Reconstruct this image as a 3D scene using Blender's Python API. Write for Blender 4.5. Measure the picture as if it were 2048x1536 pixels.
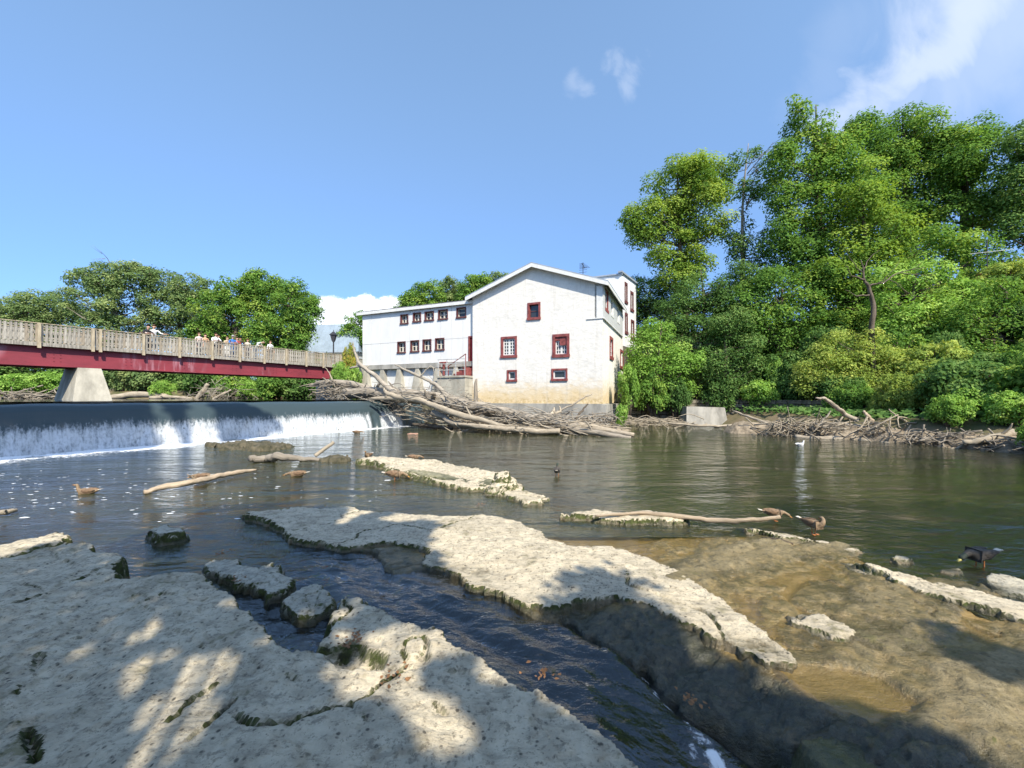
import bpy, bmesh, math, random
import numpy as np
from mathutils import Vector, Matrix

for o in list(bpy.data.objects):
    bpy.data.objects.remove(o)
SC = bpy.context.scene
COL = SC.collection
PI = math.pi
EYE = 2.1            # eye height over the lower river
HZ, FX, CX = 794.5, 800.0, 1024.0

# ------------------------------------------------------------------ camera
cam_d = bpy.data.cameras.new('camera')
cam = bpy.data.objects.new('camera', cam_d)
COL.objects.link(cam)
cam.location = (0, 0, EYE)
cam.rotation_euler = (PI / 2, 0, 0)
cam_d.sensor_width = 36.0
cam_d.lens = 36.0 * FX / 2048
cam_d.shift_y = (HZ - 768) / 2048
cam_d.clip_start = 0.05
cam_d.clip_end = 3000
SC.camera = cam

# ------------------------------------------------------------------ light
SUN_EL = math.radians(47)
SUN_H = np.array((0.45, -0.893)); SUN_H /= np.linalg.norm(SUN_H)
SUN = np.array((SUN_H[0] * math.cos(SUN_EL), SUN_H[1] * math.cos(SUN_EL), math.sin(SUN_EL)))
sd = bpy.data.lights.new('sun', 'SUN')
sd.energy = 4.7
sd.angle = math.radians(0.53)
sd.color = (1.0, 0.92, 0.77)
so = bpy.data.objects.new('sun', sd)
COL.objects.link(so)
so.rotation_euler = Vector(SUN).to_track_quat('Z', 'Y').to_euler()
so.location = (20, -30, 60)

SC.view_settings.view_transform = 'Standard'
SC.view_settings.look = 'None'
SC.view_settings.exposure = 0.68
SC.view_settings.gamma = 1.0
SC.view_settings.use_curve_mapping = False
SC.cycles.max_bounces = 8
SC.cycles.diffuse_bounces = 3
SC.cycles.glossy_bounces = 4
SC.cycles.transparent_max_bounces = 12
SC.cycles.sample_clamp_indirect = 6.0
SC.cycles.caustics_reflective = False
SC.cycles.caustics_refractive = False


class NT:
    """small helper to write node trees"""
    def __init__(s, tree):
        s.t = tree; s.n = tree.nodes; s.l = tree.links
    def new(s, typ, **kw):
        nd = s.n.new(typ)
        for k, v in kw.items():
            setattr(nd, k, v)
        return nd
    def put(s, sock, v):
        if hasattr(v, 'is_linked') or isinstance(v, bpy.types.NodeSocket):
            s.l.new(v, sock)
        else:
            sock.default_value = v
    def math(s, op, a, b=0.0, c=0.0, clamp=False):
        nd = s.new('ShaderNodeMath', operation=op); nd.use_clamp = clamp
        s.put(nd.inputs[0], a); s.put(nd.inputs[1], b)
        if op in ('MULTIPLY_ADD', 'WRAP'):
            s.put(nd.inputs[2], c)
        return nd.outputs[0]
    def vmath(s, op, a, b=(0, 0, 0)):
        nd = s.new('ShaderNodeVectorMath', operation=op)
        s.put(nd.inputs[0], a); s.put(nd.inputs[1], b)
        return nd.outputs['Value'] if op in ('DISTANCE', 'DOT_PRODUCT', 'LENGTH') else nd.outputs[0]
    def mix(s, f, a, b):
        nd = s.new('ShaderNodeMix', data_type='RGBA')
        s.put(nd.inputs['Factor'], f)
        s.put(nd.inputs[6], a if not isinstance(a, tuple) else a + (1,) * (4 - len(a)))
        s.put(nd.inputs[7], b if not isinstance(b, tuple) else b + (1,) * (4 - len(b)))
        return nd.outputs[2]
    def ss(s, v, a, b, lo=0.0, hi=1.0):
        nd = s.new('ShaderNodeMapRange', interpolation_type='SMOOTHSTEP')
        s.put(nd.inputs['Value'], v)
        s.put(nd.inputs['From Min'], a); s.put(nd.inputs['From Max'], b)
        s.put(nd.inputs['To Min'], lo); s.put(nd.inputs['To Max'], hi)
        return nd.outputs[0]
    def noise(s, vec, scale, detail=4.0, rough=0.55, dist=0.0):
        nd = s.new('ShaderNodeTexNoise')
        if vec is not None:
            s.l.new(vec, nd.inputs['Vector'])
        nd.inputs['Scale'].default_value = scale
        nd.inputs['Detail'].default_value = detail
        nd.inputs['Roughness'].default_value = rough
        nd.inputs['Distortion'].default_value = dist
        return nd.outputs['Fac']
    def scale(s, vec, xyz, rotz=0.0):
        nd = s.new('ShaderNodeMapping')
        s.l.new(vec, nd.inputs['Vector'])
        nd.inputs['Scale'].default_value = xyz
        nd.inputs['Rotation'].default_value = (0, 0, rotz)
        return nd.outputs[0]
    def bump(s, h, strength, dist, normal=None):
        nd = s.new('ShaderNodeBump')
        nd.inputs['Strength'].default_value = strength
        nd.inputs['Distance'].default_value = dist
        s.l.new(h, nd.inputs['Height'])
        if normal is not None:
            s.l.new(normal, nd.inputs['Normal'])
        return nd.outputs[0]


# ------------------------------------------------------------------ sky
world = bpy.data.worlds.new('World')
SC.world = world
world.use_nodes = True
w = NT(world.node_tree)
for nd in list(w.n):
    w.n.remove(nd)
wo = w.new('ShaderNodeOutputWorld'); bg = w.new('ShaderNodeBackground')
sky = w.new('ShaderNodeTexSky', sky_type='NISHITA')
sky.sun_disc = False
sky.sun_elevation = SUN_EL
sky.sun_rotation = math.atan2(SUN_H[0], SUN_H[1])
sky.altitude = 100; sky.air_density = 1.0; sky.dust_density = 0.6; sky.ozone_density = 2.2
hs = w.new('ShaderNodeHueSaturation')
hs.inputs['Saturation'].default_value = 1.04
hs.inputs['Value'].default_value = 1.0
w.l.new(sky.outputs[0], hs.inputs['Color'])
skyc = hs.outputs[0]
tc = w.new('ShaderNodeTexCoord').outputs['Generated']
dirn = w.vmath('NORMALIZE', tc)
sep = w.new('ShaderNodeSeparateXYZ'); w.l.new(dirn, sep.inputs[0])
# keep the low sky blue rather than white
low = w.ss(sep.outputs['Z'], 0.0, 0.75, 0.0, 1.0)
tint = w.mix(low, (0.57, 0.79, 1.18), (2.02, 1.98, 1.80))
mulc = w.new('ShaderNodeMix', data_type='RGBA', blend_type='MULTIPLY')
mulc.inputs['Factor'].default_value = 1.0
w.l.new(skyc, mulc.inputs[6]); w.l.new(tint, mulc.inputs[7])
skyc = mulc.outputs[2]


def pdir(px, py):
    v = Vector(((px - CX) / FX, 1.0, (HZ - py) / FX)); v.normalize(); return tuple(v)


nz = w.new('ShaderNodeTexNoise'); w.l.new(dirn, nz.inputs['Vector'])
nz.inputs['Scale'].default_value = 14; nz.inputs['Detail'].default_value = 7; nz.inputs['Roughness'].default_value = 0.62
off = w.vmath('MULTIPLY', w.vmath('SUBTRACT', nz.outputs['Color'], (0.5, 0.5, 0.5)), (0.10, 0.10, 0.10))
dcum = w.vmath('ADD', dirn, off)
cum = None
for (px, py, r) in [(655, 640, 58), (690, 628, 40), (722, 615, 36), (735, 640, 50), (775, 622, 34), (800, 650, 55), (640, 690, 60), (850, 690, 60), (700, 680, 60), (770, 690, 60)]:
    d = w.vmath('DISTANCE', dcum, pdir(px, py))
    R = r / FX * 0.8
    m_ = w.ss(d, R * 1.0, R * 0.72)
    cum = m_ if cum is None else w.math('MAXIMUM', cum, m_)
shade = w.ss(w.vmath('DOT_PRODUCT', dcum, (0, 0, 1)), 0.08, 0.22)
skyc = w.mix(w.math('MULTIPLY', cum, 0.85), skyc, w.mix(shade, (7.2, 7.9, 9.2), (9.4, 9.4, 9.5)))
# thin wisps
ns2 = w.new('ShaderNodeTexNoise')
w.l.new(w.scale(dirn, (3.2, 6, 2.0), 0.0), ns2.inputs['Vector'])
ns2.inputs['Scale'].default_value = 2.6; ns2.inputs['Detail'].default_value = 8; ns2.inputs['Roughness'].default_value = 0.58
ns2.inputs['Distortion'].default_value = 0.5
off2 = w.vmath('MULTIPLY', w.vmath('SUBTRACT', ns2.outputs['Color'], (0.5, 0.5, 0.5)), (0.14, 0.14, 0.14))
dw = w.vmath('ADD', dirn, off2)
wisp = None
for (px, py, r, a) in [(1708, 200, 40, .5), (1672, 236, 36, .45), (1752, 205, 40, .5), (1800, 182, 40, .55), (1840, 150, 44, .6), (1872, 112, 50, .62), (1902, 70, 56, .64), (1930, 25, 64, .66), (1960, -25, 80, .66),
                      (1980, 110, 90, .34), (2040, 40, 95, .40), (1910, 180, 75, .26), (2050, 140, 80, .24), (1820, 215, 60, .30), (1262, 152, 26, .26), (1238, 118, 20, .18), (1270, 165, 16, .22), (1150, 170, 24, .20), (1172, 182, 18, .20), (1715, 50, 46, .09), (1670, 130, 50, .09), (1630, 200, 46, .08)]:
    d = w.vmath('DISTANCE', dw, pdir(px, py))
    R = r / FX
    m_ = w.ss(d, R * 1.15, R * 0.15, 0.0, a)
    wisp = m_ if wisp is None else w.math('MAXIMUM', wisp, m_)
skyc = w.mix(w.math('MULTIPLY', wisp, 0.66), skyc, (7.7, 7.8, 8.1))
w.l.new(skyc, bg.inputs['Color'])
bg.inputs['Strength'].default_value = 0.108
w.l.new(bg.outputs[0], wo.inputs[0])

# ------------------------------------------------------------------ helpers
rng = np.random.default_rng(7)
random.seed(7)


def U(px, py, z=0.0):
    """the point of the horizontal plane z seen at a photo pixel"""
    Y = (EYE - z) * FX / (py - HZ)
    return ((px - CX) / FX * Y, Y, z)


def D(px, py, Y):
    return ((px - CX) / FX * Y, Y, EYE + (HZ - py) / FX * Y)


def _h(ix, iy, iz, seed):
    n = (ix * 374761393 + iy * 668265263 + iz * 2147483647 + seed * 1274126177) & 0xFFFFFFFF
    n = ((n ^ (n >> 13)) * 1274126177) & 0xFFFFFFFF
    n = (n ^ (n >> 16)) & 0xFFFFFFFF
    return n.astype(np.float64) / 4294967295.0


def vnoise(x, y, z=None, seed=0):
    x = np.asarray(x, float); y = np.asarray(y, float)
    z = np.zeros_like(x) if z is None else np.asarray(z, float)
    xi, yi, zi = np.floor(x), np.floor(y), np.floor(z)
    fx, fy, fz = x - xi, y - yi, z - zi
    fx, fy, fz = [f * f * (3 - 2 * f) for f in (fx, fy, fz)]
    xi, yi, zi = xi.astype(np.int64), yi.astype(np.int64), zi.astype(np.int64)
    r = 0
    for a in (0, 1):
        for b in (0, 1):
            for c in (0, 1):
                wgt = (fx if a else 1 - fx) * (fy if b else 1 - fy) * (fz if c else 1 - fz)
                r = r + wgt * _h(xi + a, yi + b, zi + c, seed)
    return r * 2 - 1


def fbm(x, y, z=None, oct=4, seed=0, gain=0.5):
    r, a, f = 0, 1.0, 1.0
    for i in range(oct):
        r = r + a * vnoise(np.asarray(x) * f, np.asarray(y) * f, None if z is None else np.asarray(z) * f, seed + i * 17)
        a *= gain; f *= 2.03
    return r


def sstep(a, b, x):
    t = np.clip((x - a) / (b - a), 0, 1)
    return t * t * (3 - 2 * t)


def sdf(poly, X, Y):
    """signed distance to a polygon, positive inside"""
    P = np.asarray(poly, float)[:, :2]
    d = np.full(X.shape, 1e18); ins = np.zeros(X.shape, bool)
    n = len(P)
    for i in range(n):
        ax, ay = P[i]; bx, by = P[(i + 1) % n]
        ex, ey = bx - ax, by - ay
        wx, wy = X - ax, Y - ay
        t = np.clip((wx * ex + wy * ey) / (ex * ex + ey * ey + 1e-12), 0, 1)
        d = np.minimum(d, (wx - ex * t) ** 2 + (wy - ey * t) ** 2)
        c = ((ay > Y) != (by > Y))
        with np.errstate(divide='ignore', invalid='ignore'):
            xx = ax + (Y - ay) * ex / (ey if abs(ey) > 1e-12 else 1e-12)
        ins ^= c & (X < xx)
    d = np.sqrt(d)
    return np.where(ins, d, -d)


def fast_mesh(name, V, Fc, mats=(), attrs=None, smooth=False, mi=None):
    V = np.ascontiguousarray(V, dtype=np.float32); Fc = np.ascontiguousarray(Fc, dtype=np.int32)
    me = bpy.data.meshes.new(name)
    k = Fc.shape[1]
    me.vertices.add(len(V)); me.vertices.foreach_set('co', V.ravel())
    me.loops.add(Fc.size); me.loops.foreach_set('vertex_index', Fc.ravel())
    me.polygons.add(len(Fc))
    me.polygons.foreach_set('loop_start', np.arange(0, Fc.size, k, dtype=np.int32))
    me.polygons.foreach_set('loop_total', np.full(len(Fc), k, dtype=np.int32))
    if smooth:
        me.polygons.foreach_set('use_smooth', np.ones(len(Fc), dtype=bool))
    for m in mats:
        me.materials.append(m)
    if mi is not None:
        me.polygons.foreach_set('material_index', np.asarray(mi, dtype=np.int32))
    for an, arr in (attrs or {}).items():
        a = me.attributes.new(an, 'FLOAT', 'POINT')
        a.data.foreach_set('value', np.ascontiguousarray(arr, dtype=np.float32))
    me.update(calc_edges=True)
    me.validate()
    return me


def link(name, me, parent=None):
    o = bpy.data.objects.new(name, me)
    COL.objects.link(o)
    if parent is not None:
        o.parent = parent
    return o


def tag(o, label=None, cat=None, group=None, kind=None):
    if label: o['label'] = label
    if cat: o['category'] = cat
    if group: o['group'] = group
    if kind: o['kind'] = kind
    return o


def thing(name, label, cat, loc=(0, 0, 0), rz=0.0, group=None):
    o = bpy.data.objects.new(name, None)
    COL.objects.link(o)
    o.empty_display_size = 0.2
    o.location = loc; o.rotation_euler = (0, 0, rz)
    return tag(o, label, cat, group)


def at_root(o, root):
    """parent a mesh given in world coordinates under a placed root"""
    o.parent = root
    o.matrix_parent_inverse = Matrix.LocRotScale(root.location, root.rotation_euler, root.scale).inverted()
    return o


class MB:
    def __init__(s):
        s.v = []; s.f = []; s.m = []
    def quad8(s, p, mi=0):
        b = len(s.v); s.v += [tuple(q) for q in p]
        for f in ((0, 3, 2, 1), (4, 5, 6, 7), (0, 1, 5, 4), (1, 2, 6, 5), (2, 3, 7, 6), (3, 0, 4, 7)):
            s.f.append(tuple(b + i for i in f)); s.m.append(mi)
    def box(s, x0, x1, y0, y1, z0, z1, mi=0):
        s.quad8([(x0, y0, z0), (x1, y0, z0), (x1, y1, z0), (x0, y1, z0), (x0, y0, z1), (x1, y0, z1), (x1, y1, z1), (x0, y1, z1)], mi)
    def prism(s, poly, off, mi=0):
        """extrude a planar 3-d polygon by the vector off"""
        b = len(s.v); n = len(poly)
        s.v += [tuple(p) for p in poly] + [tuple(np.add(p, off)) for p in poly]
        s.f.append(tuple(b + i for i in range(n))[::-1]); s.f.append(tuple(b + n + i for i in range(n)))
        s.m += [mi, mi]
        for i in range(n):
            j = (i + 1) % n
            s.f.append((b + i, b + j, b + n + j, b + n + i)); s.m.append(mi)
    def bar(s, a, b_, r, sides=6, mi=0):
        a = Vector(a); b_ = Vector(b_); d = (b_ - a).normalized()
        u = d.orthogonal().normalized(); v = d.cross(u)
        b = len(s.v)
        for P in (a, b_):
            for i in range(sides):
                t = 2 * PI * i / sides
                s.v.append(tuple(P + (u * math.cos(t) + v * math.sin(t)) * r))
        for i in range(sides):
            j = (i + 1) % sides
            s.f.append((b + i, b + j, b + sides + j, b + sides + i)); s.m.append(mi)
        s.f.append(tuple(b + i for i in range(sides))[::-1]); s.f.append(tuple(b + sides + i for i in range(sides)))
        s.m += [mi, mi]
    def mesh(s, name, mats, smooth=False):
        me = bpy.data.meshes.new(name)
        me.from_pydata(s.v, [], s.f)
        for m in (mats if isinstance(mats, (list, tuple)) else [mats]):
            me.materials.append(m)
        me.polygons.foreach_set('material_index', s.m)
        if smooth:
            me.polygons.foreach_set('use_smooth', [True] * len(me.polygons))
        bm = bmesh.new(); bm.from_mesh(me)
        bmesh.ops.recalc_face_normals(bm, faces=bm.faces)
        bm.to_mesh(me); bm.free()
        return me
    def build(s, name, mats, parent=None, smooth=False):
        return link(name, s.mesh(name, mats, smooth), parent)


class Plane:
    """a vertical building plane: origin o, direction d along it, outward normal n"""
    def __init__(s, o, d, n):
        s.o = np.array(o, float); s.d = np.array(d, float) / np.linalg.norm(d); s.nn = np.array(n, float) / np.linalg.norm(n)
    def p(s, a, wd, z):
        q = s.o + s.d * a + s.nn * wd
        return (q[0], q[1], z)
    def s_of(s, px):
        u = (px - CX) / FX
        return (u * s.o[1] - s.o[0]) / (s.d[0] - u * s.d[1])
    def z_of(s, py, a):
        return EYE + (HZ - py) / FX * (s.o[1] + s.d[1] * a)
    def box(s, mb, a0, a1, w0, w1, z0, z1, mi=0):
        mb.quad8([s.p(a0, w0, z0), s.p(a1, w0, z0), s.p(a1, w1, z0), s.p(a0, w1, z0), s.p(a0, w0, z1), s.p(a1, w0, z1), s.p(a1, w1, z1), s.p(a0, w1, z1)], mi)
    def wall(s, mb, a0, a1, z0, z1, w0, w1, holes, mi=0):
        """a wall plate with openings"""
        hs_ = [(max(a0, min(h[0], h[1])), min(a1, max(h[0], h[1])), max(z0, h[2]), min(z1, h[3])) for h in holes]
        hs_ = [h for h in hs_ if h[1] - h[0] > 1e-4 and h[3] - h[2] > 1e-4]
        A = sorted({a0, a1} | {h[0] for h in hs_} | {h[1] for h in hs_})
        for i in range(len(A) - 1):
            l, r = A[i], A[i + 1]; m = (l + r) / 2
            spans = sorted((h[2], h[3]) for h in hs_ if h[0] < m < h[1])
            z = z0
            for b, t in spans:
                if b - z > 1e-4: s.box(mb, l, r, w0, w1, z, b, mi)
                z = max(z, t)
            if z1 - z > 1e-4: s.box(mb, l, r, w0, w1, z, z1, mi)


# ------------------------------------------------------------------ materials
def base_mat(name):
    m = bpy.data.materials.new(name); m.use_nodes = True
    t = NT(m.node_tree)
    p = t.n['Principled BSDF']
    return m, t, p


def M(name, col, rough=0.8, var=0.25, nscale=3.0, bump=0.0, bscale=20.0, bdist=0.01, metal=0.0, spec=0.4, col2=None, stretch=None, world_space=False):
    m, t, p = base_mat(name)
    if world_space:
        vec = t.new('ShaderNodeNewGeometry').outputs['Position']
    else:
        vec = t.new('ShaderNodeTexCoord').outputs['Object']
    if stretch:
        vec = t.scale(vec, stretch)
    n1 = t.noise(vec, nscale, 6, 0.62)
    c2 = col2 or tuple(c * (1 - var * 1.6) for c in col)
    p.inputs['Base Color'].default_value = (*col, 1)
    t.l.new(t.mix(t.ss(n1, 0.32, 0.72), tuple(min(1, c * (1 + var * 0.4)) for c in col), c2), p.inputs['Base Color'])
    p.inputs['Roughness'].default_value = rough
    p.inputs['Metallic'].default_value = metal
    p.inputs['Specular IOR Level'].default_value = spec
    if bump:
        t.l.new(t.bump(t.noise(vec, bscale, 5, 0.6), bump, bdist), p.inputs['Normal'])
    return m


def leaf_mat(name, dark, mid, light, trans=0.38):
    m, t, p = base_mat(name)
    out = t.n['Material Output']
    a = t.new('ShaderNodeAttribute'); a.attribute_name = 'tint'
    oi = t.new('ShaderNodeObjectInfo')
    f = t.math('ADD', a.outputs['Fac'], t.math('MULTIPLY_ADD', oi.outputs['Random'], 0.16, -0.08))
    cr = t.new('ShaderNodeValToRGB')
    t.l.new(f, cr.inputs[0])
    e = cr.color_ramp.elements
    e[0].position = 0.05; e[0].color = (*dark, 1)
    e[1].position = 0.95; e[1].color = (*light, 1)
    x = e.new(0.5); x.color = (*mid, 1)
    df = t.new('ShaderNodeBsdfDiffuse'); tr = t.new('ShaderNodeBsdfTranslucent')
    t.l.new(cr.outputs[0], df.inputs['Color'])
    hs_ = t.new('ShaderNodeHueSaturation'); hs_.inputs['Hue'].default_value = 0.485
    hs_.inputs['Saturation'].default_value = 1.12; hs_.inputs['Value'].default_value = 1.25
    t.l.new(cr.outputs[0], hs_.inputs['Color']); t.l.new(hs_.outputs[0], tr.inputs['Color'])
    mx = t.new('ShaderNodeMixShader'); mx.inputs[0].default_value = trans
    t.l.new(df.outputs[0], mx.inputs[1]); t.l.new(tr.outputs[0], mx.inputs[2])
    t.l.new(mx.outputs[0], out.inputs['Surface'])
    t.n.remove(p)
    return m


LEAF_MAPLE = leaf_mat('maple_leaf', (0.082, 0.169, 0.040), (0.155, 0.293, 0.059), (0.348, 0.462, 0.102))
LEAF_GOLD = leaf_mat('golden_leaf', (0.101, 0.194, 0.038), (0.202, 0.320, 0.057), (0.391, 0.491, 0.106))
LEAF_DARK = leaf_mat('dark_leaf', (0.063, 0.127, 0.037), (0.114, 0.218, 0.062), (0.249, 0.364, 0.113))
LEAF_FINE = leaf_mat('fine_leaf', (0.147, 0.219, 0.053), (0.282, 0.382, 0.085), (0.535, 0.579, 0.158))
LEAF_BRIGHT = leaf_mat('bright_leaf', (0.135, 0.255, 0.049), (0.238, 0.419, 0.085), (0.458, 0.618, 0.170))
LEAF_FAR = leaf_mat('far_leaf', (0.099, 0.165, 0.066), (0.190, 0.281, 0.103), (0.361, 0.425, 0.177))
LEAF_AUTUMN = leaf_mat('turning_leaf', (0.163, 0.238, 0.054), (0.402, 0.407, 0.081), (0.729, 0.340, 0.135))
BARK = M('bark', (0.13, 0.10, 0.075), 0.9, 0.35, 6, 0.7, 18, 0.03, stretch=(1, 1, 0.25))
BARK_PALE = M('pale_bark', (0.26, 0.23, 0.19), 0.9, 0.3, 6, 0.5, 18, 0.02, stretch=(1, 1, 0.25))


def rock_mat(name, dry, dry2, wetc, wetc2, wl=0.06, wr=0.05, moss=0.8):
    """bedded limestone; colour follows how far above the water the stone stands"""
    m, t, p = base_mat(name)
    g = t.new('ShaderNodeNewGeometry')
    pos = g.outputs['Position']
    sp = t.new('ShaderNodeSeparateXYZ'); t.l.new(pos, sp.inputs[0])
    sn = t.new('ShaderNodeSeparateXYZ'); t.l.new(g.outputs['True Normal'], sn.inputs[0])
    nbig = t.noise(pos, 1.6, 6, 0.6)
    nmid = t.noise(pos, 7.0, 7, 0.66)
    nfin = t.noise(pos, 38.0, 5, 0.7)
    wav = t.noise(t.scale(pos, (2.2, 8.0, 8.0), 0.55), 2.0, 7, 0.7)
    grit = t.noise(pos, 17.0, 6, 0.72)
    dryc = t.mix(t.ss(nmid, 0.36, 0.66), dry, dry2)
    dryc = t.mix(t.ss(nbig, 0.50, 0.70, 0.0, 0.55), dryc, tuple(c * 0.68 for c in dry2))
    dryc = t.mix(t.ss(wav, 0.50, 0.66, 0.0, 0.55), dryc, tuple(c * 0.55 for c in dry2))
    dryc = t.mix(t.ss(grit, 0.53, 0.64, 0.0, 0.62), dryc, tuple(c * 0.36 for c in dry2))
    # pits, dirt and lichen specks
    vor = t.new('ShaderNodeTexVoronoi'); vor.inputs['Scale'].default_value = 19
    t.l.new(pos, vor.inputs['Vector'])
    pit = t.math('MULTIPLY', t.ss(vor.outputs['Distance'], 0.30, 0.12), t.ss(nmid, 0.46, 0.58))
    pit2 = t.ss(nfin, 0.57, 0.68, 0.0, 0.7)
    dryc = t.mix(t.math('MAXIMUM', pit, pit2), dryc, (0.10, 0.09, 0.07))
    lich = t.math('MULTIPLY', t.ss(nbig, 0.56, 0.66), t.ss(nmid, 0.5, 0.6, 0.0, 0.6))
    dryc = t.mix(lich, dryc, (0.16, 0.15, 0.06))
    mossn = t.math('MULTIPLY', t.ss(sn.outputs['Z'], 0.75, 0.35), t.ss(nmid, 0.30, 0.5, 0.25, 1.0))
    dryc = t.mix(mossn, dryc, t.mix(t.ss(grit, .45, .6), (0.065, 0.08, 0.022), (0.04, 0.042, 0.02)))
    wet = t.mix(t.ss(nmid, 0.35, 0.65), wetc, wetc2)
    wet = t.mix(t.ss(nbig, 0.50, 0.60, 0.0, 0.75), wet, tuple(c * 0.62 for c in wetc2))
    wet = t.mix(t.ss(grit, 0.52, 0.64, 0.0, 0.6), wet, tuple(c * 0.45 for c in wetc2))
    wet = t.mix(t.ss(nfin, 0.57, 0.7, 0.0, 0.55), wet, tuple(c * 1.7 for c in wetc))
    # black-green algae where water always runs, ochre silt settled in the pools
    aa = t.new('ShaderNodeAttribute'); aa.attribute_name = 'algae'
    ao = t.new('ShaderNodeAttribute'); ao.attribute_name = 'silt'
    wet = t.mix(t.math('MULTIPLY', aa.outputs['Fac'], t.ss(nmid, 0.30, 0.5, 0.6, 0.95)), wet, t.mix(t.ss(grit, .42, .6), (0.052, 0.052, 0.030), (0.022, 0.024, 0.014)))
    wet = t.mix(t.math('MULTIPLY', ao.outputs['Fac'], t.ss(nmid, 0.3, 0.6, 0.95, 0.7)), wet, (0.34, 0.225, 0.075))
    zz = t.math('ADD', sp.outputs['Z'], t.math('MULTIPLY', t.math('SUBTRACT', nmid, 0.5), wr * 2.4))
    dryf = t.ss(zz, wl - wr * 0.5, wl + wr * 0.5)
    t.l.new(t.mix(dryf, wet, dryc), p.inputs['Base Color'])
    t.l.new(t.math('MULTIPLY_ADD', dryf, 0.58, 0.30), p.inputs['Roughness'])
    t.l.new(t.math('MULTIPLY_ADD', dryf, -0.4, 0.65), p.inputs['Specular IOR Level'])
    # low relief: stretched bedding, fine grain and pits
    b1 = t.bump(wav, 0.7, 0.03)
    b2 = t.bump(nmid, 0.75, 0.035, b1)
    b2 = t.bump(grit, 0.7, 0.013, b2)
    b3 = t.bump(nfin, 0.7, 0.010, b2)
    t.l.new(b3, p.inputs['Normal'])
    return m


ROCK = rock_mat('limestone', (0.60, 0.525, 0.39), (0.44, 0.38, 0.28), (0.13, 0.10, 0.05), (0.07, 0.066, 0.028), wl=0.03)
ROCK_GREY = rock_mat('grey_limestone', (0.50, 0.46, 0.365), (0.36, 0.335, 0.27), (0.10, 0.085, 0.045), (0.045, 0.05, 0.022), wl=0.045)
BED = rock_mat('riverbed_rock', (0.27, 0.225, 0.135), (0.185, 0.15, 0.08), (0.23, 0.168, 0.072), (0.095, 0.078, 0.028), wl=0.055, wr=0.05)
ROCK_MOSS = rock_mat('mossy_rock', (0.33, 0.31, 0.22), (0.20, 0.19, 0.11), (0.10, 0.095, 0.035), (0.05, 0.055, 0.02), wl=0.12, wr=0.06)


def wood_mat(name, c1, c2):
    m, t, p = base_mat(name)
    g = t.new('ShaderNodeNewGeometry')
    a = t.new('ShaderNodeAttribute'); a.attribute_name = 'along'
    r = t.new('ShaderNodeAttribute'); r.attribute_name = 'around'
    cmb = t.new('ShaderNodeCombineXYZ')
    t.l.new(t.math('MULTIPLY', a.outputs['Fac'], 1.3), cmb.inputs[0])
    t.l.new(t.math('MULTIPLY', r.outputs['Fac'], 9.0), cmb.inputs[1])
    oi = t.new('ShaderNodeObjectInfo')
    t.l.new(t.math('MULTIPLY', oi.outputs['Random'], 40.0), cmb.inputs[2])
    n1 = t.noise(cmb.outputs[0], 1.6, 7, 0.68, 0.4)
    n2 = t.noise(g.outputs['Position'], 2.3, 5, 0.6)
    c = t.mix(t.ss(n1, 0.38, 0.62), c1, c2)
    c = t.mix(t.ss(n1, 0.60, 0.70, 0.0, 0.7), c, tuple(x * 0.35 for x in c2))
    c = t.mix(t.ss(n2, 0.5, 0.75, 0.0, 0.6), c, tuple(x * 0.55 for x in c2))
    c = t.mix(t.math('MULTIPLY', oi.outputs['Random'], 0.45), c, tuple(x * 0.6 for x in c1))
    t.l.new(c, p.inputs['Base Color'])
    p.inputs['Roughness'].default_value = 0.85
    p.inputs['Specular IOR Level'].default_value = 0.25
    t.l.new(t.bump(n1, 0.8, 0.03), p.inputs['Normal'])
    return m


WOOD_PALE = wood_mat('weathered_wood', (0.47, 0.405, 0.31), (0.26, 0.215, 0.16))
WOOD_BROWN = wood_mat('bark_wood', (0.37, 0.325, 0.265), (0.20, 0.17, 0.135))
WOOD_GREYB = wood_mat('grey_bark_wood', (0.44, 0.395, 0.33), (0.25, 0.215, 0.175))
WOOD_TAN = wood_mat('tan_wood', (0.54, 0.43, 0.31), (0.36, 0.285, 0.205))
WOOD_DARK = wood_mat('wet_wood', (0.15, 0.12, 0.09), (0.07, 0.055, 0.04))

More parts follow.
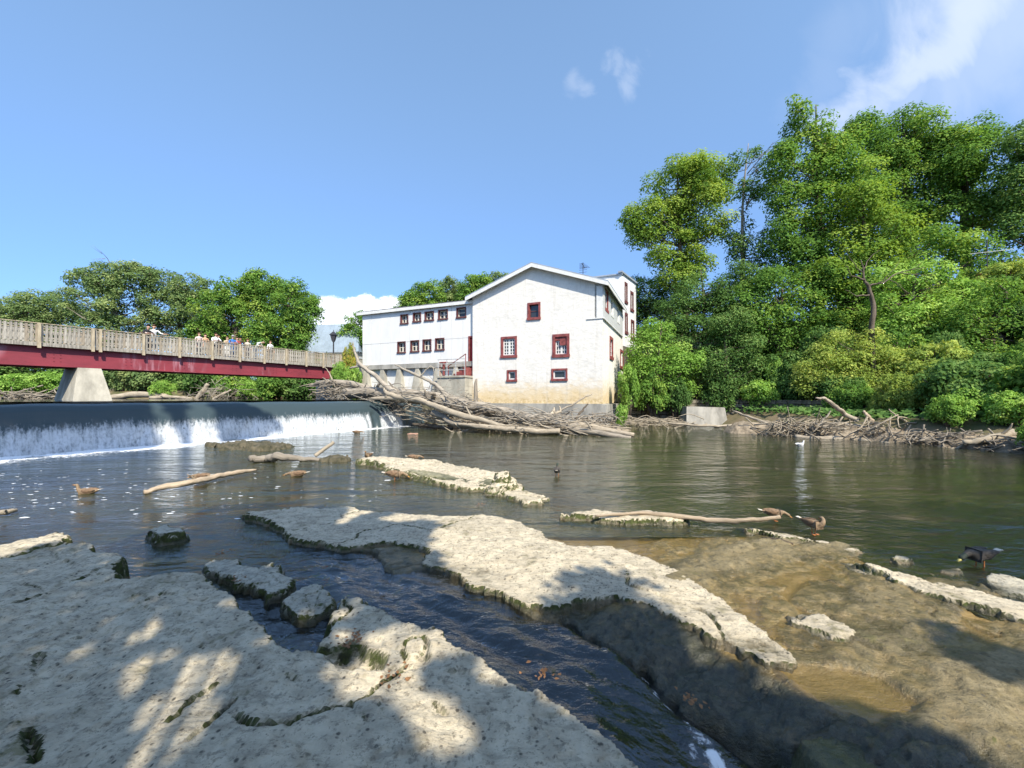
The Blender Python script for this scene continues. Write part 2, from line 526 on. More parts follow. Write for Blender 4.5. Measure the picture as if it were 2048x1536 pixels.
# white lime-washed rubble of the mill
def mill_white():
    m, t, p = base_mat('limewash')
    g = t.new('ShaderNodeNewGeometry'); pos = g.outputs['Position']
    sp = t.new('ShaderNodeSeparateXYZ'); t.l.new(pos, sp.inputs[0])
    n = t.noise(pos, 0.9, 6, 0.6); nf = t.noise(pos, 5, 6, 0.65)
    nb = t.noise(t.scale(pos, (1.0, 1.0, 1.7)), 1.9, 6, 0.62)
    c = t.mix(t.ss(nf, 0.35, 0.72), (0.75, 0.725, 0.68), (0.68, 0.655, 0.61))
    c = t.mix(t.ss(n, 0.52, 0.70, 0, 0.28), c, (0.52, 0.50, 0.455))
    # flood staining at the foot
    zz = t.math('ADD', sp.outputs['Z'], t.math('MULTIPLY', t.math('SUBTRACT', nb, 0.5), 2.2))
    st = t.ss(zz, 3.7, 2.0)
    c = t.mix(t.math('MULTIPLY', st, 0.75), c, (0.62, 0.46, 0.22))
    c = t.mix(t.math('MULTIPLY', t.ss(zz, 2.3, 1.6), t.ss(nf, 0.4, 0.6, 0.0, 0.7)), c, (0.42, 0.31, 0.15))
    # rain streaks
    stv = t.noise(t.scale(pos, (3.0, 3.0, 0.16)), 1.5, 5, 0.6)
    c = t.mix(t.ss(stv, 0.54, 0.72, 0, 0.34), c, (0.46, 0.42, 0.35))
    t.l.new(c, p.inputs['Base Color'])
    p.inputs['Roughness'].default_value = 0.9
    p.inputs['Specular IOR Level'].default_value = 0.15
    b1 = t.bump(nb, 0.5, 0.06)
    t.l.new(t.bump(nf, 0.35, 0.02, b1), p.inputs['Normal'])
    return m


LIME = mill_white()
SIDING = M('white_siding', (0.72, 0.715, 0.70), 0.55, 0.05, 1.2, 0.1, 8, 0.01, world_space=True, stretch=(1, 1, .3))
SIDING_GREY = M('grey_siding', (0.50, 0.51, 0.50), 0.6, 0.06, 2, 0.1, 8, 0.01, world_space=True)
MAROON = M('maroon_paint', (0.25, 0.065, 0.060), 0.6, 0.3, 4)
MAROON_DARK = M('dark_maroon_paint', (0.13, 0.045, 0.045), 0.6, 0.25, 4)
WHITE_PAINT = M('white_paint', (0.70, 0.70, 0.68), 0.5, 0.08, 4)
CREAM = M('cream_paint', (0.70, 0.66, 0.55), 0.6, 0.1, 4)
CONCRETE = M('concrete', (0.36, 0.345, 0.31), 0.9, 0.28, 1.3, 0.5, 9, 0.03, world_space=True, stretch=(1, 1, .45))
CONCRETE_PALE = M('pale_concrete', (0.42, 0.395, 0.33), 0.9, 0.22, 1.6, 0.5, 9, 0.03, world_space=True, stretch=(1, 1, .45))
ROOF_GREY = M('roof_metal', (0.35, 0.39, 0.44), 0.45, 0.12, 1.0, metal=0.2)
ROOF_DARK = M('shingle', (0.16, 0.16, 0.17), 0.85, 0.3, 8, 0.4, 20, 0.02)
GIRDER = None
WOOD_GREY = M('grey_timber', (0.35, 0.325, 0.28), 0.85, 0.35, 3.5, 0.5, 14, 0.01, stretch=(4, 4, 0.6))
POST_WOOD = M('post_timber', (0.45, 0.38, 0.27), 0.85, 0.3, 3.5, 0.5, 14, 0.01, stretch=(4, 4, 0.6))
IRON = M('dark_iron', (0.03, 0.03, 0.035), 0.5, 0.2)
BLUE_ROOF = M('blue_grey_sheet', (0.27, 0.335, 0.40), 0.55, 0.1, 0.8, metal=0.1)
GALV = M('galvanised_pipe', (0.62, 0.62, 0.60), 0.4, 0.1, metal=0.5)
EARTH = M('bank_earth', (0.15, 0.115, 0.07), 0.95, 0.4, 0.7, 0.6, 4, 0.08, world_space=True, col2=(0.055, 0.07, 0.022))
STONE_A = M('wall_stone', (0.21, 0.185, 0.145), 0.9, 0.35, 3, 0.6, 9, 0.03)
STONE_B = M('dark_wall_stone', (0.13, 0.115, 0.09), 0.9, 0.35, 3, 0.6, 9, 0.03)
RUST = M('rusty_iron', (0.20, 0.075, 0.04), 0.8, 0.3)


def girder_mat():
    m, t, p = base_mat('red_girder_paint')
    g = t.new('ShaderNodeNewGeometry'); pos = g.outputs['Position']
    n = t.noise(t.scale(pos, (0.6, 0.6, 2.0)), 1.1, 6, 0.66)
    v = t.noise(t.scale(pos, (2.0, 2.0, 0.25)), 1.5, 6, 0.6)
    nb = t.noise(pos, 0.23, 2, 0.5)
    c = t.mix(t.ss(n, 0.35, 0.7), (0.25, 0.034, 0.050), (0.18, 0.027, 0.040))
    c = t.mix(t.math('MULTIPLY', t.ss(v, 0.47, 0.66), t.ss(nb, 0.48, 0.62, 0.0, 0.6)), c, (0.46, 0.24, 0.29))
    t.l.new(c, p.inputs['Base Color'])
    p.inputs['Roughness'].default_value = 0.6
    t.l.new(t.bump(n, 0.2, 0.01), p.inputs['Normal'])
    return m


GIRDER = girder_mat()


def glass_mat():
    m, t, p = base_mat('window_glass')
    p.inputs['Base Color'].default_value = (0.035, 0.04, 0.045, 1)
    p.inputs['Roughness'].default_value = 0.08
    p.inputs['Specular IOR Level'].default_value = 0.6
    g = t.new('ShaderNodeNewGeometry')
    t.l.new(t.bump(t.noise(g.outputs['Position'], 2.0, 2, 0.5), 0.15, 0.02), p.inputs['Normal'])
    return m


GLASS = glass_mat()


def water_mat(name, tint, ripple, dist, s1, s2, stretch, rot, rough=0.03, fmax=1.0, still=1.0, ior=1.58, silt=(0.140, 0.150, 0.068), turbid=0.75, swell=2.4):
    m, t, p = base_mat(name)
    out = t.n['Material Output']
    g = t.new('ShaderNodeNewGeometry'); pos = g.outputs['Position']
    v = t.scale(pos, stretch, rot)
    h1 = t.noise(v, s1, 3, 0.55, 0.6)
    h2 = t.noise(v, s2, 4, 0.6, 0.4)
    calm = t.new('ShaderNodeAttribute'); calm.attribute_name = 'calm'
    h0 = t.noise(t.scale(pos, (0.38, 1.25, 1.0), 0.12), 0.8, 3, 0.55, 0.5)
    hh = t.math('ADD', t.math('MULTIPLY', h1, 0.8), t.math('MULTIPLY', h2, 0.35))
    hh = t.math('ADD', hh, t.math('MULTIPLY', h0, swell))
    hh = t.math('MULTIPLY', hh, t.math('SUBTRACT', 1.0, calm.outputs['Fac']))
    nrm = t.bump(hh, ripple, dist)
    fr = t.new('ShaderNodeFresnel'); fr.inputs['IOR'].default_value = ior
    t.l.new(nrm, fr.inputs['Normal'])
    gl = t.new('ShaderNodeBsdfGlossy'); gl.inputs['Roughness'].default_value = rough
    gl.inputs['Color'].default_value = (0.95, 0.97, 1.0, 1)
    t.l.new(nrm, gl.inputs['Normal'])
    tr = t.new('ShaderNodeBsdfTransparent')
    dp = t.new('ShaderNodeAttribute'); dp.attribute_name = 'depth'
    cc = t.new('ShaderNodeCombineColor')
    for q in range(3):
        t.l.new(t.math('POWER', tint[q], dp.outputs['Fac']), cc.inputs[q])
    t.l.new(cc.outputs[0], tr.inputs['Color'])
    # silt in the water scatters a little light
    si = t.new('ShaderNodeBsdfDiffuse')
    t.l.new(t.mix(t.ss(t.noise(pos, 0.35, 4, .6), .4, .65), silt, tuple(c * .62 for c in silt)), si.inputs['Color'])
    ms = t.new('ShaderNodeMixShader')
    t.l.new(t.math('MULTIPLY', dp.outputs['Fac'], turbid, clamp=True), ms.inputs[0])
    t.l.new(tr.outputs[0], ms.inputs[1]); t.l.new(si.outputs[0], ms.inputs[2])
    mx = t.new('ShaderNodeMixShader')
    t.l.new(t.math('MULTIPLY', fr.outputs[0], t.math('MULTIPLY_ADD', calm.outputs['Fac'], still - 1.0, 1.0)), mx.inputs[0])
    t.l.new(ms.outputs[0], mx.inputs[1]); t.l.new(gl.outputs[0], mx.inputs[2])
    # foam
    fo = t.new('ShaderNodeAttribute'); fo.attribute_name = 'foam'
    fn = t.noise(t.scale(pos, (1, 1, 1)), 9.0, 6, 0.7, 0.5)
    fm = t.math('MULTIPLY', fo.outputs['Fac'], 1.35)
    ff = t.ss(t.math('ADD', fm, t.math('MULTIPLY_ADD', fn, 1.6, -0.8)), 0.42, 0.70)
    wd = t.new('ShaderNodeBsdfDiffuse'); wd.inputs['Color'].default_value = (0.78, 0.80, 0.82, 1)
    m2 = t.new('ShaderNodeMixShader')
    t.l.new(ff, m2.inputs[0]); t.l.new(mx.outputs[0], m2.inputs[1]); t.l.new(wd.outputs[0], m2.inputs[2])
    t.l.new(m2.outputs[0], out.inputs['Surface'])
    t.n.remove(p)
    return m


WATER = water_mat('river_water', (0.14, 0.19, 0.09), 0.85, 0.062, 2.2, 9.0, (0.75, 1.25, 1.0), 0.45)
CHANNEL = water_mat('channel_water', (0.10, 0.15, 0.12), 0.9, 0.05, 3.0, 11.0, (0.75, 1.4, 1.0), 0.55, silt=(0.05, 0.06, 0.05), turbid=0.15, swell=1.0, ior=1.75, still=0.35)
POND = water_mat('pond_water', (0.9, 0.9, 0.9), 0.25, 0.03, 1.2, 5.0, (1, 1, 1), 0.0)

# ------------------------------------------------------------------ terrain
WD = np.array((9.8, 15.3)); WD /= np.linalg.norm(WD)      # along the weir, away from the camera
WN = np.array((WD[1], -WD[0]))                             # downstream
W0 = np.array((-17.9, 13.94))                              # foot of the weir at the picture's left edge


def wpt(t, back=0.0):
    q = W0 + WD * t - WN * back
    return float(q[0]), float(q[1])


LOWER = [wpt(-30), wpt(21.5), (-3.0, 33.2), (6.5, 28.2), (9.8, 31.5), (15.3, 31.3), (16.4, 27.5), (16.8, 23.5), (18.4, 18.2), (20.5, 14.0), (24, 9.5), (30, 3), (34, -30), (-20, -30)]
PONDP = [wpt(-34, -0.4), wpt(23, -0.4), (-9, 36), (-14.6, 37.6), (-17, 44), (-19, 52), (-34, 50), (-48, 47.5), (-62, 44), (-120, 36), (-120, -30)]


def terrain_h(x, y):
    x = np.asarray(x, float); y = np.asarray(y, float)
    dl = -sdf(LOWER, x, y); dp = -sdf(PONDP, x, y)
    n = fbm(x * 0.35, y * 0.35, oct=3, seed=3)
    right = sstep(3.5, 7.0, x)
    hr = 0.15 + 0.85 * sstep(0.2, 1.6, dl) + 0.9 * sstep(1.6, 8.0, dl) + 9.6 * sstep(7.0, 27.0, dl) + 0.35 * n * sstep(1, 5, dl)
    hl = 2.35 + 0.5 * sstep(0.3, 3, dp) + 2.2 * sstep(3, 30, dp) + 0.25 * n
    h = hr * right + hl * (1 - right)
    h = np.where(dl < 0, np.maximum(-0.62, -0.15 + dl * 0.5) + 0.06 * n, h)
    h = np.where((dp < 0) & (dl > 0), -0.5, h)
    near = y < 6                                     # the bank the photographer stands on
    hb = -0.62 + 1.6 * sstep(2.0, -4.0, y + 0.0 * x) * sstep(16, 8, np.abs(x + 2))
    h = np.where((dl < 0) & near, np.maximum(h, hb), h)
    return h


def grid(xs, ys):
    X, Y = np.meshgrid(xs, ys)
    nx, ny = len(xs), len(ys)
    i = np.arange(nx * ny).reshape(ny, nx)
    F = np.stack([i[:-1, :-1], i[:-1, 1:], i[1:, 1:], i[1:, :-1]], -1).reshape(-1, 4)
    return X.ravel(), Y.ravel(), F


def spread(lo, a, b, hi, step, n):
    return np.unique(np.concatenate([np.linspace(lo, a, n), np.arange(a, b, step), np.linspace(b, hi, n)]))


gx, gy, gf = grid(spread(-900, -70, 60, 900, 0.8, 14), spread(-200, -10, 75, 1500, 0.8, 14))
gz = terrain_h(gx, gy)
tag(link('ground', fast_mesh('ground', np.stack([gx, gy, gz], 1), gf, [EARTH], smooth=True)), 'earth banks and river valley floor', kind='structure')

# far riverbed under the shallow water
def bed_far(x, y):
    return -0.30 + 0.10 * fbm(x * 0.5 + 9, y * 0.8, oct=4, seed=21) - 0.012 * np.clip(y - 10, 0, 20) + 0.16 * sstep(1, 9, x)


gx, gy, gf = grid(np.arange(-22, 26, 0.3), np.arange(4.0, 34, 0.3))
keep = sdf(LOWER, gx, gy) > -0.6
gz = bed_far(gx, gy)
gf = gf[keep[gf].all(1)]
tag(link('riverbed', fast_mesh('riverbed', np.stack([gx, gy, gz], 1), gf, [BED], smooth=True)), 'shallow brown river bed', kind='structure')

# near riverbed with the wet rock shelf on the right
px_poly = lambda pts, z=0.0: [U(a, b, z)[:2] for a, b in pts]
SHELF = px_poly([(1040, 1030), (1180, 1012), (1330, 1018), (1420, 1040), (1600, 1078), (1700, 1095), (1820, 1135), (1900, 1160), (2048, 1185), (2300, 1245), (2700, 1330), (2900, 1536),
                 (2600, 1900), (1900, 1700), (1700, 1536), (1600, 1490), (1530, 1440), (1440, 1400), (1370, 1370), (1320, 1335), (1250, 1285), (1180, 1250), (1150, 1222), (1030, 1228), (990, 1195), (900, 1172), (815, 1142), (760, 1125), (690, 1098), (640, 1088), (640, 1070), (830, 1050)])
CHUTE = px_poly([(1080, 1290), (1180, 1262), (1290, 1290), (1400, 1330), (1500, 1385), (1600, 1440), (1720, 1536), (1850, 1700), (1290, 1700), (1260, 1480), (1120, 1400)])
POOL = px_poly([(1545, 1330), (1700, 1335), (1760, 1360), (1800, 1385), (1850, 1412), (1800, 1425), (1740, 1438), (1640, 1400)])
POOL2 = px_poly([(1085, 1050), (1140, 1040), (1240, 1046), (1345, 1052), (1340, 1066), (1300, 1084), (1250, 1090), (1180, 1086), (1110, 1076)])


def drop_of(x, y):
    s_ = 0.83 * x - 0.56 * y
    return 0.26 * sstep(-1.25, 0.25, s_) * sstep(-0.12, 0.10, sdf(CHUTE, x, y))


def bed_near(x, y):
    sd_ = sdf(SHELF, x, y)
    jit = 0.16 * fbm(x * 2.1, y * 2.1, oct=4, seed=5) + 0.05 * fbm(x * 9, y * 9, oct=2, seed=6)
    c, s = math.cos(-0.5), math.sin(-0.5)
    u, v = c * x - s * y, s * x + c * y
    rel = 0.040 * fbm(u * 0.55, v * 1.6, oct=3, seed=8) + 0.011 * fbm(u * 3, v * 7, oct=4, seed=9)
    top = 0.010 + 1.15 * rel
    # bedding steps: thin sheets breaking off
    lay = fbm(u * 0.35 + 3, v * 0.9, oct=3, seed=31)
    lay = lay + 0.13 * fbm(x * 5, y * 5, oct=3, seed=33, gain=.7)
    l4 = lay * 4.2
    top = top + 0.015 * (np.floor(l4) + sstep(0.9, 1.0, l4 - np.floor(l4))) - 0.013
    cr = np.abs(vnoise(u * .8 + .2 * vnoise(x * 4, y * 4, seed=36), v * .5, seed=34))
    top = top - 0.03 * sstep(0.02, 0.0, cr) + 0.006 * fbm(x * 16, y * 16, oct=3, seed=35, gain=.7)
    pl = sdf(POOL, x, y) + 0.03 * fbm(x * 6, y * 6, oct=2, seed=12)
    kp = sstep(-0.05, 0.05, pl)
    top = np.where(pl > -0.2, np.maximum(top, 0.016), top) * (1 - kp) - 0.03 * kp
    p2 = sdf(POOL2, x, y)
    top = top * (1 - sstep(-0.05, 0.12, p2)) + (-0.07) * sstep(-0.05, 0.12, p2)
    # broken ledges stepping down to the chute
    js = 0.13 * fbm(u * 1.6, v * 4.2, oct=4, seed=44, gain=.65)
    msk = sstep(0.1, 0.7, x) * sstep(4.6, 3.6, y) * (1 - sstep(-0.12, 0.02, sdf(POOL, x, y)))
    top = top - msk * (0.022 * (1 - sstep(.12, .14, sd_ + js)) + 0.030 * (1 - sstep(.27, .29, sd_ + 1.2 * js)) + 0.028 * (1 - sstep(.45, .47, sd_ + 1.4 * js)) + 0.015 * (1 - sstep(.68, .70, sd_ + 1.6 * js)) + 0.02 * np.abs(fbm(u * 2.5, v * 9, oct=4, seed=47, gain=.65)) * (sd_ < .75))
    deep = -0.34 + 0.07 * fbm(x * 1.3, y * 1.3, oct=3, seed=14)
    k = sd_ + jit
    stairs = 0.45 * sstep(-0.03, 0.05, k) + 0.30 * sstep(-0.22, -0.14, k + 0.06 * fbm(x * 5, y * 5, oct=2, seed=40)) + 0.25 * sstep(-0.5, -0.36, k)
    h = deep + (top - deep) * stairs
    return h - drop_of(x, y) * (1 - sstep(-0.05, 0.1, sd_))


gx, gy, gf = grid(np.arange(-6, 8.6, 0.025), np.arange(1.6, 8.8, 0.025))
gz = bed_near(gx, gy)
edge = np.minimum.reduce([gx + 6, 8.575 - gx, 8.775 - gy])
gz = np.where(edge < 0.6, gz - 0.5 * (1 - edge / 0.6) ** 2 * np.where(gz > -0.1, 1.0, 1.0), gz)
sd_ = sdf(SHELF, gx, gy)
algae = sstep(0.1, 0.6, gx) * sstep(4.7, 3.7, gy) * sstep(0.95, 0.5, sd_ + 0.25 * fbm(gx * 2, gy * 2, oct=3, seed=71)) * (1 - sstep(-0.10, 0.0, sdf(POOL, gx, gy)))
algae = np.maximum(algae, 0.55 * sstep(0.5, 0.1, sd_))
silt_ = sstep(0.008, -0.010, gz) * sstep(0.15, 0.4, sd_) * (1 - algae)
tag(link('rock_shelf', fast_mesh('rock_shelf', np.stack([gx, gy, gz], 1), gf, [BED], {'algae': algae, 'silt': silt_}, smooth=True)), 'wet brown bedrock shelf and channel floor', kind='structure')

# ------------------------------------------------------------------ water
gx, gy, gf = grid(np.arange(-26, 30, 0.25), np.arange(-0.5, 34.0, 0.25))
inside = sdf([wpt(-30, 0.3), wpt(22, 0.3), (-2, 34.5), (7, 29.5), (10, 32.5), (16.5, 32.5), (18.4, 27.5), (18.8, 23.5), (20.4, 18.2), (22.5, 14.0), (26, 9.5), (32, 3), (36, -3), (-30, -3)], gx, gy) > -0.4
hole = (gx > -3.01) & (gx < 4.51) & (gy > 1.49) & (gy < 6.01)
gf = gf[inside[gf].all(1)]
fm = hole[gf].all(1)
gf = gf[~fm]
P = np.stack([gx, gy], 1) - W0
dist_w = P @ WN; along_w = P @ WD
foam = np.clip(1.05 - dist_w / np.clip(3.3 - 0.09 * along_w, .8, 4), 0, 1) * (along_w < 18.6) * (dist_w > -1) * (0.72 + 0.35 * vnoise(gx * .8, gy * .8, seed=77) + 0.25 * vnoise(gx * 2.2, gy * 2.2, seed=78))
foam = np.maximum(foam, 0.26 * sstep(7, 1.5, dist_w) * (along_w < 15) * (dist_w > 0))
calm = np.zeros_like(gx)
calm = np.maximum(calm, 0.55 * sstep(4, 10, gx - 0.35 * gy) )
tag(link('water', fast_mesh('water', np.stack([gx, gy, np.zeros_like(gx)], 1), gf, [WATER], {'foam': foam, 'calm': calm, 'depth': np.clip(-bed_far(gx, gy), .05, 2)}, smooth=True)), 'rippling shallow river water', kind='structure')
# near sheet with the little chute
gx, gy, gf = grid(np.arange(-3.0, 4.501, 0.03), np.arange(1.5, 6.001, 0.03))
sd_sh = sdf(SHELF, gx, gy)
amp = sstep(0.1, -0.25, sd_sh) * sstep(1.5, 2.5, gy) * sstep(6.0, 5.2, gy) * sstep(-3, -2.2, gx) * sstep(4.5, 3.8, gx)
c_, s_ = math.cos(0.55), math.sin(0.55)
uu, vv = c_ * gx - s_ * gy, s_ * gx + c_ * gy
gz = amp * (0.026 * fbm(uu * 1.6, vv * 4.0, oct=3, seed=50) + 0.013 * fbm(uu * 5, vv * 11, oct=3, seed=51)) - drop_of(gx, gy)
gz = gz - 0.13 * sstep(0.0, 0.5, gx) * sstep(4.7, 3.9, gy) * (1 - sstep(-0.16, -0.04, sdf(POOL, gx, gy))) * sstep(-0.22, 0.02, sd_sh) * sstep(1.05, 0.8, sd_sh)
x1, y1, _ = U(1500, 1470, -.1); x2, y2, _ = U(1530, 1540, -.2); x3, y3, _ = U(1470, 1420, -.05)
foam = np.zeros_like(gx)
for (fx_, fy_, r_, a_) in [(*U(q_, r_, -.2)[:2], k_, f_) for q_, r_, k_, f_ in ((1262, 1366, .05, .34), (1285, 1388, .06, .38), (1312, 1412, .06, .40), (1340, 1438, .07, .42), (1372, 1466, .08, .44), (1402, 1494, .09, .46), (1432, 1522, .10, .48), (1470, 1560, .13, .55), (1395, 1520, .09, .38), (1180, 1310, .06, .3), (1225, 1340, .05, .32))]:
    foam = np.maximum(foam, a_ * np.exp(-((gx - fx_) ** 2 + (gy - fy_) ** 2) / r_ ** 2))
calm = 0.9 * sstep(-0.02, 0.2, sd_sh)
tag(link('water', fast_mesh('water', np.stack([gx, gy, gz], 1), gf, [CHANNEL], {'foam': foam, 'calm': calm, 'depth': np.clip((gz - bed_near(gx, gy)) * (0.45 + 2.4 * sstep(0.0, -0.25, sd_sh)), .0, 2.5)}, smooth=True)), 'fast shallow channel between the rock ledges', kind='structure')
# mill pond above the weir
pg = [wpt(-34, 1.35), wpt(22.5, 1.35), (-9, 36.2), (-14.4, 38.6), (-16, 45), (-17, 60), (-40, 60), (-140, 50), (-140, -30)]
me = bpy.data.meshes.new('water'); me.from_pydata([(a, b, 1.93) for a, b in pg], [], [tuple(range(len(pg)))]); me.materials.append(POND)
tag(link('water', me), 'still mill pond above the weir', kind='structure')

# ------------------------------------------------------------------ weir
WL = Plane(W0, WD, WN)
prof = [(3.2, 1.2), (1.75, 1.80), (1.35, 1.85), (1.08, 1.83), (0.84, 1.74), (0.62, 1.56), (0.45, 1.30), (0.32, 0.98), (0.22, 0.66), (0.12, 0.32), (0.04, 0.0), (0.0, -0.3), (0.0, -0.7), (3.2, -0.7)]
weir = thing('weir', 'long low concrete weir with river water pouring over its rounded crest', 'weir', (*wpt(0), 0))
mb = MB()
mb.prism([WL.p(-30, -b - 0.08, z - 0.06) for b, z in prof], np.array((*(WD * 53.0), 0)))
at_root(mb.build('weir_body', M('wet_weir_concrete', (0.10, 0.095, 0.06), 0.4, 0.5, 2, 0.6, 8, 0.04, world_space=True, stretch=(1, 1, .4))), weir)


def fall_mat():
    m, t, p = base_mat('falling_water')
    out = t.n['Material Output']
    g = t.new('ShaderNodeNewGeometry'); pos = g.outputs['Position']
    al = t.new('ShaderNodeAttribute'); al.attribute_name = 'along'
    dn = t.new('ShaderNodeAttribute'); dn.attribute_name = 'down'
    fl = t.new('ShaderNodeAttribute'); fl.attribute_name = 'flow'
    cmb = t.new('ShaderNodeCombineXYZ'); t.l.new(al.outputs['Fac'], cmb.inputs[0]); t.l.new(dn.outputs['Fac'], cmb.inputs[1])
    v = cmb.outputs[0]
    streak = t.noise(t.scale(v, (7.5, 1.3, 1)), 1.0, 6, 0.68, 0.3)
    fine = t.noise(t.scale(v, (13.0, 7.0, 1)), 1.0, 6, 0.74, 0.5)
    big = t.noise(t.scale(v, (0.5, 0.25, 1)), 1.0, 3, 0.5)
    wet, = (t.new('ShaderNodeBsdfPrincipled'),)
    wet.inputs['Base Color'].default_value = (0.042, 0.062, 0.070, 1)
    wet.inputs['Roughness'].default_value = 0.24
    wet.inputs['IOR'].default_value = 1.33
    t.l.new(t.bump(streak, 0.35, 0.03), wet.inputs['Normal'])
    white = t.new('ShaderNodeBsdfDiffuse'); white.inputs['Color'].default_value = (0.56, 0.585, 0.61, 1)
    # where the sheet breaks up into white water
    k = t.ss(t.math('ADD', dn.outputs['Fac'], t.math('MULTIPLY_ADD', big, 0.5, -0.25)), 0.38, 1.25)
    holes = t.math('ADD', t.math('MULTIPLY', fine, 0.5), t.math('MULTIPLY', streak, 0.5))
    holes = t.math('MULTIPLY_ADD', holes, 2.6, -0.8)
    wf = t.ss(t.math('ADD', t.math('MULTIPLY_ADD', k, 0.92, -0.70), holes), 0.12, 0.92)
    wf = t.math('MULTIPLY', wf, fl.outputs['Fac'])
    mx = t.new('ShaderNodeMixShader')
    t.l.new(wf, mx.inputs[0]); t.l.new(wet.outputs[0], mx.inputs[1]); t.l.new(white.outputs[0], mx.inputs[2])
    t.l.new(mx.outputs[0], out.inputs['Surface'])
    t.n.remove(p)
    return m


pr = np.array(prof[1:12])
seg = np.concatenate([[0], np.cumsum(np.linalg.norm(np.diff(pr, axis=0), axis=1))])
uq = np.linspace(0, seg[-1], 46)
bq = np.interp(uq, seg, pr[:, 0]); zq = np.interp(uq, seg, pr[:, 1])
aq = np.arange(-30, 20.6, 0.09)
A_, Uq = np.meshgrid(aq, np.arange(46)); A_ = A_.ravel(); Ui = Uq.ravel()
B_ = bq[Ui]; Z_ = zq[Ui]; down = 1.86 - Z_
kk = sstep(0.5, 1.0, down)
bul = kk * (0.09 * fbm(A_ * 2.2, down * 1.0, oct=4, seed=60) + 0.03 * fbm(A_ * 8, down * 3, oct=2, seed=61))
Z2 = Z_ + 0.02 * fbm(A_ * 0.8, down * 1.2, oct=3, seed=62) * (1 - kk)
Bw = B_ - bul - 0.02
pts = W0 + np.outer(A_, WD) - np.outer(Bw, WN)
i = np.arange(46 * len(aq)).reshape(46, len(aq))
ff = np.stack([i[:-1, :-1], i[:-1, 1:], i[1:, 1:], i[1:, :-1]], -1).reshape(-1, 4)
s_px = lambda px: WL.s_of(px)
fl_ = np.ones_like(A_)
wob = 0.12 * vnoise(A_ * 3, down * 1.2, seed=63)
for (p0, p1, st_) in [(733, 738, .7), (746, 764, 1.0), (805, 900, 1.0)]:
    a0, a1 = s_px(p0), s_px(p1)
    m_ = sstep(a0 - 0.12, a0 + 0.1, A_ + wob) * sstep(a1 + 0.12, a1 - 0.1, A_ + wob)
    fl_ *= 1 - st_ * m_
tag(link('waterfall', fast_mesh('waterfall', np.concatenate([pts, Z2[:, None]], 1), ff, [fall_mat()], {'along': A_, 'down': down, 'flow': fl_}, smooth=True)), 'sheet of water breaking white over the weir', kind='structure')

# ------------------------------------------------------------------ footbridge
BR = Plane((-28.2, 22.0), (10.2, 17.6), (17.6, -10.2))
b0, b1 = -15.0, 23.5
DECK = 5.26
bridge = thing('footbridge', 'red steel girder footbridge with grey slatted timber railing above the weir', 'footbridge', BR.p(0, 0, 3.9))


def bpart(mb, name, mat, parent=None, root=bridge):
    o = mb.build(name, mat)
    if parent is None:
        return at_root(o, root)
    at_root(o, root)          # same world transform as the part itself
    o.parent = parent; o.matrix_parent_inverse = parent.matrix_parent_inverse.copy() if False else Matrix()
    return o


for wd in (0.0, -2.3):
    mb = MB()
    BR.box(mb, b0, b1, wd - 0.03, wd, 3.98, 5.16)
    BR.box(mb, b0, b1, wd - 0.16, wd + 0.10, 3.92, 3.977)
    BR.box(mb, b0, b1, wd - 0.16, wd + 0.05, 5.163, 5.20)
    bpart(mb, 'girder', GIRDER)
mb = MB()
for t in np.arange(b0 + 1, b1, 3.2):
    for dz in (4.25, 4.45, 4.65, 4.85):
        for da in (0, 0.28):
            q = BR.p(t + da, 0.0, dz); q2 = BR.p(t + da, 0.025, dz)
            mb.bar(q, q2, 0.028, 6)
o = bpart(mb, 'bolts', GIRDER); o['kind'] = 'stuff'
mb = MB(); k = 0
for t in np.arange(b0, b1, 0.2):
    BR.box(mb, t, t + 0.19, -2.42, 0.25, DECK - 0.055, DECK - 0.004 * (k % 2)); k += 1
o = bpart(mb, 'deck_boards', WOOD_GREY); o['kind'] = 'stuff'
mb = MB(); BR.box(mb, b0, b1, 0.255, 0.30, DECK - 0.20, DECK + 0.02); bpart(mb, 'edge_board', WOOD_GREY)
post_px = [75, 182, 197, 283, 355, 420, 475, 524, 568, 608, 642]
posts = [BR.s_of(p) for p in post_px] + [BR.s_of(75) - 2.35, BR.s_of(75) - 4.7, BR.s_of(75) - 7.0, BR.s_of(642) + 1.9]
pm = MB(); pm.box(-0.07, 0.07, -0.055, 0.055, -0.32, 1.13); pme = pm.mesh('post', POST_WOOD)
rotb = math.atan2(BR.d[1], BR.d[0])
for s_ in sorted(posts):
    for wd in (0.36, -2.5):
        o = link('post', pme); o.location = BR.p(s_, wd, DECK); o.rotation_euler = (0, 0, rotb)
        at = bridge; o.parent = at; o.matrix_parent_inverse = Matrix.Translation(-Vector(at.location))
pk = MB(); pk.box(-0.055, 0.055, -0.012, 0.012, 0.05, 1.08); pkm = pk.mesh('picket', WOOD_GREY)
pk = MB(); pk.box(-0.052, 0.052, -0.012, 0.012, 0.06, 1.065); pkm2 = pk.mesh('picket', M('silver_timber', (0.44, 0.41, 0.355), 0.85, 0.3, 3.5, 0.4, 14, 0.01, stretch=(4, 4, 0.6)))
pk = MB(); pk.box(-0.056, 0.056, -0.012, 0.012, 0.045, 1.09); pkm3 = pk.mesh('picket', M('brown_timber', (0.33, 0.28, 0.215), 0.85, 0.35, 3.5, 0.4, 14, 0.01, stretch=(4, 4, 0.6)))
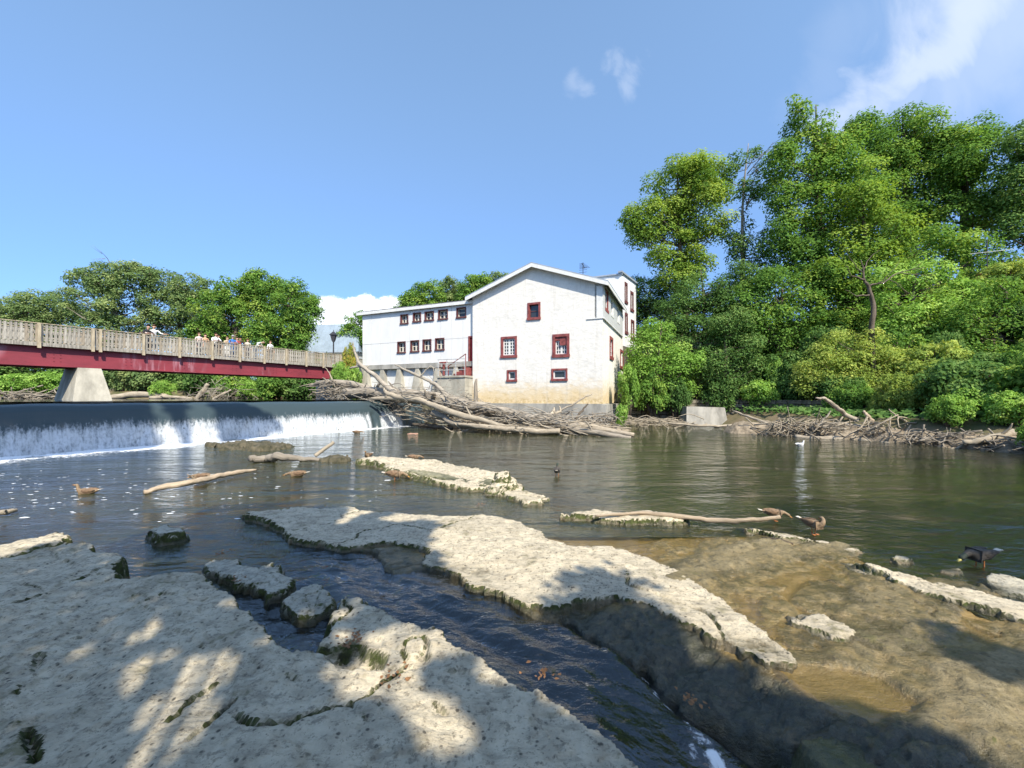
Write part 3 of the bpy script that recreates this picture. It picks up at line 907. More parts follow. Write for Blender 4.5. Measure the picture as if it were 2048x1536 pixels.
for wd, a0, a1 in ((0.275, BR.s_of(-60), b1), (-2.42, BR.s_of(-40), b1)):
    t = a0
    while t < a1:
        gap = (int((t + 40) / 0.19) % 3 == 0)
        o = link('picket', random.choices([pkm, pkm2, pkm3], [5, 3, 2])[0]); o.location = BR.p(t + random.uniform(-.008, .008), wd + random.uniform(-.006, .006), DECK + random.uniform(-0.012, 0.012))
        o.rotation_euler = (0, random.uniform(-.012, .012), rotb); o.parent = bridge
        o.matrix_parent_inverse = Matrix.Translation(-Vector(bridge.location))
        t += 0.188
    for zr in (0.16, 0.56, 0.95):
        mb = MB(); BR.box(mb, a0, a1, wd - 0.075, wd - 0.02, DECK + zr - 0.05, DECK + zr + 0.05); bpart(mb, 'rail', WOOD_GREY)
    mb = MB(); BR.box(mb, a0, a1, wd - 0.09, wd + 0.05, DECK + 1.095, DECK + 1.135); bpart(mb, 'cap_rail', POST_WOOD)
# pier, wide at the foot
sp_ = BR.s_of(178)
q0 = 1.86
pb = [BR.p(sp_ - 0.95, 0.95, q0 - 2.4), BR.p(sp_ + 0.95, 0.95, q0 - 2.4), BR.p(sp_ + 0.95, -4.6, q0 - 2.4), BR.p(sp_ - 0.95, -4.6, q0 - 2.4)]
pb = [BR.p(sp_ - 1.15, 1.25, 0.3), BR.p(sp_ + 1.15, 1.25, 0.3), BR.p(sp_ + 1.15, -3.6, 0.3), BR.p(sp_ - 1.15, -3.6, 0.3)]
pt_ = [BR.p(sp_ - 0.52, 0.14, 3.915), BR.p(sp_ + 0.52, 0.14, 3.915), BR.p(sp_ + 0.52, -2.5, 3.915), BR.p(sp_ - 0.52, -2.5, 3.915)]
mb = MB(); mb.quad8(pb + pt_); bpart(mb, 'pier', CONCRETE_PALE)
bridge_end = BR.p(b1, 0, DECK)
mb = MB(); BR.box(mb, 21.5, 27, -4.0, 0.6, 1.0, 3.9); bpart(mb, 'abutment', CONCRETE)

# ------------------------------------------------------------------ mill
G = Plane((6.34, 28.0), (-9.5, 4.09), (-4.09, -9.5))              # gable front, from its right corner to its left
GW = math.hypot(9.5, 4.09)
S = Plane((6.34, 28.0), (4.09, 9.5), (9.5, -4.09))                # right side
Wg = Plane(G.p(GW, -0.30, 0)[:2], G.d, G.nn)                      # metal-clad wing to the left, set back
mill = thing('mill', 'white old water mill with maroon window frames and a metal clad wing beside the river', 'mill', (6.34, 28.0, 0))


def mpart(mb, name, mats, smooth=False):
    return at_root(mb.build(name, mats, smooth=smooth), mill)


def sub(mb, name, mats, parent):
    o = mb.build(name, mats)
    o.parent = parent            # the part itself stands at the world origin
    return o


def rect(pl, x0, y0, x1, y1):
    """opening measured on the building plane"""
    a, b = pl.s_of(x0), pl.s_of(x1); m = (a + b) / 2
    return (min(a, b), max(a, b), pl.z_of(y1, m), pl.z_of(y0, m))


def window(pl, r, trim, sash, nx, nz, rec=0.16, leaf2=False, trim_mat=None, sash_mat=None, board=False):
    a0, a1, z0, z1 = r
    tm = trim_mat or MAROON; sm = sash_mat or WHITE_PAINT
    mb = MB(); e = 0.045
    pl.box(mb, a0, a0 + trim, -rec, e, z0, z1); pl.box(mb, a1 - trim, a1, -rec, e, z0, z1)
    pl.box(mb, a0 + trim, a1 - trim, -rec, e - .003, z1 - trim, z1); pl.box(mb, a0 - 0.03, a1 + 0.03, -rec, e + 0.05, z0 - 0.03, z0 + trim)
    wdo = mpart(mb, 'window', tm)
    i0, i1, j0, j1 = a0 + trim, a1 - trim, z0 + trim, z1 - trim
    mb = MB(); pl.box(mb, i0, i1, -rec - 0.02, -rec + 0.01, j0, j1); sub(mb, 'pane', GLASS, wdo)
    if nx:
        mb = MB(); f = sash
        pl.box(mb, i0, i0 + f, -rec + 0.012, -rec + 0.06, j0, j1); pl.box(mb, i1 - f, i1, -rec + 0.012, -rec + 0.06, j0, j1)
        pl.box(mb, i0 + f, i1 - f, -rec + 0.012, -rec + 0.058, j0, j0 + f); pl.box(mb, i0 + f, i1 - f, -rec + 0.012, -rec + 0.058, j1 - f, j1)
        for k in range(1, nx):
            c = i0 + (i1 - i0) * k / nx; g = f * (0.9 if (leaf2 and k * 2 == nx) else 0.35)
            pl.box(mb, c - g, c + g, -rec + 0.012, -rec + 0.055, j0 + f, j1 - f)
        for k in range(1, nz):
            c = j0 + (j1 - j0) * k / nz; g = f * 0.35
            pl.box(mb, i0 + f, i1 - f, -rec + 0.013, -rec + 0.05, c - g, c + g)
        sub(mb, 'sash', sm, wdo)
    if board:
        mb = MB(); pl.box(mb, i0, i0 + (i1 - i0) * 0.62, -0.09, -0.04, j0 + (j1 - j0) * 0.52, j1)
        pl.box(mb, i0 + (i1 - i0) * .62, i1, -0.09, -0.05, j1 - (j1 - j0) * 0.2, j1)
        sub(mb, 'shutter_board', MAROON, wdo)
    return wdo


FT = 1.64
EV = 10.18
PK = 12.02
# foundation
mb = MB(); G.box(mb, -0.02, GW + 0.1, -4.0, 0.28, -0.7, FT)
mpart(mb, 'foundation', CONCRETE)
mb = MB(); S.box(mb, -0.26, 7.0, -1.0, 0.30, -0.7, FT - 0.05); mpart(mb, 'foundation', CONCRETE)
g_win = [(1055, 605, 1081, 639), (1002, 673, 1034, 715), (1105, 668, 1139, 714), (1014, 740, 1034, 762.5), (1103, 737, 1135, 761)]
gr_ = [rect(G, *r) for r in g_win]
mb = MB(); G.wall(mb, 0, GW, FT, EV - 0.55, -0.6, 0, gr_)
prof_g = [G.p(0, 0, EV - 0.55), G.p(GW, 0, EV - 0.55), G.p(GW, 0, EV), G.p(GW / 2, 0, PK - 0.02), G.p(0, 0, EV)]
mb.prism(prof_g, (*(-G.nn * 0.6), 0))
mpart(mb, 'gable_wall', LIME)
window(G, gr_[0], 0.15, 0.05, 1, 2, 0.2, sash_mat=MAROON_DARK)
window(G, gr_[1], 0.17, 0.09, 4, 5, 0.14, leaf2=True)
window(G, gr_[2], 0.2, 0.08, 4, 4, 0.2, leaf2=True, board=True)
window(G, gr_[3], 0.13, 0.09, 1, 1, 0.12)
window(G, gr_[4], 0.13, 0.10, 1, 1, 0.12)
# right side: stone below, grey siding above
SL = 11.2
s_low = [(1219, 674, 1225.5, 719), (1240, 700, 1246.5, 738)]
s_up = [(1208.5, 579, 1215.5, 624), (1220, 596, 1226, 634), (1233, 612, 1238, 647)]
rl = [rect(S, *r) for r in s_low]; ru = [rect(S, *r) for r in s_up]
arch = (4.9, 6.9, FT, 2.55)
mb = MB(); S.wall(mb, 0.605, SL, FT, 7.68, -0.6, 0.0, rl + [arch]); 
mpart(mb, 'side_wall', LIME)
# arched tail-race opening
mb = MB(); n = 9; ar = []
for k in range(n + 1):
    th = PI * k / n; ar.append((5.9 + 1.0 * math.cos(th), FT + 0.9 * math.sin(th)))
outer = [(4.9, 2.55), (6.9, 2.55)]
for k in range(n):
    (a0, z0), (a1, z1) = ar[k], ar[k + 1]
    mb.quad8([S.p(a1, -0.6, z1), S.p(a0, -0.6, z0), S.p(a0, -0.003, z0), S.p(a1, -0.003, z1), S.p(a1, -0.6, 2.55), S.p(a0, -0.6, 2.55), S.p(a0, -0.003, 2.55), S.p(a1, -0.003, 2.55)])
mpart(mb, 'arch', LIME)
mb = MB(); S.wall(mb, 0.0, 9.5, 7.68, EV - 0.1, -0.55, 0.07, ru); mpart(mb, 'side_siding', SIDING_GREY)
mb = MB(); S.box(mb, 0.0, 9.52, 0.0, 0.13, 7.60, 7.68); mpart(mb, 'siding_drip_board', WHITE_PAINT)
mb = MB(); G.box(mb, 0.0, 0.42, 0.0, 0.05, 7.70, EV - 0.25); G.box(mb, -0.07, 1.1, 0.0, 0.06, 7.62, 7.70); mpart(mb, 'corner_board', WHITE_PAINT)
for k, r in enumerate(ru):
    window(S, r, 0.2, 0.08, 1, 2, 0.1, trim_mat=MAROON if k == 0 else WHITE_PAINT)
for r in rl:
    window(S, r, 0.22, 0.07, 1, 3, 0.12)
# back and left wall closing the block
mb = MB()
B2 = Plane(S.p(9.5, 0, 0)[:2], G.d, -G.nn)
mb.prism([B2.p(0, 0, 0), B2.p(GW, 0, 0), B2.p(GW, 0, EV), B2.p(GW / 2, 0, PK - .02), B2.p(0, 0, EV)], (*(B2.nn * 0.3), 0))
Lf = Plane(G.p(GW, 0, 0)[:2], S.d, -S.nn)
Lf.box(mb, 0.6, 9.5, -0.5, 0.0, 0.0, EV)
mpart(mb, 'back_wall', LIME)
# gabled roof
oh, ov = 0.42, 0.45
sl = (PK - EV) / (GW / 2)
th = 0.09
mb = MB()
for sgn in (0, 1):
    a_e = -ov if sgn == 0 else GW + ov
    z_e = EV - sl * ov
    q = [G.p(a_e, oh, z_e + .03), G.p(GW / 2, oh, PK + .03), G.p(GW / 2, -9.8, PK + .03), G.p(a_e, -9.8, z_e + .03)]
    mb.quad8(q + [(x, y, z + th) for x, y, z in q])
roof = mpart(mb, 'roof', ROOF_GREY)
mb = MB()
for sgn in (0, 1):
    a_e = -ov if sgn == 0 else GW + ov
    z_e = EV - sl * ov
    q = [G.p(a_e, oh - .03, z_e - 0.24), G.p(GW / 2, oh - .03, PK - 0.24), G.p(GW / 2, oh + 0.025, PK - 0.24), G.p(a_e, oh + 0.025, z_e - 0.24)]
    mb.quad8(q + [(x, y, z + 0.262) for x, y, z in q])
    q = [G.p(a_e, oh - .035, z_e - 0.20), G.p(a_e, -9.8, z_e - 0.20), G.p(a_e + (0.05 if sgn == 0 else -.05), -9.8, z_e - 0.20), G.p(a_e + (0.05 if sgn == 0 else -.05), oh - .035, z_e - 0.20)]
    mb.quad8(q + [(x, y, z + 0.222) for x, y, z in q])
    if True:   # soffit
        q = [G.p(a_e + (.055 if sgn == 0 else -.055), oh - .04, z_e - .03), G.p(GW / 2, oh - .04, PK - .03), G.p(GW / 2, 0.004, PK - .03), G.p(a_e + (.055 if sgn == 0 else -.055), 0.004, z_e - .03)]
        mb.quad8(q + [(x, y, z + 0.05) for x, y, z in q])
sub(mb, 'bargeboard', WHITE_PAINT, roof)
# aerial on the ridge
ax, ay, az = D(1166, 551, 31.0)
mb = MB(); mb.bar((ax, ay, az - 0.6), (ax, ay, az + 1.0), 0.025)
mb.bar((ax - .1, ay, az + .95), (ax + .25, ay + .6, az + .78), 0.02)
for k in range(6):
    f = k / 5; L = 0.16 + 0.22 * f
    cx, cy, cz = ax - .1 + .35 * f, ay + .6 * f, az + .95 - .17 * f
    mb.bar((cx - L, cy + L * .5, cz - .02), (cx + L, cy - L * .5, cz - .02), 0.013)
for k in range(3):
    mb.bar((ax - .28, ay + .1, az + .25 + .18 * k), (ax + .28, ay - .1, az + .25 + .18 * k), 0.013)
mpart(mb, 'aerial', IRON)

# tall rear block
T0 = np.array((10.1, 36.9)); T1 = np.array((12.5, 40.4))
TS = Plane(T0, T1 - T0, ((T1 - T0)[1], -(T1 - T0)[0])); TL = float(np.linalg.norm(T1 - T0))
TF = Plane(T0, (-G.d[0] * -1, -G.d[1] * -1), G.nn)
TH = 13.55
tw = [(1249, 565, 1254.5, 607), (1260.5, 583, 1266.5, 623), (1249.5, 626, 1255, 668), (1261.5, 640, 1268, 680)]
rt = [rect(TS, *r) for r in tw]
mb = MB(); TS.wall(mb, 0.0, TL, 6.9, TH, -0.4, 0.0, rt)
TF.box(mb, 0.0, 5.0, -0.4, 0.0, 6.9, TH - 0.15)
BKb = Plane(T1, G.d, -G.nn); BKb.box(mb, 0.0, 5.0, 0.0, 0.3, 6.9, TH - 0.2)
mpart(mb, 'tower_wall', M('pale_render', (0.68, 0.69, 0.70), 0.8, 0.12, 1.0, world_space=True))
for r in rt:
    window(TS, r, 0.22, 0.08, 2, 3, 0.1, trim_mat=MAROON_DARK)
mb = MB(); TF.box(mb, -0.1, 5.1, -4.2, 0.12, TH - 0.145, TH - 0.02)
TS.box(mb, -0.3, TL + 0.2, -0.25, 0.15, TH + .003, TH + 0.16)
mpart(mb, 'tower_roof', ROOF_GREY)
mb = MB(); TS.box(mb, 0, TL, -4, -0.02, 1.0, 6.89); mpart(mb, 'tower_base', STONE_B)

# metal-clad wing
w_up = [(801, 628.5, 817, 648), (826, 625, 842.5, 644), (849.5, 622.5, 868, 641.5), (876.5, 619, 896, 639), (913, 614.5, 932.5, 635.5)]
w_lo = [(795, 683, 811.5, 706), (821, 680.5, 838.5, 704), (845.5, 678.5, 863, 702.5), (870.5, 676, 889, 700.5)]
wr = [rect(Wg, *r) for r in w_up + w_lo]
door_r = rect(Wg, 937, 672, 948, 741)
wz0, wz1 = 5.02, 9.86
WLn = Wg.s_of(725)
zr_ = [wz0, 6.6 + 0.35, wz1]
pw = WLn / 11
for r_ in range(2):
    for c in range(11):
        mb = MB(); a = -0.6 if c == 0 else c * pw
        Wg.wall(mb, a + 0.012, (c + 1) * pw - 0.012, zr_[r_] + 0.014, zr_[r_ + 1] - 0.014, -0.03, 0.004 * ((c + r_) % 2) + 0.002 * (c % 3), wr + [door_r])
        o = mpart(mb, 'siding_panel', SIDING)
mb = MB(); Wg.wall(mb, -0.6, WLn, wz0, wz1, -0.5, -0.035, wr + [door_r])
Lw = Plane(Wg.p(WLn, 0, 0)[:2], S.d, -S.nn)
Lw.box(mb, 0.51, 7.0, -0.4, 0.0, 2.0, wz1)
mpart(mb, 'wing_wall', SIDING)
for k, r in enumerate(wr):
    window(Wg, r, 0.075, 0.075, 2 if k != 4 else 1, 2, 0.24, leaf2=True, trim_mat=MAROON_DARK, sash_mat=CREAM)
# wing roof
mb = MB()
q = [Wg.p(-0.9, 0.22, wz1 + .01), Wg.p(WLn + 0.5, 0.22, wz1 + .01), Wg.p(WLn + 0.5, -7.2, wz1 + 0.75), Wg.p(-0.9, -7.2, wz1 + 0.75)]
mb.quad8(q + [(x, y, z + 0.1) for x, y, z in q])
wroof = mpart(mb, 'wing_roof', ROOF_DARK)
mb = MB(); Wg.box(mb, -0.6, WLn + 0.5, 0.17, 0.255, wz1 - 0.2, wz1 + 0.05); sub(mb, 'fascia', WHITE_PAINT, wroof)
mb = MB()
for k in range(26):
    a = -0.5 + WLn * k / 26
    Wg.box(mb, a, a + WLn / 26 - .06, -0.35, 0.1, wz1 + 0.115, wz1 + 0.15 + 0.03 * random.random())
sub(mb, 'ridge_shingles', ROOF_DARK, wroof)['kind'] = 'stuff'
# white rail on the roof beyond the wing
mb = MB()
for k in range(9):
    q = Wg.p(-0.4 + k * 0.7, -6.9, wz1 + .75); mb.bar(q, (q[0], q[1], q[2] + 0.75), 0.03)
for dz in (.4, .75):
    q = Wg.p(-0.4, -6.9, wz1 + .75 + dz); q2 = Wg.p(5.2, -6.9, wz1 + .75 + dz); mb.bar(q, q2, 0.03)
mpart(mb, 'roof_rail', GALV)
# wing door
dr = mpart((lambda m_: (Wg.box(m_, door_r[0], door_r[0] + .12, -.2, .05, door_r[2], door_r[3]), Wg.box(m_, door_r[1] - .12, door_r[1], -.2, .05, door_r[2], door_r[3]), Wg.box(m_, door_r[0] + .12, door_r[1] - .12, -.2, .047, door_r[3] - .12, door_r[3]), m_)[-1])(MB()), 'door', MAROON)
mb = MB(); Wg.box(mb, door_r[0] + .12, door_r[1] - .12, -.2, -.12, door_r[2], door_r[3] - .12); sub(mb, 'door_leaf', M('bright_red_paint', (0.42, 0.045, 0.05), 0.5, 0.15), dr)
# sill band, recessed white panels and tapering concrete buttresses
mb = MB(); Wg.box(mb, -0.6, WLn + .05, -0.5, 0.10, 4.62, wz0 - .003); mpart(mb, 'sill_band', CONCRETE)
mb = MB(); Wg.box(mb, -0.6, WLn, -0.6, -0.30, 2.3, 4.62); mpart(mb, 'recessed_panel', WHITE_PAINT)
mb = MB(); Wg.box(mb, -0.6, WLn + .3, -0.6, 0.15, -0.6, 2.3); mpart(mb, 'wing_base', CONCRETE)
for px in (732, 765, 798, 835, 875, 912):
    a = Wg.s_of(px); mb = MB()
    b_ = [Wg.p(a - .52, .30, 2.303), Wg.p(a + .52, .30, 2.303), Wg.p(a + .52, -.3, 2.303), Wg.p(a - .52, -.3, 2.303)]
    t_ = [Wg.p(a - .17, .06, 4.617), Wg.p(a + .17, .06, 4.617), Wg.p(a + .17, -.3, 4.617), Wg.p(a - .17, -.3, 4.617)]
    mb.quad8(b_ + t_); mpart(mb, 'buttress', CONCRETE_PALE)
# landing, steps and rails between the mill and the wing
land = thing('landing', 'concrete landing with white pipe rail and red steps at the wing door', 'landing', Wg.p(0.4, 0.9, 0))


def lpart(mb, name, mat):
    return at_root(mb.build(name, mat), land)


LA = Wg.s_of(895)
mb = MB(); Wg.box(mb, 0.02, LA, 0.16, 1.5, -0.6, 3.65); Wg.box(mb, -0.04, LA + .06, 0.155, 1.58, 3.653, 3.80); lpart(mb, 'retaining_wall', CONCRETE_PALE)
for zz in (4.25, 4.75, 5.1):
    mb = MB(); mb.bar(Wg.p(0.03, 1.45, zz), Wg.p(LA, 1.45, zz), 0.028); lpart(mb, 'rail', GALV)
for k in range(4):
    a = 0.05 + (LA - .1) * k / 3
    mb = MB(); mb.bar(Wg.p(a, 1.45, 3.78), Wg.p(a, 1.45, 5.1), 0.03); lpart(mb, 'rail_post', GALV)
for k in range(4):
    mb = MB(); Wg.box(mb, 0.15 + 0.28 * k, 0.15 + 0.28 * (k + 1), 0.2, 1.15, 3.8, 4.45 - 0.16 * k); lpart(mb, 'step', MAROON)
mb = MB(); mb.bar(Wg.p(0.1, 1.2, 5.5), Wg.p(1.75, 1.2, 4.55), 0.035); mb.bar(Wg.p(1.7, 1.2, 3.8), Wg.p(1.7, 1.2, 4.6), 0.035); mb.bar(Wg.p(0.12, 1.2, 3.8), Wg.p(0.12, 1.2, 5.5), 0.035); lpart(mb, 'handrail', MAROON)
mb = MB(); mb.bar(Wg.p(1.85, 1.1, 4.9), Wg.p(2.6, 1.1, 4.9), 0.06); mb.bar(Wg.p(2.2, 1.1, 3.8), Wg.p(2.2, 1.1, 4.95), 0.11, 8); mb.bar(Wg.p(2.55, 1.1, 3.8), Wg.p(2.55, 1.1, 4.8), 0.03); lpart(mb, 'sluice_gear', MAROON)

# ------------------------------------------------------------------ grey shed and lamp beyond the bridge
shed = thing('shed', 'shed with a blue grey sheet metal roof behind the bridge', 'shed', (-24, 62, 3))
SH = Plane(D(717, 700, 56)[:2], (-1, 0.12), (-0.12, -1))
mb = MB()
zE = EYE + (HZ - 703) / FX * 56; zR = EYE + (HZ - 655) / FX * 60 + 0.6
nseam = 20
q = [SH.p(0, 0, zE), SH.p(14, 0, zE), SH.p(14, -4.5, zR), SH.p(2.4, -4.5, zR)]
mb.quad8(q + [(x, y, z + .08) for x, y, z in q])
q = [SH.p(0, 0, zE), SH.p(2.4, -4.5, zR), SH.p(2.4, -9, zE), SH.p(0, -9, zE)]
mb.quad8(q + [(x, y, z + .08) for x, y, z in q])
sroof = at_root(mb.build('roof', BLUE_ROOF), shed)
mb = MB()
for k in range(nseam):
    f = (k + .5) / nseam
    a = np.array(SH.p(14 * f, 0.0, zE + .1)); b = np.array(SH.p(2.4 + 11.6 * f, -4.5, zR + .1)); mb.bar(a, b, 0.04, 4)
o = at_root(mb.build('roof_seams', BLUE_ROOF), shed); o['kind'] = 'stuff'
mb = MB(); SH.box(mb, 0.3, 13.7, -8.6, -0.3, 1.5, zE - .01); at_root(mb.build('wall', M('shed_wall', (0.42, 0.40, 0.33), .8, .15)), shed)
mb = MB(); SH.box(mb, -1, 14.5, -0.2, 2.4, zE - 1.15, zE - 0.95); at_root(mb.build('canopy_roof', M('pale_sheet', (0.55, 0.58, 0.58), .5, .1)), shed)

lx, ly, lz = D(667, 712, 41.0)
lamp = thing('street_lamp', 'black lantern style street lamp at the far end of the bridge', 'street lamp', (lx, ly, 4.2))
mb = MB(); H0 = 4.2; H1 = D(667, 682, 41)[2]
mb.bar((0, 0, 0), (0, 0, H1 - H0), 0.07, 8); mb.bar((0, 0, 0), (0, 0, 1.2), 0.14, 8); mb.bar((0, 0, H1 - H0 - .1), (0, 0, H1 - H0), .13, 8)
mb.build('pole', IRON, lamp)
mb = MB(); hh = H1 - H0
mb.quad8([(-.13, -.13, hh), (.13, -.13, hh), (.13, .13, hh), (-.13, .13, hh), (-.25, -.25, hh + .6), (.25, -.25, hh + .6), (.25, .25, hh + .6), (-.25, .25, hh + .6)])
mb.build('lantern', M('lantern_glass', (.06, .06, .07), .2, .1), lamp)
mb = MB(); mb.quad8([(-.32, -.32, hh + .6), (.32, -.32, hh + .6), (.32, .32, hh + .6), (-.32, .32, hh + .6), (-.06, -.06, hh + .95), (.06, -.06, hh + .95), (.06, .06, hh + .95), (-.06, .06, hh + .95)])
mb.bar((0, 0, hh + .95), (0, 0, hh + 1.15), .03); mb.build('lamp_cap', IRON, lamp)
mb = MB(); mb.box(-.28, .28, -.28, .28, -1.2, 1.4); mb.build('plinth', CONCRETE, lamp)

DEBRIS0 = M('dark_river_debris', (0.10, 0.085, 0.055), 0.85, 0.5, 4.0, 0.9, 12, 0.05, world_space=True, col2=(0.035, 0.036, 0.018))
# ------------------------------------------------------------------ exposed rock
def slab(name, label, poly, top, cell, mat, edge=0.05, under=-0.3, jit=0.05, jf=3.5, relief=0.02, seed=0, holes=(), joints=(), cat='rock', tilt=(0, 0), group=None, soft=0.0, steps=True):
    P = np.array([p[:2] for p in poly]); c0 = P.mean(0)
    x0, y0 = P.min(0) - 0.2 - jit; x1, y1 = P.max(0) + 0.2 + jit
    X, Y, F = grid(np.arange(x0, x1, cell), np.arange(y0, y1, cell))
    k = sdf(P, X, Y) + jit * fbm(X * jf, Y * jf, oct=4, seed=seed) + jit * 0.5 * fbm(X * jf * 4, Y * jf * 4, oct=3, seed=seed + 1, gain=.7)
    k2 = k + jit * 1.4 * vnoise(X * jf * 0.8, Y * jf * 0.8, seed=seed + 2) - edge * 0.9
    c, s = math.cos(0.55), math.sin(0.55)
    u, v = c * X - s * Y, s * X + c * Y
    rel = relief * (1.1 * fbm(u * 0.9, v * 1.9, oct=3, seed=seed + 3) + 0.42 * fbm(u * 5, v * 10, oct=4, seed=seed + 4, gain=0.68))
    lay = fbm(u * 0.5, v * 1.3, oct=3, seed=seed + 6) + 0.11 * fbm(X * 6, Y * 6, oct=3, seed=seed + 16, gain=.7)
    lay = 0.62 * relief * (np.floor(lay * 3.4) + sstep(0.90, 1.0, lay * 3.4 - np.floor(lay * 3.4)))
    # thin open joints in the bed
    cr = np.abs(vnoise(u * 1.1 + 0.25 * vnoise(X * 4, Y * 4, seed=seed + 9), v * 0.55, seed=seed + 7))
    crk = 0.05 * sstep(0.026, 0.0, cr) * sstep(0.1, 0.35, vnoise(X * 0.9, Y * 0.9, seed=seed + 8) + 0.2)
    t = top + tilt[0] * (X - c0[0]) + tilt[1] * (Y - c0[1]) + rel + lay - crk
    if soft:
        t = np.minimum(t, 0.0 + (k / soft) * (top + 0.02))
    w1 = sstep(-edge, edge * 0.6, k)
    w2 = sstep(-edge * 0.3, edge * 0.8, k2)
    f = 0.58 * w1 + 0.42 * w2 if steps else w1
    for hp, depth in holes:
        hk = sdf(hp, X, Y) + 0.05 * fbm(X * 6, Y * 6, oct=3, seed=seed + 11)
        t = t - depth * sstep(-0.05, 0.05, hk) * (0.75 + 0.25 * vnoise(X * 11, Y * 11, seed=seed + 12))
    for jp, jd, jw in joints:                 # open straight joints and broken bedding edges
        for (ax, ay), (bx, by) in zip(jp[:-1], jp[1:]):
            ex, ey = bx - ax, by - ay
            q = np.clip(((X - ax) * ex + (Y - ay) * ey) / (ex * ex + ey * ey), 0, 1)
            dj = np.hypot(X - ax - ex * q, Y - ay - ey * q) + 0.02 * fbm(X * 9, Y * 9, oct=2, seed=seed + 21)
            t = t - jd * sstep(jw, jw * .3, dj)
    Z = under + (t - under) * f
    # undercut irregularity on the faces
    push = (f > 0.05) * (f < 0.95) * 0.02
    X2 = X + push * vnoise(X * 14, Z * 30, seed=seed + 13); Y2 = Y + push * vnoise(Y * 14, Z * 30, seed=seed + 14)
    keep = k > -edge * 1.3
    F = F[keep[F].all(1)]
    used = np.unique(F); mp = -np.ones(len(X), int); mp[used] = np.arange(len(used))
    V = np.stack([X2[used] - c0[0], Y2[used] - c0[1], Z[used]], 1)
    o = link(name, fast_mesh(name, V, mp[F], [mat], smooth=True))
    o.location = (c0[0], c0[1], 0)
    return tag(o, label, cat, group)


def pz(pts, z):
    return [U(a, b, z)[:2] for a, b in pts]


NEAR = pz([(-500, 1160), (-200, 1130), (0, 1102), (60, 1092), (150, 1084), (178, 1087), (205, 1097), (228, 1108), (254, 1112), (258, 1150), (240, 1160), (262, 1160), (330, 1152), (392, 1135), (425, 1146), (458, 1160), (452, 1178), (490, 1188), (508, 1206), (532, 1238), (548, 1264), (562, 1277), (618, 1283), (640, 1268),
           (632, 1246), (642, 1222), (662, 1210), (690, 1194), (722, 1195), (775, 1226), (830, 1250), (900, 1280), (916, 1302), (960, 1320), (1010, 1342), (1080, 1376), (1128, 1402), (1180, 1440), (1228, 1462), (1265, 1490), (1300, 1530), (1345, 1600), (1400, 1720), (1300, 2100), (400, 2300), (-900, 2200), (-1200, 1500)], 0.22)
HOLE = pz([(640, 1296), (690, 1290), (745, 1300), (768, 1322), (760, 1340), (700, 1338), (668, 1336), (655, 1318)], 0.22)
slab('rock_ledge', 'broad pale limestone ledge filling the near left foreground beside the channel', NEAR, 0.225, 0.0165, ROCK, 0.045, -0.32, 0.035, 4.0, 0.024, 100, holes=[(HOLE, 0.17), (pz([(-400, 1330), (0, 1238), (120, 1190), (215, 1162), (300, 1158), (240, 1195), (120, 1240), (0, 1300), (-400, 1450)], .22), 0.022),
      (pz([(0, 1420), (90, 1330), (200, 1290), (300, 1250), (280, 1300), (180, 1350), (60, 1470), (0, 1536)], .22), 0.016), (pz([(420, 1370), (470, 1350), (455, 1372), (430, 1385)], .22), .03)],
      joints=[(pz(q, .22), d_, w_) for q, d_, w_ in [([(340, 1440), (368, 1412), (385, 1395), (420, 1370)], .035, .018), ([(380, 1490), (420, 1450), (440, 1428), (470, 1400)], .03, .014), ([(-60, 1245), (60, 1210), (170, 1165), (250, 1130)], .025, .016), ([(30, 1370), (65, 1330), (80, 1300)], .03, .02),
              ([(55, 1440), (66, 1475), (75, 1500)], .06, .026), ([(100, 1100), (115, 1118), (140, 1128), (155, 1142)], .02, .012), ([(540, 1340), (600, 1372), (680, 1400), (760, 1480)], .02, .012), ([(860, 1410), (900, 1440), (930, 1475)], .025, .016), ([(200, 1240), (300, 1200), (420, 1180)], .018, .014)]])
slab('rock_slab', 'thin sunlit topmost layer of limestone at the far left edge of the near ledge', pz([(-400, 1195), (-100, 1098), (0, 1082), (60, 1070), (122, 1062), (152, 1078), (128, 1087), (75, 1094), (0, 1112), (-200, 1180)], 0.29), 0.29, 0.02, ROCK, 0.03, 0.05, 0.03, 4, 0.018, 120)
slab('rock_block', 'flat cracked limestone block broken off the ledge, farther of the two beside the channel', pz([(388, 1124), (408, 1107), (465, 1103), (512, 1117), (576, 1126), (602, 1146), (596, 1160), (578, 1172), (552, 1185), (535, 1200), (512, 1196), (490, 1168), (462, 1154), (425, 1138)], 0.15), 0.145, 0.012, ROCK_GREY, 0.05, -0.3, 0.035, 5, 0.03, 140)
slab('rock_block', 'rounded limestone block with mossy sides sitting in the channel beside the near ledge', pz([(538, 1197), (560, 1180), (592, 1160), (630, 1155), (664, 1164), (686, 1190), (668, 1206), (632, 1222), (596, 1224), (560, 1212)], 0.16), 0.15, 0.011, ROCK_GREY, 0.06, -0.3, 0.03, 5, 0.03, 160)
slab('river_stone', 'lone grey stone with dark wet foot in the water left of the pale slabs', pz([(284, 1066), (326, 1044), (352, 1043), (368, 1055), (376, 1068), (352, 1076), (312, 1080)], 0.1), 0.11, 0.012, ROCK_GREY, 0.06, -0.2, 0.04, 4, 0.02, 180)
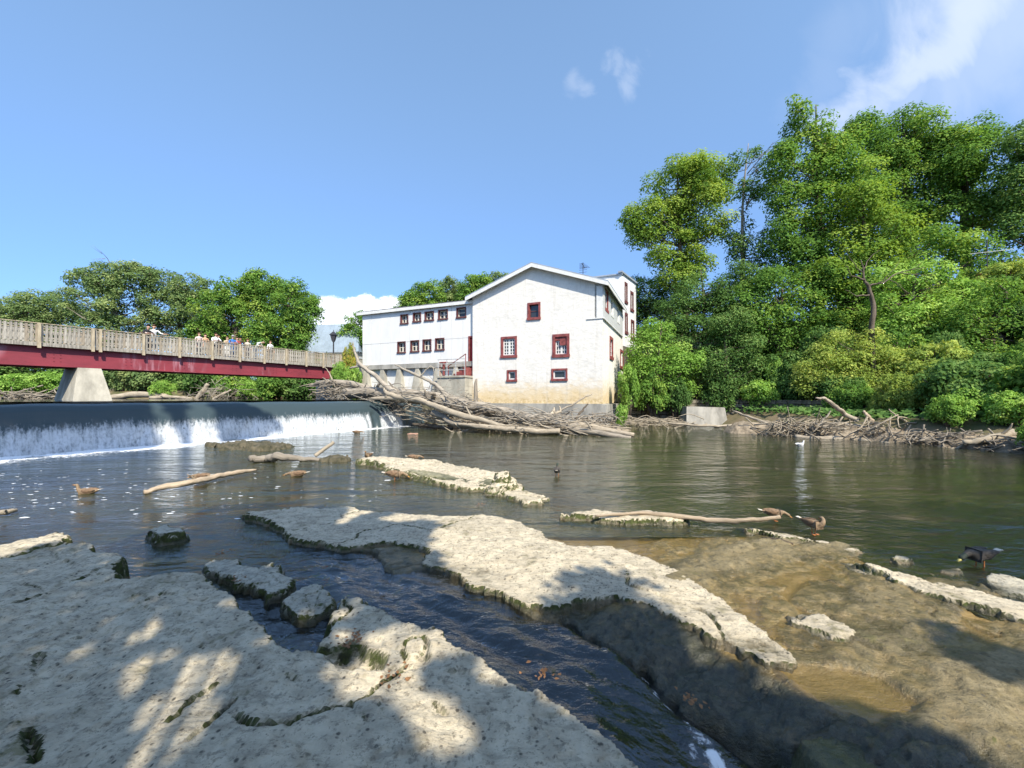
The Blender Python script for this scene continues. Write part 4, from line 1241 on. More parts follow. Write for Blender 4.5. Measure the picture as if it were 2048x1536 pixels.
slab('rock_slab', 'largest pale sunlit limestone slab in the middle of the river', pz([(470, 1024), (560, 1014), (690, 1015), (800, 1022), (880, 1031), (960, 1026), (1040, 1040), (1086, 1062), (1105, 1080), (1200, 1088), (1292, 1107), (1400, 1152), (1500, 1217), (1560, 1271), (1612, 1312), (1540, 1322), (1450, 1284), (1380, 1240), (1290, 1196), (1220, 1188), (1160, 1200), (1120, 1212), (1040, 1208), (1005, 1178), (930, 1168), (900, 1143), (850, 1127), (836, 1098), (770, 1084), (690, 1092), (600, 1082), (562, 1062), (520, 1044)], 0.095), 0.095, 0.02, ROCK, 0.045, -0.3, 0.05, 3.0, 0.016, 200, tilt=(-0.004, 0.004))
slab('rock_slab', 'small pale rough patch of dry limestone on the wet brown shelf', pz([(1580, 1218), (1650, 1210), (1690, 1240), (1718, 1262), (1702, 1292), (1640, 1274), (1582, 1244)], 0.055), 0.058, 0.016, ROCK, 0.05, -0.06, 0.05, 5, 0.012, 230)
slab('rock_strip', 'long narrow pale rock with a mossy near flank in mid river', pz([(700, 922), (745, 915), (830, 917), (900, 929), (960, 938), (1025, 952), (1060, 975), (1104, 990), (1086, 1000), (1040, 1001), (1000, 983), (900, 968), (840, 957), (780, 941), (740, 928)], 0.12), 0.15, 0.035, ROCK, 0.09, -0.3, 0.10, 1.6, 0.03, 250, tilt=(-0.01, 0.02))
slab('boulder', 'square pale block standing at the near end of the mid river rock strip', pz([(975, 972), (982, 962), (1022, 962), (1028, 972), (1010, 978), (985, 978)], 0.12), 0.30, 0.025, ROCK, 0.10, 0.0, 0.10, 2.2, 0.05, 270)
slab('rock_ledge', 'mossy lower ledge along the near side of the mid river rock strip', pz([(760, 936), (820, 935), (900, 946), (960, 957), (1030, 968), (1010, 982), (930, 973), (850, 966), (790, 949)], 0.06), 0.085, 0.035, ROCK_MOSS, 0.16, -0.3, 0.10, 2, 0.03, 280)
slab('rock_strip', 'thin pale rock sliver under the peeled tan log', pz([(1115, 1030), (1180, 1020), (1260, 1020), (1340, 1026), (1400, 1036), (1350, 1045), (1260, 1042), (1180, 1038)], 0.08), 0.085, 0.02, ROCK, 0.06, -0.2, 0.06, 3, 0.02, 290)
slab('rock_strip', 'row of low pale stones edging the wet shelf beside the preening duck', pz([(1490, 1052), (1560, 1064), (1640, 1078), (1705, 1092), (1690, 1099), (1600, 1085), (1500, 1062)], 0.05), 0.055, 0.02, ROCK, 0.05, -0.1, 0.10, 4, 0.02, 300)
slab('rock_strip', 'long pale stepped limestone strip at the right edge below the dark drake', pz([(1685, 1114), (1760, 1130), (1850, 1150), (1950, 1176), (2048, 1203), (2140, 1232), (2140, 1258), (2048, 1232), (1950, 1203), (1850, 1182), (1760, 1152), (1700, 1126)], 0.09), 0.10, 0.02, ROCK, 0.05, -0.1, 0.06, 3, 0.02, 310)
slab('rock_slab', 'shaded grey slab just behind the drake at the right edge', pz([(1930, 1148), (2000, 1150), (2080, 1172), (2140, 1200), (2080, 1206), (1990, 1182)], 0.05), 0.055, 0.022, ROCK_GREY, 0.06, -0.2, 0.06, 3, 0.02, 320)
for j, (a, b, lb) in enumerate([(1700, 1101, 'small pale stone at the shelf edge nearest the preening duck'), (1795, 1118, 'low pale stone in shallow water left of the drake'), (1905, 1140, 'flat pale stone under the beak of the drake')]):
    slab('river_stone', lb, pz([(a - 30, b), (a - 10, b - 6), (a + 22, b - 3), (a + 34, b + 5), (a, b + 6)], 0.03), 0.045, 0.015, ROCK, 0.03, -0.1, 0.03, 6, 0.012, 330 + j)
slab('river_stone', 'low dark bar of mud and debris at the foot of the falling water', pz([(405, 889), (440, 884), (520, 885), (600, 890), (606, 896), (540, 900), (450, 898), (430, 893)], 0.06), 0.11, 0.05, DEBRIS0, 0.14, -0.3, 0.26, 1.4, 0.06, 340)
slab('river_stone', 'dark mossy rock at the upstream tip of the mid river rock strip', pz([(648, 912), (668, 907), (700, 908), (706, 916), (680, 921), (652, 919)], 0.06), 0.11, 0.04, DEBRIS0, 0.1, -0.3, 0.18, 2, 0.05, 350)
slab('river_stone', 'wet dark stone against the shaded end of the big pale slab', pz([(702, 1095), (715, 1084), (738, 1088), (734, 1102), (712, 1106)], 0.02), 0.05, 0.014, ROCK_MOSS, 0.03, -0.3, 0.02, 6, 0.015, 360)
slab('river_stone', 'rounded pink stone in the water below the log jam', pz([(812, 868), (824, 865.5), (838, 867), (832, 869), (818, 869.5)], 0.0), 0.035, 0.04, M('pink_stone', (0.42, 0.24, 0.17), .8, .2), 0.1, -0.2, 0.05, 2, 0.03, 370, steps=False)
slab('rock_ledge', 'dark mossy stepped ledge sloping into the chute on the right of the channel', pz([(1560, 1480), (1640, 1440), (1720, 1455), (1800, 1500), (1880, 1560), (1900, 1700), (1760, 1700), (1680, 1600)], 0.0), 0.03, 0.018, ROCK_MOSS, 0.09, -0.4, 0.05, 4, 0.03, 380)
# brown leaf litter lying on the near ledge
def litter(name, label, spots, n, spread_, mat, lo=.02, hi=.05):
    V, F = [], []
    for (a, b, z) in spots:
        x, y, _ = U(a, b, z)
        for k in range(n):
            cx, cy = x + random.gauss(0, spread_), y + random.gauss(0, spread_)
            L = random.uniform(lo, hi); th = random.uniform(0, 6.28); b0_ = len(V)
            for q, rr in ((0, .5), (1.3, .28), (2.4, .3), (3.14, .5), (4.1, .3), (5.2, .26)):
                V.append((cx + L * rr * math.cos(q + th), cy + L * rr * math.sin(q + th), z + random.uniform(0.004, 0.02)))
            F += [(b0_, b0_ + 1, b0_ + 5, b0_), ]
            F[-1] = (b0_, b0_ + 1, b0_ + 4, b0_ + 5); F.append((b0_ + 1, b0_ + 2, b0_ + 3, b0_ + 4))
    o = link(name, fast_mesh(name, np.array(V), np.array(F), [mat]))
    return tag(o, label, 'leaf litter', kind='stuff')


litter('leaf_litter', 'brown fallen leaves caught in hollows of the near ledge', [(690, 1285, .245), (715, 1275, .245), (790, 1345, .245), (440, 1110, .23), (480, 1155, .2), (1085, 1350, .245), (1380, 1400, .06), (960, 1010, .03)], 16, .06, M('dead_leaf', (0.23, 0.115, 0.05), .8, .4, 9))
# foam flecks drifting below the weir
V, F = [], []
for k in range(150):
    a = abs(random.gauss(0, 330)) - 40; b = random.gauss(975, 32)
    if b < 915: continue
    x, y, _ = U(a, b, 0.0)
    if any(sdf(pp, np.array([x]), np.array([y]))[0] > -0.1 for pp in (NEAR,)): continue
    L = random.uniform(.008, .03) * (1 + 0.5 * (random.random() < .06)); b0_ = len(V); n = 6
    for q in range(n):
        V.append((x + L * (1.5 + random.random()) * math.cos(q / n * 6.28), y + L * (.7 + .6 * random.random()) * math.sin(q / n * 6.28), 0.006))
    V.append((x, y, 0.008))
    for q in range(n): F.append((b0_ + q, b0_ + (q + 1) % n, b0_ + n))
tag(link('foam', fast_mesh('foam', np.array(V), np.array(F), [M('foam_white', (0.72, 0.74, 0.76), .7, .05)])), 'small flecks of foam drifting on the water', kind='stuff')

# ------------------------------------------------------------------ wood
def catmull(P, R, n):
    P = np.array(P, float); R = np.array(R, float)
    A = np.vstack([2 * P[0] - P[1], P, 2 * P[-1] - P[-2]])
    out, rr = [], []
    for i in range(len(P) - 1):
        for t in np.linspace(0, 1, n, endpoint=False):
            p0, p1, p2, p3 = A[i:i + 4]
            out.append(0.5 * (2 * p1 + (p2 - p0) * t + (2 * p0 - 5 * p1 + 4 * p2 - p3) * t * t + (3 * p1 - p0 - 3 * p2 + p3) * t ** 3))
            rr.append(R[i] * (1 - t) + R[i + 1] * t)
    out.append(P[-1]); rr.append(R[-1])
    return np.array(out), np.array(rr)


def tube(P, R, sides=8, n=5, wob=0.0, seed=0, knob=0.12):
    """swept irregular round: returns V, F (quads), along, around"""
    C, Rr = catmull(P, R, n)
    if wob:
        L = np.arange(len(C)) * 0.6 + seed
        for ax in range(3):
            C[1:-1, ax] += (wob * vnoise(L, L * 0 + ax * 7.3, seed=seed))[1:-1]
    T = np.gradient(C, axis=0); T /= np.linalg.norm(T, axis=1)[:, None] + 1e-9
    ref = np.array((0, 0, 1.0)) if abs(T[0][2]) < 0.9 else np.array((1.0, 0, 0))
    u = np.cross(T[0], ref); u /= np.linalg.norm(u)
    V, al, ar = [], [], []
    L = 0
    for i in range(len(C)):
        u = u - T[i] * (u @ T[i]); u /= np.linalg.norm(u) + 1e-9
        v = np.cross(T[i], u)
        if i: L += np.linalg.norm(C[i] - C[i - 1])
        th = np.arange(sides) * 2 * PI / sides
        rad = Rr[i] * (1 + knob * vnoise(np.cos(th) * 1.3 + seed, np.sin(th) * 1.3, np.full(sides, L / max(Rr.max() * 4, 0.05)), seed=seed))
        V.append(C[i] + np.outer(np.cos(th) * rad, u) + np.outer(np.sin(th) * rad, v))
        al += [L] * sides; ar += list(np.abs(th / PI - 1))
    V = np.concatenate(V)
    m = len(C)
    i = np.arange(m * sides).reshape(m, sides)
    j = np.roll(i, -1, axis=1)
    F = np.stack([i[:-1], j[:-1], j[1:], i[1:]], -1).reshape(-1, 4)
    # caps: fan with a centre point, as quads with a doubled vertex avoided
    nV = len(V); V = np.vstack([V, C[0], C[-1]]); al += [0, L]; ar += [0.5, 0.5]
    caps = []
    for q in range(0, sides, 2):
        caps.append((nV, i[0][(q + 2) % sides], i[0][(q + 1) % sides], i[0][q]))
        caps.append((nV + 1, i[-1][q], i[-1][(q + 1) % sides], i[-1][(q + 2) % sides]))
    return V, np.vstack([F, np.array(caps)]), np.array(al), np.array(ar)


class Tubes:
    def __init__(s): s.V = []; s.F = []; s.A = []; s.R = []; s.n = 0
    def add(s, P, R, **k):
        V, F, a, r = tube(P, R, **k)
        s.V.append(V); s.F.append(F + s.n); s.A.append(a); s.R.append(r); s.n += len(V)
    def build(s, name, mat, parent=None, loc=None):
        V = np.concatenate(s.V)
        c = np.array(loc) if loc is not None else np.zeros(3)
        o = link(name, fast_mesh(name, V - c, np.concatenate(s.F), [mat], {'along': np.concatenate(s.A), 'around': np.concatenate(s.R)}, smooth=True), parent)
        if loc is not None: o.location = tuple(c)
        return o


def log(name, label, pts, rad, mat, cat='driftwood', stubs=3, group=None, wob=0.04, seed=None, sides=10, side_branches=(), knob=.2):
    seed = random.randint(1, 9999) if seed is None else seed
    tb = Tubes(); tb.add(pts, rad, sides=sides, n=9, wob=wob, seed=seed, knob=knob)
    P, R = catmull(pts, rad, 8)
    r_ = random.Random(seed)
    for k in range(stubs):
        i = r_.randint(2, len(P) - 3)
        d = Vector((r_.gauss(0, 1), r_.gauss(0, 1), abs(r_.gauss(0, 1)))).normalized()
        L = r_.uniform(2, 5) * R[i]
        a = Vector(P[i]); m_ = a + d * L * .55 + Vector((r_.gauss(0, 1), r_.gauss(0, 1), r_.gauss(0, 1))) * L * .1
        tb.add([tuple(a), tuple(m_), tuple(a + d * L)], [R[i] * .42, R[i] * .3, R[i] * .14], sides=6, n=3, seed=seed + k)
    for bp, br in side_branches:
        tb.add(bp, br, sides=6, n=5, wob=wob, seed=seed + 50)
    o = tb.build(name, mat, loc=np.mean(np.array(pts), 0))
    return tag(o, label, cat, group)


J = lambda *a: [D(*q) for q in a]
# the jam across the end of the weir
log('fallen_trunk', 'thickest barked grey trunk slanting down through the log jam in front of the mill', J((690, 786, 29.6), (760, 785, 28.8), (830, 790, 27.8), (900, 805, 26.4), (960, 818, 25.4), (1040, 832, 24.2), (1100, 843, 23.3), (1160, 856, 22.6)), [.30, .36, .42, .45, .42, .37, .31, .17], WOOD_BROWN, 'log', 9, sides=16, wob=.09, knob=.32)
log('fallen_trunk', 'barked trunk lying on top of the twig heap at the weir end of the jam', J((618, 772, 32), (650, 765, 31.2), (700, 768, 30.5), (745, 782, 29.8), (800, 797, 29), (850, 803, 28.5)), [.07, .2, .28, .30, .30, .2], WOOD_BROWN, 'log', 4, sides=12)
log('driftwood_log', 'smooth bare pale log with a pointed broken fork in the middle of the jam', J((768, 776, 27.2), (775, 787, 27), (805, 795, 26.6), (840, 801, 26), (880, 817, 25), (930, 833, 24), (985, 846, 23.2), (1020, 856, 22.8)), [.05, .14, .17, .19, .20, .19, .16, .10], WOOD_PALE, 'log', 2, side_branches=[(J((742, 797, 27.2), (780, 796, 27), (815, 797, 26.6)), [.1, .16, .18])])
log('broken_branch', 'tall curved bare branch rising highest out of the log jam against the white wing', J((706, 684, 28), (712, 712, 28), (724, 732, 28), (748, 750, 28), (768, 768, 28), (793, 786, 28)), [.03, .08, .13, .16, .18, .19], WOOD_GREYB, 'branch', 1, side_branches=[(J((700, 737, 28.2), (715, 733, 28.1), (730, 733, 28)), [.06, .09, .10])])
log('broken_branch', 'long bare branch leaning in front of the concrete buttresses', J((789, 729, 27.5), (815, 742, 27.5), (845, 755, 27.5), (868, 768, 27.5), (888, 785, 27.3), (906, 803, 27)), [.04, .08, .11, .13, .15, .16], WOOD_GREYB, 'branch', 2, side_branches=[(J((842, 752, 27.4), (852, 740, 27.4), (862, 732, 27.4), (868, 742, 27.4), (866, 752, 27.4)), [.05, .045, .04, .035, .02]), (J((862, 733, 27.4), (880, 738, 27.5), (890, 742, 27.5)), [.035, .03, .015])])
log('driftwood_log', 'straight grey log whose tip reaches farthest right at the waterline of the jam', J((1040, 838, 24.4), (1120, 846, 23.4), (1190, 856, 22.4), (1268, 870, 21.4)), [.12, .19, .19, .13], WOOD_PALE, 'log', 1)
log('driftwood_log', 'lowest barked log of the jam ending in a splintered tip in the water', J((1080, 851, 23.6), (1140, 858, 22.6), (1200, 867, 21.6), (1262, 876, 20.9)), [.14, .17, .16, .09], WOOD_BROWN, 'log', 2)
log('driftwood_log', 'pale log lying along the waterline at the near side of the jam', J((915, 848, 24.0), (960, 853, 23.3), (1010, 858, 22.7), (1070, 862, 22.2), (1120, 862, 22)), [.10, .15, .16, .18, .15], WOOD_PALE, 'log', 2)
log('driftwood_log', 'brown log with a bent elbow under the bare pale log in the jam', J((865, 826, 25.6), (885, 833, 25.2), (905, 846, 24.6), (940, 853, 24), (985, 857, 23.4)), [.2, .2, .18, .14, .08], WOOD_BROWN, 'log', 2)
log('broken_branch', 'thin straight pole sticking up before the mill foundation', J((1115, 824, 25), (1150, 806, 25.4), (1184, 788, 25.8)), [.07, .05, .025], WOOD_BROWN, 'branch', 0)
log('broken_branch', 'short dark pole leaning beside the thin straight pole', J((1150, 838, 24.6), (1164, 822, 24.8), (1176, 808, 25)), [.08, .07, .04], WOOD_DARK, 'branch', 0)
log('broken_branch', 'forked pale stump piece sitting on the jam before the mill foundation', J((1095, 838, 24.6), (1104, 828, 24.8), (1108, 815, 24.9)), [.12, .14, .05], WOOD_PALE, 'branch', 0, side_branches=[(J((1108, 826, 24.8), (1120, 823, 24.9), (1118, 812, 25)), [.1, .09, .04])])
log('broken_branch', 'dark arching limb curving down over the pale log', J((935, 846, 23.6), (948, 832, 23.7), (970, 825, 23.9), (990, 824, 24.2)), [.04, .05, .06, .07], WOOD_DARK, 'branch', 0)
log('broken_branch', 'slender branch reaching from the jam over the pond toward the bridge', J((598, 773, 32), (625, 768, 31.8), (650, 771, 31.2)), [.02, .05, .09], WOOD_PALE, 'branch', 1)
log('broken_branch', 'thin stick standing up before the girder at the weir end of the jam', J((648, 732, 31), (660, 748, 30.8), (664, 760, 30.6)), [.02, .045, .06], WOOD_PALE, 'branch', 0)
log('driftwood_log', 'old log half sunk in the water at the foot of the dark wet weir end', J((826, 848, 27), (870, 853, 26), (905, 858, 25)), [.1, .14, .08], WOOD_DARK, 'log', 3)

def twig_heap(name, label, samples, n, mat, lmin, lmax, rmin, rmax, flat=0.35, dirb=None):
    """a tangle of sticks nobody could count"""
    tb = Tubes()
    for k in range(n):
        c = np.array(samples(), float)
        d = np.random.default_rng(k * 31 + len(label)).normal(size=3); d[2] *= flat
        if dirb is not None: d = d * 0.75 + np.array(dirb) * (1.2 if d[0] > 0 else -1.2)
        d /= np.linalg.norm(d)
        L = random.uniform(lmin, lmax); r = random.uniform(rmin, rmax)
        e = np.random.default_rng(k).normal(size=3) * L * 0.10
        tb.add([c - d * L / 2, c + e, c + d * L / 2], [r, r * .85, r * .4], sides=6, n=3, seed=k)
    o = tb.build(name, mat)
    return tag(o, label, 'driftwood', kind='stuff')


def along_px(pts, sz, sx):
    """random points about a chain of (px, py, depth)"""
    def f():
        i = random.randrange(len(pts) - 1); t = random.random()
        a = np.array(D(*pts[i])); b = np.array(D(*pts[i + 1]))
        q = a * (1 - t) + b * t
        return q + np.array((random.gauss(0, sx), random.gauss(0, sx), random.gauss(0, sz)))
    return f


jdir = np.array(D(1160, 857, 23.2)) - np.array(D(760, 790, 29.8)); jdir /= np.linalg.norm(jdir)
twig_heap('twig_heap', 'tangled heap of sticks packed under the trunks at the weir end of the jam', along_px([(640, 782, 30.8), (700, 788, 30), (760, 798, 29.3), (830, 812, 28.4)], .34, .45), 420, WOOD_BROWN, .5, 1.9, .012, .04)
twig_heap('twig_heap', 'tangle of sticks and pale branches filling the middle of the jam', along_px([(840, 826, 27.6), (920, 844, 25.6), (1000, 853, 24.2), (1100, 858, 23), (1190, 860, 22.8)], .14, .5), 360, WOOD_PALE, .6, 2.6, .014, .05, .2, jdir)
twig_heap('twig_heap', 'thin grey sticks lodged over and against the thickest trunk', along_px([(760, 787, 28), (860, 797, 26.6), (960, 820, 24.8), (1060, 838, 23.3), (1140, 850, 22.5)], .26, .3), 170, WOOD_GREYB, .7, 3.2, .012, .045, .35, jdir)
twig_heap('twig_heap', 'brown sticks strewn before the mill foundation', along_px([(1000, 842, 25.5), (1100, 842, 25.4), (1230, 842, 25.5)], .22, .5), 260, WOOD_BROWN, .5, 2.0, .012, .045, .3)
twig_heap('twig_heap', 'curly thin roots hanging before the concrete wall', along_px([(850, 780, 28.5), (900, 790, 28.3), (960, 806, 27.8)], .45, .3), 90, WOOD_BROWN, .5, 1.6, .01, .025, .9)
# flood-packed soil under the jams
def mound(name, label, chain, h, wdt, mat, seed):
    pts = [np.array(D(*q)) for q in chain]
    xs = [p[0] for p in pts]; ys = [p[1] for p in pts]
    X, Y, F = grid(np.arange(min(xs) - wdt * 2, max(xs) + wdt * 2, 0.14), np.arange(min(ys) - wdt * 2, max(ys) + wdt * 2, 0.14))
    d = np.full(X.shape, 1e9); zb = np.zeros(X.shape)
    for i in range(len(pts) - 1):
        a, b = pts[i], pts[i + 1]; e = (b - a)[:2]
        t = np.clip(((X - a[0]) * e[0] + (Y - a[1]) * e[1]) / (e @ e), 0, 1)
        dd = np.hypot(X - a[0] - e[0] * t, Y - a[1] - e[1] * t)
        z_ = a[2] * (1 - t) + b[2] * t
        zb = np.where(dd < d, z_, zb); d = np.minimum(d, dd)
    k = sstep(wdt, 0.0, d + 0.35 * fbm(X * .9, Y * .9, oct=4, seed=seed))
    Z = -0.5 + (zb + 0.5) * k + 0.10 * fbm(X * 2.4, Y * 2.4, oct=4, seed=seed + 1) * k
    keep = k > 0.01; F = F[keep[F].all(1)]
    o = link(name, fast_mesh(name, np.stack([X, Y, Z], 1), F, [mat], smooth=True))
    return tag(o, label, 'debris', kind='stuff')


DEBRIS = M('flood_debris', (0.27, 0.22, 0.16), 0.95, 0.5, 3.0, 0.9, 9, 0.08, world_space=True, col2=(0.12, 0.095, 0.065))
mound('debris_bank', 'silt and shredded wood packed under the log jam', [(850, 846, 27.6), (900, 850, 26.8), (1000, 853, 25.6), (1120, 852, 25), (1240, 850, 25.4)], 1, 1.5, DEBRIS, 401)
mound('debris_bank', 'silt and shredded wood packed under the right bank driftwood', [(1500, 842, 24), (1600, 848, 22.5), (1720, 852, 20.5), (1850, 862, 18.5), (1980, 872, 16.5), (2120, 884, 14.8)], 1, 2.2, DEBRIS, 411)
# driftwood on the right bank
log('broken_branch', 'curved pale branch rising highest from the right bank driftwood', J((1632, 796, 22), (1650, 798, 22), (1672, 814, 22), (1695, 832, 22), (1718, 842, 21.6)), [.05, .09, .10, .12, .13], WOOD_PALE, 'branch', 0)
log('driftwood_log', 'long straight pole sloping to the water at the left of the right bank driftwood', J((1466, 822, 25), (1520, 842, 23.6), (1570, 862, 22.2), (1600, 873, 21.6)), [.05, .08, .09, .07], WOOD_PALE, 'log', 1)
log('driftwood_log', 'pale log lying at the waterline below the concrete block', J((1455, 853, 27), (1500, 854, 26.6), (1560, 861, 25)), [.12, .16, .1], WOOD_PALE, 'log', 0)
log('driftwood_log', 'thin pale plank like log before the concrete block', J((1330, 846, 29), (1400, 851, 28), (1450, 852, 27.6), (1500, 846, 27.4)), [.07, .09, .1, .06], WOOD_PALE, 'log', 0)
log('driftwood_log', 'stout barked log at the water edge of the right bank driftwood', J((1590, 874, 21), (1640, 878, 20.4), (1700, 879, 20), (1740, 884, 19.4)), [.12, .16, .16, .1], WOOD_PALE, 'log', 2)
log('driftwood_log', 'thick half buried log in the centre of the right bank driftwood', J((1620, 858, 21.4), (1680, 852, 21.4), (1760, 862, 20.6), (1830, 866, 19.6)), [.12, .2, .18, .12], WOOD_BROWN, 'log', 3)
log('driftwood_log', 'grey log with a raised thick butt at the far right under the bushes', J((1925, 884, 16.2), (1965, 880, 16), (2000, 872, 16), (2028, 864, 16)), [.08, .13, .15, .14], WOOD_PALE, 'log', 1)
log('broken_branch', 'forked sun bleached branch pointing left at the right waterline', J((1900, 900, 16.4), (1935, 888, 16.4), (1968, 876, 16.6)), [.04, .06, .05], WOOD_PALE, 'branch', 2)
log('broken_branch', 'upright broken stick among the right bank driftwood', J((1640, 850, 21.4), (1650, 836, 21.4), (1662, 822, 21.4)), [.06, .05, .025], WOOD_BROWN, 'branch', 0)
log('broken_branch', 'short tan stub leaning left over the right bank driftwood', J((1752, 850, 20.6), (1738, 836, 20.6), (1728, 822, 20.8)), [.09, .09, .06], WOOD_TAN, 'branch', 0)
log('broken_branch', 'slim forked branch leaning into the yellow green bushes', J((1835, 856, 19.6), (1800, 836, 19.8), (1778, 818, 20)), [.05, .05, .02], WOOD_PALE, 'branch', 1)
log('driftwood_log', 'mossy tan log sliding into the water in front of the right driftwood', J((1745, 882, 19.4), (1775, 890, 18.6), (1798, 896, 18)), [.10, .12, .07], WOOD_BROWN, 'log', 0)
twig_heap('twig_heap', 'tangle of bleached sticks on the left of the right bank driftwood', along_px([(1540, 862, 22.6), (1620, 860, 21.8), (1700, 864, 20.8), (1800, 872, 19.4)], .22, .55), 420, WOOD_PALE, .5, 2.2, .012, .045, .3)
twig_heap('twig_heap', 'dark sticks and roots at the far right end of the bank driftwood', along_px([(1800, 878, 18.8), (1900, 884, 17.4), (2000, 894, 16), (2110, 904, 14.6)], .18, .5), 380, WOOD_BROWN, .4, 1.8, .01, .04, .35)
twig_heap('twig_heap', 'sticks stranded along the bank between the mill and the concrete block', along_px([(1240, 846, 28.5), (1300, 844, 29.4), (1370, 846, 29.4)], .12, .6), 150, WOOD_PALE, .5, 2.4, .012, .04, .15, (1, .1, 0))
# single pieces lying in the river
log('driftwood_log', 'smooth pale log lying in shallow water beside a swimming duck', [U(288, 984, .05), U(330, 974, .08), (U(380, 966, .1)), U(430, 954, .11), U(480, 944, .13), U(512, 940, .1)], [.045, .065, .07, .065, .06, .03], WOOD_TAN, 'log', 2, seed=5, wob=.02)
log('driftwood_log', 'brown bent branch floating below the weir foam', [U(500, 917, .15), U(535, 917, .1), U(558, 913, .2), U(590, 917, .1), U(645, 920, .02)], [.1, .13, .12, .1, .06], WOOD_BROWN, 'branch', 2, seed=6)
log('broken_branch', 'straight grey pole stuck upright out of the water below the weir', J((630, 912, 13.9), (648, 898, 14.1), (668, 884, 14.3)), [.07, .065, .06], WOOD_PALE, 'branch', 0, wob=.01)
log('driftwood_log', 'long peeled tan log lying on the shelf under a duck', [U(1190, 1032, .13), U(1290, 1026, .14), U(1360, 1033, .13), U(1430, 1040, .13), U(1500, 1040, .2), U(1560, 1033, .28)], [.018, .034, .04, .038, .034, .026], WOOD_TAN, 'log', 1, seed=8, wob=.015)
log('broken_branch', 'small dark stick on the wet shelf below the peeled tan log', [U(1524, 1076, .04), U(1552, 1080, .06), U(1586, 1088, .05)], [.015, .03, .018], WOOD_DARK, 'branch', 1, seed=9, wob=.01)
log('broken_branch', 'thin curved branch with a dry yellow tuft lying across the mid river rock', J((918, 938, 10.9), (945, 948, 10.7), (975, 966, 10.2), (1000, 976, 9.7), (1055, 984, 9.2)), [.012, .025, .03, .035, .03], WOOD_BROWN, 'branch', 2, seed=10, wob=.02)
log('driftwood_log', 'pale stick with a lump drifting at the left edge of the water', [U(-30, 1026, .04), U(10, 1024, .06), U(34, 1020, .05)], [.03, .05, .03], WOOD_PALE, 'driftwood', 1, seed=11, wob=.01)
# driftwood on the far bank of the pond
BK = 47.0
log('driftwood_log', 'upright leaning pale log on the far bank under the bridge', J((392, 800, 46), (405, 784, 46), (416, 768, 46)), [.25, .25, .22], WOOD_PALE, 'log', 0)
log('driftwood_log', 'broad eroded root log on the far bank right of the bridge pier', J((222, 795, 46), (270, 789, 46.5), (320, 791, 46), (345, 798, 45.5)), [.3, .38, .32, .2], WOOD_PALE, 'log', 0)
log('driftwood_log', 'pale fallen log on the far bank left of the leaning log', J((300, 796, 45.5), (340, 794, 45.5), (385, 798, 45)), [.2, .22, .15], WOOD_PALE, 'log', 1)
log('broken_branch', 'pale branch pointing up right on the far bank under the bridge', J((425, 800, 45), (445, 788, 45), (462, 780, 45)), [.16, .16, .1], WOOD_PALE, 'branch', 1)
twig_heap('twig_heap', 'grey brushwood heaped on the far bank under the bridge', along_px([(400, 792, 46), (440, 788, 46), (490, 792, 46)], .6, .8), 150, WOOD_GREYB, 1.0, 3.0, .012, .035, .6)
twig_heap('twig_heap', 'dead wood scattered on the far bank left of the pier', along_px([(0, 796, 42), (60, 794, 43), (130, 796, 44)], .3, .9), 120, WOOD_BROWN, 1.0, 3.4, .03, .09, .3)

# ------------------------------------------------------------------ trees and shrubs
def leaf_quads(r, C, N, size, aspect=0.62):
    n = len(C)
    t = np.cross(N, r.normal(size=(n, 3))); t /= np.linalg.norm(t, axis=1)[:, None] + 1e-9
    b = np.cross(N, t)
    s = size[:, None] * 0.5
    fold = N * s * 0.35
    V = np.stack([C - t * s, C + b * s * aspect - fold, C + t * s * 1.1, C - b * s * aspect - fold], 1).reshape(-1, 3)
    return V, np.arange(4 * n).reshape(n, 4)


def clump_leaves(r, clumps, per, lsize, up=0.6, flat=0.8):
    """leaves on the domes of leafy clumps: (x, y, z, radius)"""
    Cs, Ns, T = [], [], []
    for (x, y, z, rad) in clumps:
        n = max(6, int(per * rad * rad))
        d = r.normal(size=(n, 3)); d /= np.linalg.norm(d, axis=1)[:, None]
        d[:, 2] = np.where((d[:, 2] < -0.25) & (r.random(n) < .6), -d[:, 2] * 0.8, d[:, 2])
        k = r.uniform(0.55, 1.08, n) ** 0.8
        p = d * (rad * k)[:, None]; p[:, 2] *= flat
        p += r.normal(size=(n, 3)) * rad * 0.07
        nn = d * 0.85 + np.array((0, 0, up)) + r.normal(size=(n, 3)) * 0.36
        nn /= np.linalg.norm(nn, axis=1)[:, None]
        Cs.append(p + (x, y, z)); Ns.append(nn)
        T.append(np.clip(0.46 + r.normal() * 0.19 + r.normal(size=n) * 0.13 + 0.12 * d[:, 2]*0, 0, 1))
    C = np.concatenate(Cs); N = np.concatenate(Ns); T = np.concatenate(T)
    V, F = leaf_quads(r, C, N, lsize * r.uniform(0.65, 1.25, len(C)))
    return V, F, np.repeat(T, 4)


def lobe_clumps(r, lobes, cr, dens=1.0):
    """leafy clumps spread near the skin of big ellipsoid lobes (x,y,z,rx,ry,rz)"""
    out = []
    for (x, y, z, rx, ry, rz) in lobes:
        n = max(5, int(dens * 2.3 * (rx * ry + ry * rz + rx * rz) / (cr * cr)))
        d = r.normal(size=(n, 3)); d /= np.linalg.norm(d, axis=1)[:, None]
        k = r.uniform(0.45, 1.0, n) ** 0.5
        for q, kk in zip(d, k):
            rr = cr * r.uniform(0.6, 1.25)
            f = max(0.25, kk - 0.35 * rr / max(rx, rz))
            out.append((x + q[0] * rx * f, y + q[1] * ry * f, z + q[2] * rz * f, rr))
    return out


